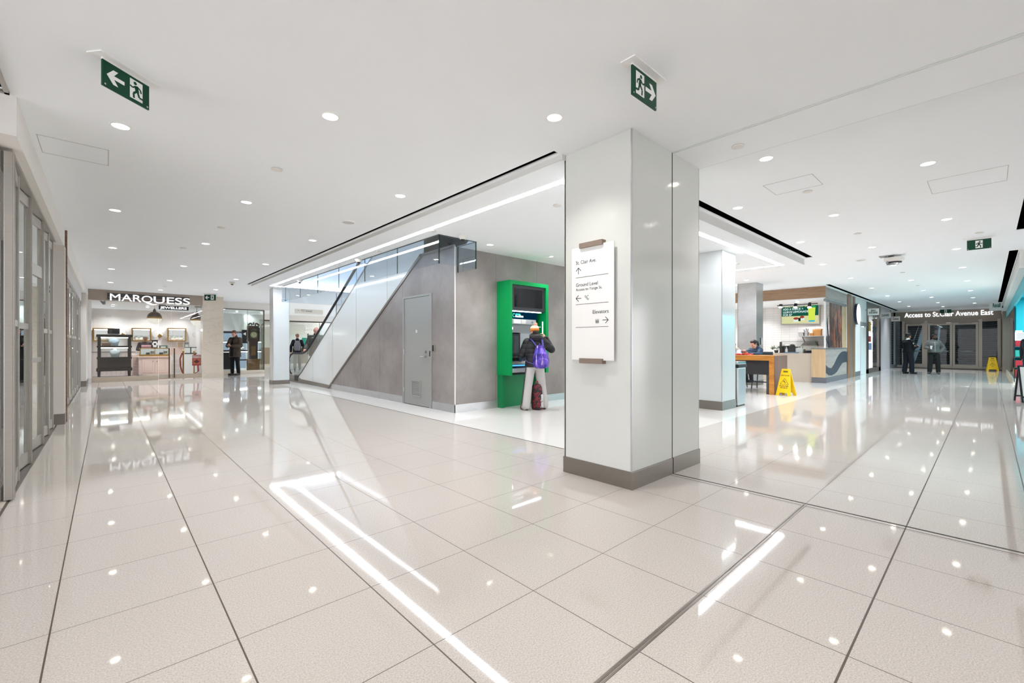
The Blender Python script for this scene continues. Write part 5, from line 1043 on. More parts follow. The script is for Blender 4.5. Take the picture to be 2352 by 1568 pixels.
def bar_chair(x, y, label, proto=[None]):
    if proto[0] is not None: return dup(proto[0], (x, y, 0), label, 'dark high chairs')
    t = thing('high_chair', label, 'high chair', (x, y, 0), 'dark high chairs'); m = M('chair_metal', '#4e5358', 0.45, .4); s_ = .20
    obj('seat', MB().box(x - s_, y - s_, .60, x + s_, y + s_, .64, .008), m, t); 
    for dx in (-1, 1):
        for dy in (-1, 1): obj('leg', MB().cyl((x + dx * (s_ - .02), y + dy * (s_ - .02), .60), (x + dx * (s_ + .02), y + dy * (s_ + .02), 0), .017, n=8), m, t)
    for dy in (-1, 1): obj('back_post', MB().cyl((x + s_ - .02, y + dy * (s_ - .02), .62), (x + s_ + .06, y + dy * (s_ - .02), 1.07), .016, n=8), m, t)
    obj('backrest', MB().box(x + s_ + .025, y - s_, .97, x + s_ + .055, y + s_, 1.07, .006), m, t); obj('back_rail', MB().box(x + s_ + .01, y - s_, .88, x + s_ + .035, y + s_, .91), m, t); b = MB()
    b.box(x - s_, y - s_, .20, x - s_ + .03, y + s_, .23).box(x - s_, y - s_, .20, x + s_, y - s_ + .02, .23).box(x - s_, y + s_ - .02, .20, x + s_, y + s_, .23); obj('footrest', b, m, t); proto[0] = t; return t
gY = at(1737, 800, X=13.75).y; hY = at(1686, 800, X=13.75).y
bar_chair(13.95, gY - .10, 'dark metal high chair the girl in the blue jacket sits on'); bar_chair(13.95, hY, 'dark metal high chair under the child in the pale fur trimmed coat')
t = thing('litter_bin', 'stainless litter bin with perforated front beside the white column', 'litter bin', (9.8, 3.72, 0)); bx0, bx1, by0, by1 = 9.5, 9.93, 3.475, 4.05
obj('body', MB().box(bx0, by0, .03, bx1, by1, .80, .02), m_steelh, t); obj('base_ring', MB().box(bx0 + .02, by0 + .02, 0, bx1 - .02, by1 - .02, .03), m_dgrey, t); obj('bag_liner', MB().box(bx0 - .015, by0 - .015, .80, bx1 + .015, by1 + .015, .865, .015), m_black, t); obj('lid', MB().box(bx0 - .005, by0 - .005, .865, bx1 + .005, by1 + .005, .93, .02), m_chrome, t)
b = MB()
for i in range(12):
    for j in range(28): b.box(bx0 - .001, by0 + .08 + i * .036, .07 + j * .019, bx0 + .001, by0 + .096 + i * .036, .078 + j * .019)
obj('perforations', b, m_ink, t); text('lettering', 'Trash', (bx0 - .002, by0 + .30, .655), RmY, .06, m_ink, t, depth=.0005); obj('pictogram', MB().box(bx0 - .002, by0 + .20, .70, bx0, by0 + .24, .75).cyl((bx0 - .001, by0 + .15, .76), (bx0, by0 + .15, .76), .012, n=10).prism([(by0 + .13, .69), (by0 + .145, .69), (by0 + .165, .74), (by0 + .135, .745)], 'YZ', bx0 - .002, bx0), m_ink, t)
def wet_sign(loc, rz, label, h=.66, wd=.30, lines=True):
    t = thing('wet_floor_sign', label, 'wet floor sign', loc, 'yellow wet floor signs'); Mr = Matrix.Translation(loc) @ Matrix.Rotation(rz, 4, 'Z'); m = M('sign_yellow', '#f2c70c', 0.42); sp_ = .15; th = math.atan2(sp_, h)
    for sd in (-1, 1):
        Ms = Mr @ Matrix.Translation((0, sd * sp_, 0)) @ Matrix.Rotation(sd * th, 4, 'X'); L_ = h / math.cos(th)
        w0, w1 = wd / 2, wd / 2 * .62
        poly = [(-w0, 0), (-w0 + .07, 0), (-w0 + .085, .07), (w0 - .085, .07), (w0 - .07, 0), (w0, 0), (w1, L_ * .86), (w1 - .01, L_), (-w1 + .01, L_), (-w1, L_ * .86)]
        ax = Ms @ Matrix(((1, 0, 0, 0), (0, 0, -1, 0), (0, 1, 0, 0), (0, 0, 0, 1)))
        pn = obj('front_panel' if sd < 0 else 'rear_panel', MB(ax).prism(poly, 'XY', -.011, .011), m, t)
        if sd < 0:
            z_ = .0118; obj('hand_slot', MB(ax).box(-.055, L_ * .87, .010, .055, L_ * .93, z_), M('slot_grey', '#6a5c1a', .6), pn); cz_ = L_ * .52; s_ = .085
            b = MB(ax)
            T_ = [(0, cz_ + s_), (-s_ * 1.15, cz_ - s_ * .8), (s_ * 1.15, cz_ - s_ * .8)]
            for i in range(3):
                p, q = V((*T_[i], 0)), V((*T_[(i + 1) % 3], 0)); d = (q - p).normalized(); n_ = V((-d.y, d.x, 0)) * .0045; b.prism([(p + n_)[:2], (q + n_)[:2], (q - n_)[:2], (p - n_)[:2]], 'XY', .010, z_)
            b.cyl((-.015, cz_ + .02, .010), (-.015, cz_ + .02, z_), .010, n=10)
            for p, q in (((-.012, cz_ + .012), (.008, cz_ - .018)), ((.008, cz_ - .018), (.035, cz_ - .022)), ((.008, cz_ - .018), (.028, cz_ - .045)), ((-.01, cz_), (-.03, cz_ - .01)), ((-.006, cz_ + .005), (.018, cz_ + .012))):
                p, q = V((*p, 0)), V((*q, 0)); d = (q - p).normalized(); n_ = V((-d.y, d.x, 0)) * .005; b.prism([(p + n_)[:2], (q + n_)[:2], (q - n_)[:2], (p - n_)[:2]], 'XY', .010, z_)
            obj('warning_symbol', b, m_ink, pn); R_ = ax.to_3x3()
            for s__, zz, sz in ((('WET FLOOR', L_ * .735, .036), ('PLANCHER', L_ * .335, .042), ('MOUILLÉ', L_ * .27, .042)) if lines else (('CAUTION', L_ * .735, .036), ('WET', L_ * .30, .036))):
                text('lettering', s__, ax @ V((0, zz, z_)), R_ @ V((1, 0, 0)), sz, m_ink, pn, up=R_ @ V((0, 1, 0)), align='CENTER', bold=.0015, depth=.0005)
    obj('hinge', MB(Mr).cyl((-wd * .22, 0, h - .006), (wd * .22, 0, h - .006), .012, n=10), m, t); return t
wet_sign((12.62, 3.47, 0), -1.75, 'yellow wet floor sign leaning by the striped end of the high table', h=.66, wd=.35); wet_sign((32.2, -.12, 0), -PI / 2 + .1, 'far yellow wet floor sign by the street access doors', h=.66, wd=.42, lines=False)

# ------------------------------------------------------------------ small shops along the kiosk side, up to the street doors
struct('wall_east_white', MB().box(X3, KY, .18, fx(1976), KY + .2, 3.235), m_white, 'white wall beyond the kiosk carrying the round lit sign', 'wall'); struct('trim_31', MB().box(fx(1954), KY - .02, 0, fx(1957.5), KY, 3.2), m_alu); struct('trim_32', MB().box(fx(1958), KY - .03, 0, fx(1962.3), KY, 3.2), wood('post_oak', '#82644e', '#9d7d64'))
t = thing('round_sign', 'round white lit sign with dark rim on the white wall past the kiosk', 'shop sign', (fx(1963.5), KY - .05, 2.52)); obj('lit_face', MB().cyl((fx(1963.5), KY - .13, 2.52), (fx(1963.5), KY - .12, 2.52), .41, n=40), EM('round_face', '#eef4fb', 1.25), t); obj('rim', MB().cyl((fx(1963.5), KY - .12, 2.52), (fx(1963.5), KY, 2.52), .42, n=40), M('rim_navy', '#25324a', 0.4), t, True)
d5 = thing('door_4', 'flush white door with a grey header plate past the round sign', 'door', (fx(1983), KY, 0)); d5['kind'] = 'structure'; obj('door_leaf', MB().box(fx(1978), KY + .02, .01, fx(1988.5), KY + .06, 2.05), m_white, d5); obj('header_plate', MB().box(fx(1976), KY - .03, 2.10, fx(1989.5), KY + .02, 2.25), m_mgrey, d5); obj('door_frame', MB().box(fx(1977), KY, 0, fx(1978), KY + .06, 2.1).box(fx(1988.5), KY, 0, fx(1989.5), KY + .06, 2.1), m_offw, d5)
struct('wall_east_upper', MB().box(fx(1976), KY, 2.1, fx(1990), KY + .2, 3.235), m_white)
R0, R1, R2, R3 = fx(1990), fx(1994), fx(2017.5), fx(2022)
w7 = thing('window_7', 'small repair shop window with dark interior and stickers', 'shopfront window', ((R1 + R2) / 2, KY, 0)); w7['kind'] = 'structure'
obj('window_frame', MB().box(R0, KY - .02, 0, R1, KY + .08, 2.65).box(R2, KY - .02, 0, R3, KY + .08, 3.2).box(R0, KY - .02, 0, R3, KY + .08, .2), m_steel, w7); obj('glass_pane', MB().box(R1, KY + .02, .2, R2, KY + .032, 2.65), m_shop, w7); obj('header_panel', MB().box(R0, KY, 2.65, R3, KY + .1, 3.235), M('header_taupe', '#7d766e', 0.5, 0, .5, .2, 3), w7); obj('sticker_dots', MB().box(R1 + .1, KY + .015, 1.9, R1 + .8, KY + .019, 2.35), M('dots_mustard', '#a98a3c', 0.6), w7); obj('red_notice', MB().box(R1 + .1, KY + .014, 1.42, R1 + .8, KY + .019, 1.68), M('notice_red', '#9c3a38', 0.6), w7); obj('blue_notice', MB().box(R1 + .1, KY + .014, 1.05, R1 + 1.0, KY + .019, 1.36), M('notice_blue', '#8597b5', 0.6), w7)
b = MB()
random.seed(3)
for i in range(26): yy, zz = R1 + .4 + random.random() * 1.3, 1.85 + random.random() * .65; b.box(yy - .06, KY + .013, zz - .015, yy + .06, KY + .018, zz + .015)
obj('shoe_prints', b, m_ink, w7)
struct('wall_repair_back', MB().box(R0, 6.0, 0, R3, 6.1, 3.2), m_mgrey); t = thing('repair_counter', 'dark counter with pale top inside the repair shop window', 'counter', (R1 + .8, 4.3, 0)); obj('body', MB().box(R1 + .05, 4.1, 0, R1 + 1.5, 4.6, .62), m_dgrey, t); obj('pale_top', MB().box(R1, 4.05, .62, R1 + 1.55, 4.65, .70), m_offw, t); obj('till', MB().box(R1 + .2, 4.2, .70, R1 + .9, 4.5, 1.0), m_offw, t)
struct('wall_east_pillar', MB().box(R3, KY - .02, 0, fx(2042.5), KY + .3, 3.235), M('pillar_lilac', '#cfcdd0', 0.5), 'pale pillar between the repair shop and the glass door shop', 'pillar')
G0, G1, G2, G3 = fx(2042.5), fx(2046.5), fx(2066), 33.5
w8 = thing('window_8', 'narrow greenish glass shopfront next to the street doors', 'shopfront window', ((G0 + G3) / 2, KY, 0)); w8['kind'] = 'structure'; obj('window_frame', MB().box(G0, KY - .02, 0, G1, KY + .08, 3.2).box(G2, KY - .02, 0, G3, KY + .08, 3.2).box(G0, KY - .03, 0, G3, KY + .08, .16), M('frame_bluegrey', '#8f979b', 0.4, .3), w8); obj('glass_pane', MB().box(G1, KY + .02, .16, G2, KY + .032, 3.2), GL('green_shop_glass', '#b9ccc6', 1.2), w8); obj('door_pull', MB().cyl((G1 + .2, KY - .05, 1.0), (G1 + .2, KY - .05, 1.25), .02, n=8), m_black, w8); struct('wall_green_back', MB().box(G0, 5.4, 0, G3, 5.5, 3.2), M('bluegreen', '#8ea5a6', .6))
def blade(px, py0, py1, X_, wpx, label, lines, mats, y_in=KY):
    a, c = at(px, py0, X=X_), at(px + wpx, py1, X=X_); t = thing('blade_sign', label, 'shop sign', (X_, (a.y + c.y) / 2, c.z), 'white blade signs')
    obj('sign_panel', MB().box(X_, min(c.y, a.y), c.z, X_ + .08, max(a.y, c.y), a.z), m_offw, t); obj('bracket', MB().box(X_ + .02, min(a.y, y_in), a.z - .06, X_ + .06, max(a.y, y_in) + .02, a.z - .03), m_mgrey, t)
    for (s_, fz, sz, mt_, fw, of) in lines: text('lettering', s_, (X_ - .003, (a.y + c.y) / 2 + (fw / 2 - of) * (a.y - c.y), c.z + fz * (a.z - c.z)), RmY, sz, mt_, t, bold=.004, depth=.001, fit=fw * (a.y - c.y))
    return t
blade(1993, 709, 723, fx(1993) - .6, 25.5, 'white blade sign of the repair shop, nearest the kiosk', [("SEAN'S", .58, .11, m_ink, .42, 0), ('SHOE REPAIR', .25, .11, m_ink, .78, 0)], None); blade(2021.5, 718, 730, fx(2021.5) - .6, 24, 'white blade sign with one dark word on the pale pillar', [('CLEANERS', .35, .14, m_ink, .72, 0)], None); blade(2047, 727, 737, fx(2047) - .6, 20, 'white blade sign with a red mark by the greenish glass shop', [('ateway', .30, .16, m_ink, .5, .11), ('G', .28, .20, M('mark_red', '#a83227', .5), .18, -.26)], None)
# street access doors
XE = 33.5
m_br = M('bronze_beam', '#857a6d', 0.4, .35, .5, .08, 2)
struct('wall_street_beam', MB().box(XE, -.9, 2.62, XE + .3, KY + .1, 3.235), m_br, 'bronze beam over the street access doors', 'beam'); struct('trim_33', MB().box(XE - .02, -.9, 3.15, XE, KY + .1, 3.24), m_fascia)
t = thing('access_sign', 'white lit street access lettering on the bronze beam', 'sign', (XE, 1.5, 2.8)); a, c = at(2078, 730, X=XE), at(2282, 724, X=XE); text('lettering', 'Access to St.Clair Avenue East', (XE - .05, a.y, 2.84), RmY, .36, m_letter, t, bold=.008, depth=.02, fit=a.y - c.y); obj('mounting_rail', MB().box(XE - .03, c.y, 2.93, XE - .005, a.y, 2.95), m_steel, t)
yy = lambda px: at(px, 780, X=XE).y
fr = MB()
for p0_, p1_ in ((2072, 2078), (2123, 2130), (2248, 2256), (2291, 2299)): fr.box(XE - .03, yy(p1_), 0, XE + .12, yy(p0_), 2.62)
struct('trim_34', fr, brushed('bronze_post', '#a69b8e', 0.4, (1, 1, 20), .6)); struct('trim_35', MB().box(XE - .02, yy(2299), 2.50, XE + .1, yy(2072), 2.62), m_br); struct('trim_36', MB().box(XE + .1, -1, -.01, XE + .15, KY, .0), m_black)
struct('trim_37', MB().box(XE - 1.3, -.45, 0, XE + .3, KY, .006), M('entrance_mat', '#5a524a', 0.95, 0, .2, .2, 20), 'dark entrance mat before the street doors', 'mat')
def sdoor(n, p0_, p1_, label, pull):
    d_ = thing('door_%d' % n, label, 'glass door', (XE, (yy(p0_) + yy(p1_)) / 2, 0)); d_['kind'] = 'structure'; y1_, y0_ = yy(p0_), yy(p1_); w_ = .09; b = MB()
    b.box(XE + .01, y0_, .02, XE + .07, y0_ + w_, 2.48).box(XE + .01, y1_ - w_, .02, XE + .07, y1_, 2.48).box(XE + .01, y0_ + w_, 2.36, XE + .07, y1_ - w_, 2.48).box(XE + .01, y0_ + w_, .02, XE + .07, y1_ - w_, .22); obj('door_frame', b, brushed('bronze_post', '#a69b8e'), d_); obj('glass_pane', MB().box(XE + .035, y0_ + w_, .22, XE + .045, y1_ - w_, 2.36), m_door_gl, d_)
    if pull: obj('push_bar', MB().tube([(XE + .01, y0_ + .12, .98), (XE - .05, y0_ + .15, .93), (XE - .05, y1_ - .35, .93), (XE + .01, y1_ - .3, .98)], .02, 8), m_chrome, d_, True)
    obj('closer', MB().box(XE - .03, (y0_ + y1_) / 2 - .25, 2.42, XE + .01, (y0_ + y1_) / 2 + .25, 2.50), m_br, d_)
sdoor(5, 2080, 2123, 'single bronze glass street door behind the security guard', True); sdoor(6, 2131, 2187, 'bronze glass street door behind the man with the cup', True); sdoor(7, 2188, 2247, 'bronze glass street door with push bar next to the fixed side pane', True); struct('window_9', MB().box(XE + .035, yy(2291), .12, XE + .045, yy(2256), 2.55), m_door_gl)
t = thing('roller_grille', 'closed roller grille of thin slats behind the street doors', 'roller grille', (XE + .8, 1.6, 0)); b = MB()
for i in range(24): b.box(XE + .8, -.9, .12 + i * .105, XE + .815, KY, .135 + i * .105)
obj('slats', b, M('grille_slat', '#a9adb2', 0.5, .2), t); obj('bottom_bar', MB().box(XE + .79, -.9, 0, XE + .83, KY, .10), m_alu, t); obj('side_guide', MB().box(XE + .78, -.95, 0, XE + .86, -.9, 2.7).box(XE + .78, KY, 0, XE + .86, KY + .05, 2.7), m_alu, t)
t = thing('stair_rail', 'bright steel edged stair string rising behind the grille', 'stair', (XE + 2, 2.6, 0)); obj('string', MB().prism([(3.2, 0), (3.05, 0), (2.35, 2.7), (2.6, 2.7)], 'YZ', XE + 2.0, XE + 2.1), M('rail_blue', '#b9d8ee', 0.2, .5), t); obj('handrail', MB().cyl((XE + 1.95, 3.35, .3), (XE + 1.95, 2.75, 2.7), .03), m_chrome, t, True); obj('second_string', MB().prism([(2.05, 1.2), (1.98, 1.2), (1.85, 2.6), (1.95, 2.6)], 'YZ', XE + 2.0, XE + 2.1), M('rail_blue', '#b9d8ee'), t)
struct('wall_lobby', MB().box(XE + 4.2, -1, 0, XE + 4.3, KY + .3, 3.2).box(XE + .3, KY + .12, 0, XE + 4.3, KY + .2, 3.2).box(XE + .3, -1.0, 0, XE + 4.3, -.95, 3.2), M('lobby_dark', '#2b2f34', 0.5)); t = thing('lobby_light', 'small bright linear lamp inside the street lobby', 'lamp', (XE + 3.6, 1.7, 2.6)); obj('tube', MB().box(XE + 3.3, 1.5, 2.55, XE + 3.35, 2.1, 2.60), EM('lobby_tube', '#fffbe8', 5), t); obj('housing', MB().box(XE + 3.28, 1.45, 2.60, XE + 3.37, 2.15, 2.64), m_dgrey, t)

# ------------------------------------------------------------------ pharmacy along the south side of the east concourse
PY = -.57; m_teal = M('teal_paint', '#00a9b8', 0.4); m_tealg = GL('teal_glass', '#5fd6df', 0.7)
struct('wall_pharmacy_bulkhead', MB().box(13.9, -.62, 2.86, XE, -.43, CR), m_fascia, 'white bulkhead above the pharmacy front', 'bulkhead'); struct('trim_38', MB().box(13.9, -.60, 2.55, 31.0, PY + .02, 2.86), m_teal); struct('wall_pharmacy_end', MB().box(13.9, -3.9, 0, 14.0, -1.3, 3.24), M('teal_deep', '#087d85', .5))
w10 = thing('window_10', 'teal tinted glass of the pharmacy front', 'shopfront window', (26, PY, 0)); w10['kind'] = 'structure'; obj('glass_pane', MB().box(22.0, PY - .006, .12, 31.0, PY + .006, 2.55), m_tealg, w10); obj('sill', MB().box(22.0, PY - .05, 0, 31.0, PY + .03, .12), m_marb, w10); obj('glass_edge', MB().box(21.98, PY - .01, .05, 22.0, PY + .01, 2.55).box(26, PY - .008, .12, 26.02, PY + .008, 2.55), m_black, w10)
struct('wall_pharmacy_back', MB().box(14, -4.0, 0, 33, -3.9, 3.2), m_teal, 'bright turquoise wall inside the pharmacy', 'wall'); struct('wall_pharmacy_east', MB().box(30.9, -3.9, 0, 31.0, PY - .02, 3.2), m_teal); struct('wall_pharmacy_divider', MB().box(24.2, -3.9, 0, 24.3, PY - .1, 2.9), m_teal); struct('ceiling.007', MB().box(14, -4, 2.95, 31, -.64, 3.0), m_teal); struct('wall_pharmacy_pier', MB().box(31.0, -.9, 0, XE, -.44, CR), m_br)
t = thing('product_shelf', 'product shelf with red, white and teal packs at the pharmacy entrance', 'shelf', (23.35, -1.05, 0)); sh = t
obj('side_panel', MB().box(23.55, -1.5, 0, 23.6, -.60, 1.75), M('teal_deep', '#087d85'), t)
for i in range(5): obj('shelf_board', MB().box(23.1, -1.5, .12 + i * .36, 23.6, -.60, .15 + i * .36), m_dgrey, t)
random.seed(8); pc = [M('pack_red', '#b3222f', .4), M('pack_white', '#dfe2e4', .4), M('pack_teal', '#2f9a8e', .4), M('pack_dark', '#26304a', .4)]; pn_ = {0: 'red', 1: 'white', 2: 'teal green', 3: 'navy'}
rowsn = ['bottom shelf', 'second shelf', 'third shelf', 'fourth shelf', 'top shelf']; ordn = ['nearest the concourse', 'second from the concourse', 'third from the concourse', 'fourth from the concourse']
for i in range(5):
    for j in range(4):
        k = [0, 0, 2, 0, 1][i] if random.random() < .7 else random.choice([1, 3]); y_ = -.62 - j * .2; x_ = 23.13; z_ = .15 + i * .36; h_ = random.uniform(.18, .28)
        o = obj('product_pack', MB().box(x_, y_ - .17, z_, x_ + .2, y_, z_ + h_, .01), pc[k], None); tag(o, '%s pack on the %s of the pharmacy unit, %s' % (pn_[k], rowsn[i], ordn[j]), 'pack', 'packs on the pharmacy shelf')
t = thing('paper_notice', 'small white notice above the product shelf at the pharmacy entrance', 'notice', (22.6, -.73, 1.42)); obj('sheet', MB().box(22.6, -.86, 1.42, 22.605, -.60, 1.70), m_white, t); b = MB()
for i in range(5): b.box(22.596, -.83, 1.46 + i * .045, 22.6, -.64, 1.472 + i * .045)
obj('print', b, M('print_violet', '#6a6a86', .6), t)
a, c = at(2272, 697, X=28.6), at(2301, 712, X=28.6); t = thing('blade_sign', 'white box sign with a dark green name at the pharmacy front', 'shop sign', (28.6, (a.y + c.y) / 2, c.z), 'white blade signs'); obj('sign_box', MB().box(28.6, c.y, c.z, 28.85, a.y, a.z), m_offw, t); text('lettering', 'Rexall', (28.595, a.y - .10, c.z + .14), RmY, .24, M('name_green', '#0d6157', .5), t, bold=.008, depth=.001, fit=(a.y - c.y) * .62); obj('bracket', MB().box(28.7, -.62, c.z + .1, 28.76, c.y, c.z + .2), m_mgrey, t)
# sandwich board
t = thing('sandwich_board', 'black framed sandwich board with white face cut off by the picture edge', 'sandwich board', (15.1, -.73, 0)); Mb = Matrix.Translation((15.1, -.73, 0)) @ Matrix.Rotation(-1.35, 4, 'Z')
for sd in (-1, 1):
    Ms = Mb @ Matrix.Translation((0, sd * .24, 0)) @ Matrix.Rotation(sd * .30, 4, 'X'); pn = obj('board_face', MB(Ms).box(-.27, -.006, .14, .27, .006, .82), m_white, t); obj('board_frame', MB(Ms).box(-.30, -.012, 0, -.27, .012, .85).box(.27, -.012, 0, .30, .012, .85).box(-.27, -.012, .82, .27, .012, .85).box(-.27, -.012, .11, .27, .012, .14), m_black, t)
# ------------------------------------------------------------------ people
def CL(name, col, rough=.8, ridge=0, fold=.5, var=.15, spec=.25):
    """cloth: creases, and for padded jackets the stitched rings"""
    if name in MATS: return MATS[name]
    t = NT(name); p = t.pos(); n = t.noise(p, 9, 4, .6, (1, 1, .45)); c = lin(col); h = n
    if ridge:
        z = t.math('ADD', t.math('MULTIPLY', t.sep(p)[2], ridge), t.math('MULTIPLY', n, .6)); h = t.math('ADD', t.math('MULTIPLY', n, .5), t.math('POWER', t.math('ABSOLUTE', t.math('SINE', z)), .45))
    b = t.bsdf(t.mix(n, tuple(q * (1 - var) for q in c), tuple(min(1, q * (1 + var)) for q in c)), rough, 0, spec); t.bump(b, h, fold, .025); MATS[name] = t.m; return t.m
def remesh(mb, vox, smooth=4):
    me = mb.mesh('tmp'); o = bpy.data.objects.new('tmp', me); COL.objects.link(o)
    r = o.modifiers.new('r', 'REMESH'); r.mode = 'VOXEL'; r.voxel_size = vox; r.adaptivity = 0
    if smooth: s = o.modifiers.new('s', 'SMOOTH'); s.iterations = smooth; s.factor = 0.5
    dg = bpy.context.evaluated_depsgraph_get(); out = bpy.data.meshes.new_from_object(o.evaluated_get(dg))
    bpy.data.objects.remove(o); bpy.data.meshes.remove(me)
    for p in out.polygons: p.use_smooth = True
    return out
SKIN = {'light': M('skin_light', '#d9a58c', .55), 'tan': M('skin_tan', '#b07a5c', .55), 'pink': M('skin_pink', '#d79a88', .5), 'brown': M('skin_brown', '#5d3b2c', .5)}
m_eye = M('eye_dark', '#1e1714', .2); m_lip = M('lip', '#8e4a42', .5)
def up(p): return V(p)

class Figure:
    """one person; local axes: +Y ahead, +X the person's right hand, z up, metres for a height of 1.75"""
    def __init__(s, label, loc, heading, H, skin, pose=None, head=(0, 0), wide=1.0, female=False, name='person'):
        s.k = H / 1.75; s.loc = V(loc); s.wide = wide
        s.t = thing(name, label, 'person', s.loc)
        s.M = Matrix.Translation(s.loc) @ Matrix.Rotation(heading, 4, 'Z') @ Matrix.Scale(s.k, 4)
        j = dict(pelvis=(0, 0, .95), waist=(0, .0, 1.08), chest=(0, .005, 1.27), neck=(0, -.015, 1.465), head=(0, .012, 1.615))
        for sg, n in ((1, 'R'), (-1, 'L')):
            j.update({'hip' + n: (sg * .09, 0, .92), 'knee' + n: (sg * .10, .025, .50), 'ankle' + n: (sg * .105, -.02, .085), 'toe' + n: (sg * .125, .15, .03), 'sh' + n: (sg * .172, -.01, 1.385), 'el' + n: (sg * .245, -.045, 1.12), 'wr' + n: (sg * .25, .06, .885), 'hd' + n: (0, .25, -1.0), 'curl' + n: .5, 'pn' + n: (-sg, 0, 0)})
        j.update(pose or {}); s.j = {k: (V(v) if isinstance(v, tuple) else v) for k, v in j.items()}
        s.skin = SKIN[skin]; pitch, yaw = head
        s.HM = Matrix.Translation(s.j['head']) @ Matrix.Rotation(yaw, 4, 'Z') @ Matrix.Rotation(-pitch, 4, 'X')
        s.build_body()
    def fit(s, me): me.transform(s.M); return me
    def torso(s, b, inf=0.0, z0=None, n=24):
        p, w_, c, nk = s.j['pelvis'], s.j['waist'], s.j['chest'], s.j['neck']; W = s.wide
        shy = V((0, (s.j['shR'].y + s.j['shL'].y) / 2, (s.j['shR'].z + s.j['shL'].z) / 2))
        rr = [(p + V((0, 0, -.09)), .150 * W + inf, .105 * W + inf), (p, .170 * W + inf, .120 * W + inf), (w_, .150 * W + inf, .110 * W + inf), (c, .178 * W + inf, .122 * W + inf), ((c + shy) / 2 + V((0, 0, .03)), .182 * W + inf, .112 * W + inf), (shy + V((0, -.005, .005)), .135 * W + inf * .8, .085 + inf * .7), ((shy + nk) / 2 + V((0, 0, .02)), .075 + inf * .6, .068 + inf * .5), (nk, .055 + inf * .4, .058 + inf * .4)]
        if z0 is not None: rr[0] = (V((p.x, p.y, z0)), rr[1][1] + .004, rr[1][2] + .006)
        b.loft(rr, n)
        for q in 'RL': b.rc(nk + V((0, -.01, -.045)), s.j['sh' + q] + V((0, 0, -.012)), .056 + inf * .6, .050 + inf * .9)
    def arm(s, b, n, inf=0.0, upto=1.0):
        j = s.j; w_ = j['el' + n].lerp(j['wr' + n], upto)
        b.rc(j['sh' + n], j['el' + n], .054 + inf, .043 + inf * .9); b.rc(j['el' + n], w_, .043 + inf * .9, .030 + inf * (.8 if upto < 1 else .5))
    def leg(s, b, n, inf=0.0, flare=0.0, short=0.0):
        j = s.j; b.rc(j['hip' + n], j['knee' + n], .083 * s.wide + inf, .056 + inf + flare * .4); a = j['ankle' + n].lerp(j['knee' + n], short); b.rc(j['knee' + n], a, .056 + inf + flare * .4, .042 + inf + flare)
    def hand(s, b, n):
        j = s.j; sg = 1 if n == 'R' else -1; w_ = j['wr' + n]; d = j['hd' + n].normalized(); pn = j['pn' + n]; pn = (pn - d * pn.dot(d)).normalized(); sd = d.cross(pn) * 1.0
        c = w_ + d * .05; Rm = Matrix((sd, d, pn)).transposed(); b.ell(c, (.040, .052, .017), 14, 9, Rm); cu = j['curl' + n]
        for i, (off, L) in enumerate(((-.029, .060), (-.010, .074), (.010, .078), (.029, .068))):
            p0 = w_ + d * .085 + sd * off; a1 = cu * .8; d1 = (d * math.cos(a1) + pn * math.sin(a1)); p1 = p0 + d1 * L * .5; a2 = cu * 1.9; d2 = (d * math.cos(a2) + pn * math.sin(a2)); p2 = p1 + d2 * L * .42; a3 = cu * 2.6; d3 = (d * math.cos(a3) + pn * math.sin(a3))
            b.rc(p0, p1, .0100, .0092, 8, 3); b.rc(p1, p2, .0092, .0085, 8, 3); b.rc(p2, p2 + d3 * L * .22, .0085, .0075, 8, 3)
        ts = j.get('th' + n, 1.0); q = w_ + d * .028 + sd * .03 * ts; q1 = q + d * .028 + sd * .026 * ts + pn * .012; b.rc(q, q1, .0125, .0105, 8, 3); b.rc(q1, q1 + d * .030 + pn * .012 * (1 + cu), .0105, .0085, 8, 3)
    def build_body(s):
        b = MB(); s.torso(b)
        for n in 'RL': s.arm(b, n); s.leg(b, n); s.hand(b, n); b.rc(s.j['ankle' + n] + V((0, 0, -.03)), s.j['toe' + n], .040, .030)
        hd = s.j['head']; b.rc(s.j['neck'] + V((0, 0, -.04)), hd + V((0, -.015, -.05)), .056, .052); H = MB(s.HM); H.b.free(); H.b = b.b
        H.ell((0, -.008, .03), (.073, .093, .088), 20, 14); H.ell((0, .022, -.04), (.060, .068, .072), 18, 12); H.ell((0, .045, -.088), (.036, .036, .026), 14, 9); H.rc((0, .082, .012), (0, .104, -.030), .008, .0145, 10); H.ell((0, .062, -.012), (.055, .030, .045), 14, 9)
        for sg in (-1, 1): H.ell((sg * .074, -.008, -.012), (.010, .020, .032), 10, 8); H.ell((sg * .028, .083, .026), (.022, .010, .007), 10, 6)
        H.ell((0, .085, -.062), (.024, .012, .008), 10, 6)
        me = remesh(b, .0072, 3); s.body = put('body', s.fit(me), s.skin, s.t)
        for sg in (-1, 1):
            e = MB(s.M @ s.HM); e.ell((sg * .030, .0875, .006), (.0105, .006, .0055), 12, 8); obj('eye', e, m_eye, s.t, True)
        e = MB(s.M @ s.HM); e.ell((0, .0935, -.062), (.022, .006, .004), 12, 6); obj('mouth', e, m_lip, s.t, True)
        return s
    def wear(s, name, mat, fn, vox=.011, smooth=4, parent=None):
        b = MB(); fn(b); return put(name, s.fit(remesh(b, vox, smooth)), mat, parent or s.t)
    def hw(s, name, mat, fn, vox=.008, smooth=3):           # worn on the head
        b = MB(s.HM); fn(b); return put(name, s.fit(remesh(b, vox, smooth)), mat, s.t)
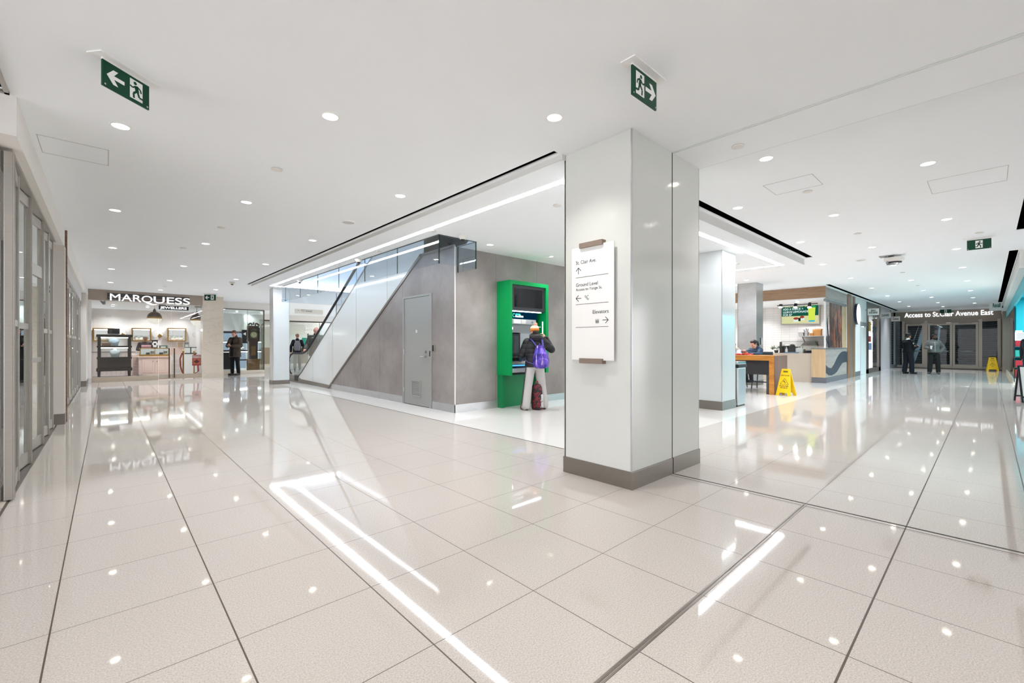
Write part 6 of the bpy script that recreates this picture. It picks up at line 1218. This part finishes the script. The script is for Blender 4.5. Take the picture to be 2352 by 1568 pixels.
    def jacket(s, mat, inf=.022, hem=.80, sleeve=.96, name='jacket', collar=True, vox=.011, ainf=None):
        def fn(b):
            s.torso(b, inf, hem)
            for n in 'RL': s.arm(b, n, inf if ainf is None else ainf, sleeve)
            if collar: b.rc(s.j['neck'] + V((0, 0, -.03)), s.j['neck'] + V((0, .0, .015)), .070, .068)
        return s.wear(name, mat, fn, vox)
    def trousers(s, mat, inf=.016, flare=.01, name='trousers', short=.06, top=True):
        def fn(b):
            p = s.j['pelvis']; b.loft([(p + V((0, 0, -.12)), .13 * s.wide, .10 * s.wide), (p + V((0, 0, -.04)), .172 * s.wide + inf, .125 * s.wide + inf), (p + V((0, 0, .10)), .155 * s.wide + inf, .112 * s.wide + inf)], 22)
            for n in 'RL': s.leg(b, n, inf, flare, short)
        return s.wear(name, mat, fn)
    def shoes(s, mat, sole=None, boot=0.0):
        for n in 'RL':
            a, t_ = s.j['ankle' + n], s.j['toe' + n]; d = (t_ - a); d.z = 0; d.normalize(); heel = V((a.x, a.y, t_.z + .018)) - d * .035
            def fn(b):
                b.rc(heel, t_ + d * .01 + V((0, 0, .012)), .044, .040); b.rc(a + V((0, 0, boot)), heel + d * .04 + V((0, 0, .02)), .050, .046)
            sh = s.wear('shoe', mat, fn, .009, 2)
            z = min(v.co.z for v in sh.data.vertices) + s.t.location.z
            b = MB(s.M); z0 = t_.z - .028; sd = V((-d.y, d.x, 0)); P_ = []
            for i in range(20):
                q = 2 * PI * i / 20; c = heel.lerp(t_, .5 + .5 * math.cos(q)) + d * (.05 * math.cos(q)) + sd * (.047 * math.sin(q)); P_.append((c.x, c.y))
            A = [b.v((p[0], p[1], z0)) for p in P_]; B = [b.v((p[0], p[1], z0 + .022)) for p in P_]; b.bridge(A, B); b.f(A[::-1]); b.f(B); obj('sole', b, sole or m_black, sh)
    def hair(s, mat, top=.088, long=0.0, bald=False):
        def fn(b):
            if bald: b.ell((0, -.040, .018), (.080, .070, .060), 18, 12); b.ell((.068, -.01, .01), (.014, .03, .034), 10, 8); b.ell((-.068, -.01, .01), (.014, .03, .034), 10, 8)
            else:
                b.ell((0, -.022, .045), (.083, .094, .085), 20, 14); b.ell((0, .02, .088), (.066, .070, .038), 16, 9)
                for sg in (-1, 1): b.ell((sg * .068, .008, .03), (.014, .030, .040), 10, 8)
                b.ell((0, -.055, -.02), (.062, .045, .05 + long), 14, 10)
        return s.hw('hair', mat, fn)
    def P(s, p): return s.M @ V(p)
    def HP(s, p): return s.M @ (s.HM @ V(p))
def prop(name, label, cat, fig, local, parts, group=None):
    """a thing somebody holds or carries: top-level, built in the figure's own axes"""
    t = thing(name, label, cat, fig.P(local), group)
    for nm, fn, mat, sm in parts:
        b = MB(fig.M); fn(b); obj(nm, b, mat, t, sm)
    return t
head_of = lambda v: math.atan2(-v[0], v[1])                # heading that makes local +Y point along v
m_blackcoat = CL('black_puffer', '#1c1c1f', .5, 34, .6, .25, .4); m_jean = CL('navy_trousers', '#171a22'); m_shoeb = M('shoe_black', '#141414', .45)

# the woman at the cash machine, seen from behind: +Y is ahead, arms at the keypad and the side panel
wx, wy = 6.20, 6.06
p = dict(hipL=(-.09, 0, .92), kneeL=(-.155, .0, .50), ankleL=(-.215, -.03, .085), toeL=(-.235, .13, .03), hipR=(.09, 0, .92), kneeR=(.16, .03, .50), ankleR=(.20, .0, .085), toeR=(.23, .16, .03),
         elL=(-.27, .05, 1.13), wrL=(-.215, .29, 1.035), hdL=(.2, 1, -.15), pnL=(0, 0, -1), curlL=.35, elR=(.40, .05, 1.24), wrR=(.30, .14, 1.48), hdR=(-.35, .35, .9), pnR=(-.6, .6, 0), curlR=.5)
p = dict(p, shL=(-.17, -.01, 1.39), shR=(.17, -.01, 1.41))
f = Figure('woman in black puffer, grey track pants and bobble hat at the cash machine', (wx, wy, 0), -.42, 1.66, 'light', p, head=(.20, .15))
WF = f
m_track = CL('track_grey', '#b9b6b3', .85, 0, .6, .06); tr = f.trousers(m_track, .026, .030, 'track_pants', .02)
f.jacket(m_blackcoat, .040, .88, .97, 'puffer_jacket')
f.wear('hood', m_blackcoat, lambda b: (b.ell((0, -.06, 1.490), (.145, .115, .090)), b.ell((0, -.01, 1.53), (.125, .115, .055))), .011)
for sg in (-1,):
    for k, o_ in enumerate((0, .022)):
        b = MB(f.M); j = f.j; pts = []
        for q in range(9):
            u = q / 8; a = j['hipL'].lerp(j['kneeL'], u * 2) if u < .5 else j['kneeL'].lerp(j['ankleL'], (u - .5) * 2); r_ = .112 - .014 * min(1, u * 2) + max(0, u - .5) * .012
            ang = PI + .10 + o_ / .09; pts.append(a + V((r_ * math.cos(ang) * 1.02, r_ * math.sin(ang) * 1.02, 0)))
        b.tube(pts, .0075, 6, .5); obj('side_stripe', b, m_ink, tr, True)
f.shoes(M('boot_tan', '#6d5240', .7), M('boot_sole', '#4b392e', .6), .0)
th_ = NT('knit_hat'); q_ = th_.sep(th_.pos())[2]; zz = f.HP((0, 0, .045)).z
th_.bsdf(th_.ramp(th_.math('MULTIPLY', th_.math('SUBTRACT', q_, zz - .06), 5.2), [(.22, '#c9772c'), (.40, '#d98d3f'), (.47, '#efe0cc'), (.62, '#efdccb'), (.70, '#dcb090'), (1.0, '#d9a98c')]), .9)
f.hw('bobble_hat', th_.m, lambda b: (b.ell((0, -.012, .052), (.092, .108, .088)), b.ell((0, -.012, .020), (.097, .113, .035))))
f.hw('pompom', M('pompom', '#d9ad93', .95, 0, .1, .2, 80), lambda b: b.ell((.015, -.045, .145), (.042, .042, .038)))
f.hw('hair', M('hair_dark', '#2a1f1a', .5), lambda b: (b.ell((0, -.045, -.02), (.068, .055, .06)),))
tb = NT('holo_fabric'); p_ = tb.pos(); n_ = tb.noise(p_, 9, 3, .6, (1, 1, .5)); n2 = tb.noise(p_, 16, 2, .5, (1.4, 1, .25)); col = tb.ramp(n_, [(.35, '#2b2a86'), (.50, '#5a3fb0'), (.62, '#7d62c9'), (.75, '#3a57a8')]); col = tb.mix(tb.ramp(n2, [(.58, 0.0), (.70, 0.85)]), col, lin('#d7b7e2')); tb.bsdf(col, .25, .35)
t = thing('backpack', 'shiny purple backpack worn by the woman at the cash machine', 'backpack', f.P((.03, -.22, .93)))
def bp(b): b.loft([((.045, -.225, .86), .10, .06), ((.045, -.232, .90), .162, .090), ((.045, -.235, 1.02), .180, .100), ((.04, -.225, 1.16), .152, .088), ((.035, -.205, 1.27), .10, .065), ((.03, -.18, 1.33), .06, .04)], 24)
b = MB(); bp(b); put('bag_body', f.fit(remesh(b, .009, 3)), tb.m, t)
b = MB(f.M); b.ell((.045, -.312, 1.00), (.11, .03, .09)); obj('front_pocket', b, tb.m, t, True)
for sg in (-1, 1):
    b = MB(f.M); b.tube([(sg * .07 + .03, -.20, 1.31), (sg * .10 + .01, -.145, 1.40), (sg * .115, -.085, 1.465), (sg * .12, .02, 1.47), (sg * .13, .13, 1.38)], .022, 8, .45); obj('shoulder_strap', b, M('strap_violet', '#4a4a9c', .5), t, True)
    b = MB(f.M); b.tube([(sg * .14 + .04, -.20, .95), (sg * .20, -.10, .99), (sg * .21, .0, 1.04)], .012, 6, .5); obj('side_strap', b, M('strap_violet', '#4a4a9c'), t, True)
b = MB(f.M); b.tube([(.0, -.20, 1.32), (.02, -.22, 1.36), (.05, -.21, 1.33)], .009, 6); obj('grab_handle', b, M('strap_violet', '#4a4a9c'), t, True)

# man with a phone in front of the clock window
p = dict(head=(0, .055, 1.60), elR=(.27, .05, 1.13), wrR=(.075, .27, 1.13), hdR=(-.75, .45, .1), pnR=(-.2, .2, 1), curlR=.75, elL=(-.27, .05, 1.13), wrL=(-.085, .27, 1.13), hdL=(.75, .45, .1), pnL=(.2, .2, 1), curlL=.75, kneeL=(-.11, .01, .5), ankleL=(-.12, -.03, .085), kneeR=(.10, .02, .5), ankleR=(.115, -.0, .085))
q = at(540, 861.5)
f = Figure('man in long brown coat looking down at a phone by the clock window', (q.x, q.y, 0), head_of((-.45, -.9)) - .38, 1.91, 'pink', p, head=(.42, .1), wide=1.06)
m_coat = CL('brown_coat', '#453a32', .7, 22, .45); f.trousers(CL('black_cloth', '#131318'), .016, .006)
f.jacket(m_coat, .034, .70, .95, 'coat'); f.wear('dark_front', CL('black_cloth', '#131318'), lambda b: b.loft([((.02, .150, .73), .07, .035), ((.015, .158, 1.05), .06, .035), ((.0, .150, 1.30), .05, .035), ((0, .10, 1.44), .05, .03)], 16), .010); f.wear('collar', m_coat, lambda b: (b.rc((0, -.02, 1.44), (0, -.01, 1.50), .082, .078),), .010)
f.shoes(m_shoeb); f.hair(M('hair_auburn', '#5d3a2b', .6)); prop('phone', 'dark phone held in both hands by the man in the brown coat', 'phone', f, (0, .34, 1.15), [('case', lambda b: b.box(-.075, .325, 1.150, .075, .40, 1.162, .003), m_black, False), ('screen', lambda b: b.box(-.068, .330, 1.162, .068, .395, 1.1635), M('phone_screen', '#39424a', .1), False)])

# backpacker walking away beyond the escalator foot
q = at(683, 849)
p = dict(kneeR=(.10, .09, .50), ankleR=(.105, .10, .085), toeR=(.12, .27, .03), kneeL=(-.10, -.02, .50), ankleL=(-.105, -.16, .11), toeL=(-.115, .0, .03), elL=(-.27, -.08, 1.13), wrL=(-.28, .02, .88), elR=(.27, -.05, 1.13), wrR=(.26, .08, .90))
f = Figure('man with dark jacket and grey backpack seen from behind past the escalator', (q.x, q.y, 0), head_of((.3, 1)), 1.86, 'pink', p, head=(.15, .2)); f.trousers(CL('khaki', '#877a66'), .018, .008); f.jacket(CL('dark_jacket', '#1b1d25'), .026, .84, .97); f.shoes(m_shoeb)
f.hair(M('hair_thin', '#8b6350', .7), bald=False); f.hw('cap', M('cap_black', '#1a1a1c', .7), lambda b: (b.ell((0, .03, .07), (.08, .075, .055)),))
t = thing('backpack', 'grey backpack on the man walking away past the escalator', 'backpack', f.P((0, -.2, 1.0))); b = MB(); b.loft([((0, -.19, .93), .11, .06), ((0, -.21, 1.0), .145, .085), ((0, -.21, 1.22), .14, .085), ((0, -.185, 1.36), .10, .06), ((0, -.16, 1.40), .05, .03)], 22); put('bag_body', f.fit(remesh(b, .010, 3)), M('bag_grey', '#6c6c72', .8, 0, .3, .3, 20), t)
b = MB(f.M); b.ell((0, -.285, 1.06), (.11, .03, .10)); obj('front_pocket', b, M('bag_grey', '#6c6c72'), t, True)
for sg in (-1, 1): b = MB(f.M); b.tube([(sg * .08, -.17, 1.38), (sg * .10, -.08, 1.455), (sg * .11, .02, 1.45), (sg * .12, .11, 1.33)], .020, 8, .45); obj('shoulder_strap', b, M('bag_grey', '#6c6c72'), t, True)

# man riding the escalator
p = dict(head=(0, .05, 1.60), elR=(.27, .03, 1.13), wrR=(.33, .24, 1.0), hdR=(.1, 1, -.3), pnR=(0, -.3, -1), curlR=.7, elL=(-.26, -.03, 1.13), wrL=(-.25, .10, .90))
f = Figure('balding man in quilted green jacket stepping onto the escalator', (5.52, 16.32, .04), head_of((-.35, -1)), 1.90, 'pink', p, head=(.30, .05), wide=1.1); tq = NT('quilt'); p_ = tq.pos(); a_ = tq.sep(p_); u = tq.math('ADD', a_[0], tq.math('MULTIPLY', a_[2], 1.0)); v_ = tq.math('SUBTRACT', a_[0], tq.math('MULTIPLY', a_[2], 1.0))
ln = lambda q: tq.math('LESS_THAN', tq.math('FRACT', tq.math('MULTIPLY', q, 14)), .12); tq.bsdf(tq.mix(tq.math('MAXIMUM', ln(u), ln(v_)), lin('#3a3a30'), lin('#22231d')), .6)
f.trousers(CL('khaki', '#877a66'), .018, .008); f.jacket(tq.m, .034, .78, .95, 'quilted_jacket'); f.wear('collar', M('cord_collar', '#241d19', .9), lambda b: b.rc((0, -.02, 1.43), (0, -.01, 1.49), .084, .080), .010); f.shoes(m_shoeb); f.hair(M('hair_brown', '#4a3a31', .6), bald=True)
b = MB(f.M @ f.HM)
for sg in (-1, 1): b.tube([(sg * .033 + .022 * math.cos(a), .099, .005 + .016 * math.sin(a)) for a in [2 * PI * i / 12 for i in range(13)]], .0018, 5)
b.tube([(-.012, .101, .008), (.012, .101, .008)], .0018, 5); obj('glasses', b, m_black, f.t, True)

# security guard and the man with a cup by the street doors
q = at(2086, 858); p = dict(elR=(.25, .04, 1.13), wrR=(.12, .30, 1.17), hdR=(-.2, 1, .1), pnR=(-1, 0, .2), curlR=.8, elL=(-.25, .04, 1.13), wrL=(-.10, .30, 1.18), hdL=(.2, 1, .1), pnL=(1, 0, .2), curlL=.8, kneeR=(.10, .06, .50), ankleR=(.105, .06, .085), toeR=(.12, .23, .03), ankleL=(-.105, -.07, .085), toeL=(-.12, .10, .03), kneeL=(-.1, -.01, .5))
f = Figure('security guard in black uniform and dark cap talking beside the street doors', (q.x, q.y, 0), head_of((.78, -.62)), 1.80, 'tan', p, head=(.1, 0), wide=1.08); f.trousers(m_jean, .022, .022); f.jacket(CL('uniform_black', '#131417'), .026, .90, .96, 'uniform_jacket'); f.shoes(m_shoeb)
f.hair(M('hair_dark', '#2a1f1a')); f.hw('cap', M('cap_black', '#1a1a1c'), lambda b: (b.ell((0, -.012, .075), (.092, .108, .062)), b.ell((0, .095, .06), (.065, .06, .012)))); f.wear('shirt_collar', m_white, lambda b: b.rc((0, -.015, 1.445), (0, -.012, 1.478), .076, .072), .010)
b = MB(f.M); b.ell((.262, -.03, 1.30), (.012, .035, .035), 12, 8); obj('shoulder_patch', b, M('patch_grey', '#8d9796', .6), f.t, True); b = MB(f.M); b.ell((.292, .0, 1.20), (.010, .028, .022), 10, 7); obj('sleeve_patch', b, M('patch_peach', '#c08c72', .6), f.t, True)
q = at(2145, 858); p = dict(elR=(.26, -.02, 1.13), wrR=(.20, .22, 1.12), hdR=(-.25, 1, .1), pnR=(-1, 0, 0), curlR=.75, elL=(-.33, -.06, 1.14), wrL=(-.215, .05, .95), hdL=(.6, .3, -.7), pnL=(1, 0, 0), kneeL=(-.12, .02, .5), ankleL=(-.15, -.02, .085), kneeR=(.12, .04, .5), ankleR=(.15, .02, .085), toeR=(.22, .16, .03))
f = Figure('man in grey zip hoodie holding a white cup beside the street doors', (q.x, q.y, 0), head_of((-.93, -.30)), 1.77, 'brown', p, head=(0, .55)); f.trousers(CL('charcoal_pants', '#262523'), .024, .014); f.jacket(CL('hoodie_grey', '#6a6865', .9), .030, .93, .96, 'hoodie'); f.wear('hood', CL('hoodie_grey', '#6a6865'), lambda b: b.ell((0, -.075, 1.45), (.11, .06, .06)), .010); f.wear('zip', m_offw, lambda b: b.loft([((0, .150, .98), .007, .012), ((0, .158, 1.25), .007, .012), ((0, .125, 1.40), .007, .012)], 10), .006, 0); f.shoes(M('shoe_grey', '#4e4e4e', .6)); f.hair(M('hair_black', '#15110f', .7)); f.hw('beard', M('hair_black', '#15110f'), lambda b: (b.ell((0, .03, -.075), (.062, .066, .040)),))
prop('paper_cup', 'white paper cup in the hand of the man in the grey hoodie', 'cup', f, (.165, .31, 1.09), [('cup', lambda b: b.lathe([(.028, 0), (.038, .13)], (.165, .31, 1.08), 18), m_white, True), ('lid', lambda b: b.lathe([(.041, 0), (.041, .012), (.034, .018)], (.165, .31, 1.21), 18), m_offw, True)])

# jeweller's assistant behind the counter
q = at(333, 800, Y=23.9); p = dict(head=(0, .06, 1.60), elR=(.26, .04, 1.13), wrR=(.15, .27, 1.10), hdR=(-.4, 1, -.2), elL=(-.26, .04, 1.13), wrL=(-.15, .27, 1.10), hdL=(.4, 1, -.2))
f = Figure('assistant with grey hair and dark top bent over the jewel counter', (q.x, 23.9, 0), PI + .15, 1.68, 'tan', p, head=(.45, 0)); f.trousers(m_jean); f.jacket(M('dark_top', '#3b3238', .8), .018, .88, .96, 'top', False); f.shoes(m_shoeb); f.hair(M('hair_grey', '#a39a94', .7), long=.03)

# girl and child at the high table (seated facing west)
def seated(extra):
    d = dict(pelvis=(0, 0, .72), waist=(0, .01, .86), chest=(0, .05, 1.04), neck=(0, .09, 1.20), head=(0, .15, 1.335), hipR=(.08, .03, .70), kneeR=(.10, .40, .66), ankleR=(.09, .33, .30), toeR=(.10, .47, .24), hipL=(-.08, .03, .70), kneeL=(-.10, .40, .66), ankleL=(-.09, .33, .30), toeL=(-.10, .47, .24), shR=(.155, .07, 1.15), shL=(-.155, .07, 1.15)); d.update(extra); return d
p = seated(dict(elR=(.25, .25, 1.02), wrR=(.075, .43, 1.075), hdR=(-.55, .8, .25), pnR=(-.5, .2, 1), curlR=.8, elL=(-.25, .25, 1.02), wrL=(-.085, .43, 1.075), hdL=(.55, .8, .25), pnL=(.5, .2, 1), curlL=.8))
f = Figure('girl in dark blue jacket with ponytail using a phone at the high table', (13.86, gY, 0), PI / 2 - .42, 1.70, 'light', p, head=(.42, -.05), wide=.88); GF = f
m_bj = CL('blue_puffer', '#1c3a55', .5, 38, .6, .2, .4); f.trousers(CL('grey_leggings', '#4c4d53'), .010, .004); f.jacket(m_bj, .026, .64, .97, 'puffer_jacket'); f.wear('hood', m_bj, lambda b: b.ell((0, .02, 1.21), (.12, .07, .07)), .011); f.shoes(m_shoeb, None, .03); f.hair(M('hair_dark', '#2a1f1a')); f.hw('ponytail', M('hair_dark', '#2a1f1a'), lambda b: (b.ell((0, -.115, .02), (.045, .05, .045)), b.rc((0, -.13, .0), (.01, -.15, -.10), .044, .032)))
prop('phone', 'phone held in both hands by the girl in the blue jacket', 'phone', f, (0, .5, 1.12), [('case', lambda b: b.box(-.07, .505, 1.105, .07, .575, 1.118, .003), m_black, False), ('screen', lambda b: b.box(-.063, .51, 1.118, .063, .57, 1.1195), M('phone_screen', '#39424a'), False)])
q = f.P((.02, .52, 0)); qx, qy = 13.05, gY + .10
t = thing('scarf', 'crumpled red and orange scarf lying on the high table under the phone', 'scarf', (qx, qy, .992)); random.seed(4); b = MB()
for i in range(14): b.ell((qx + random.uniform(-.10, .10), qy + random.uniform(-.20, .26), .992 + random.uniform(.008, .03)), (random.uniform(.05, .09), random.uniform(.05, .10), .022), 12, 7, Euler((random.uniform(-.3, .3), random.uniform(-.3, .3), random.uniform(0, 3))).to_matrix())
ts = NT('scarf_fabric'); f_ = ts.noise(ts.pos(), 9, 2); ts.bsdf(ts.ramp(f_, [(.42, '#c3344a'), (.50, '#d94a5a'), (.54, '#e07a32'), (.62, '#c22f40')]), .8); me_ = remesh(b, .009, 2)
for v_ in me_.vertices: v_.co.z = max(v_.co.z, .993)
put('cloth_folds', me_, ts.m, t); obj('fringe', MB().box(qx - .11, qy + .24, .993, qx + .06, qy + .36, 1.003, .003), M('fringe_pink', '#d9838c', .8), t)
p = seated(dict(elR=(.24, .28, 1.0), wrR=(.10, .46, 1.03), hdR=(-.7, .7, 0), pnR=(0, 0, -1), elL=(-.24, .28, 1.0), wrL=(-.08, .48, 1.03), hdL=(.7, .6, 0), pnL=(0, 0, -1)))
f = Figure('child in pale fur hooded coat at the table beside the white column', (13.86, hY + .02, 0), PI / 2, 1.62, 'light', p, head=(.3, 0), wide=.88); m_pc = CL('pale_coat', '#c3c8d6', .6, 30); f.trousers(CL('grey_leggings', '#4c4d53'), .010, .004); f.jacket(m_pc, .030, .64, .95, 'coat'); f.shoes(m_shoeb); f.hair(M('hair_dark', '#2a1f1a')); f.wear('fur_hood', M('fur', '#cfc4b6', 1, 0, .1, .25, 60), lambda b: (b.ell((0, .0, 1.22), (.15, .10, .085)), b.ell((-.08, .06, 1.24), (.07, .07, .06)), b.ell((.08, .06, 1.24), (.07, .07, .06))), .011)

# walker leaving the pharmacy at the picture edge
p = dict(kneeR=(.10, .16, .52), ankleR=(.10, .30, .10), toeR=(.11, .46, .06), kneeL=(-.10, -.06, .50), ankleL=(-.10, -.32, .16), toeL=(-.11, -.20, .04), wrR=(.24, -.08, .90), elR=(.25, -.12, 1.13), wrL=(-.24, .18, .93), elL=(-.25, .02, 1.12))
f = Figure('person in dark coat and teal cap striding past the pharmacy entrance', (18.75, -.84, 0), head_of((-.9, .35)), 1.72, 'tan', p, wide=1.05); f.trousers(CL('navy_jeans', '#202a44'), .02, .012); f.jacket(CL('dark_jacket', '#1b1d25'), .034, .80, .96, 'coat'); f.shoes(M('boot_olive', '#3f3d2e', .7), None, .06); f.hair(M('hair_dark', '#2a1f1a')); f.hw('cap', M('cap_teal', '#2b6b76', .7), lambda b: (b.ell((0, -.012, .065), (.092, .108, .065)),))
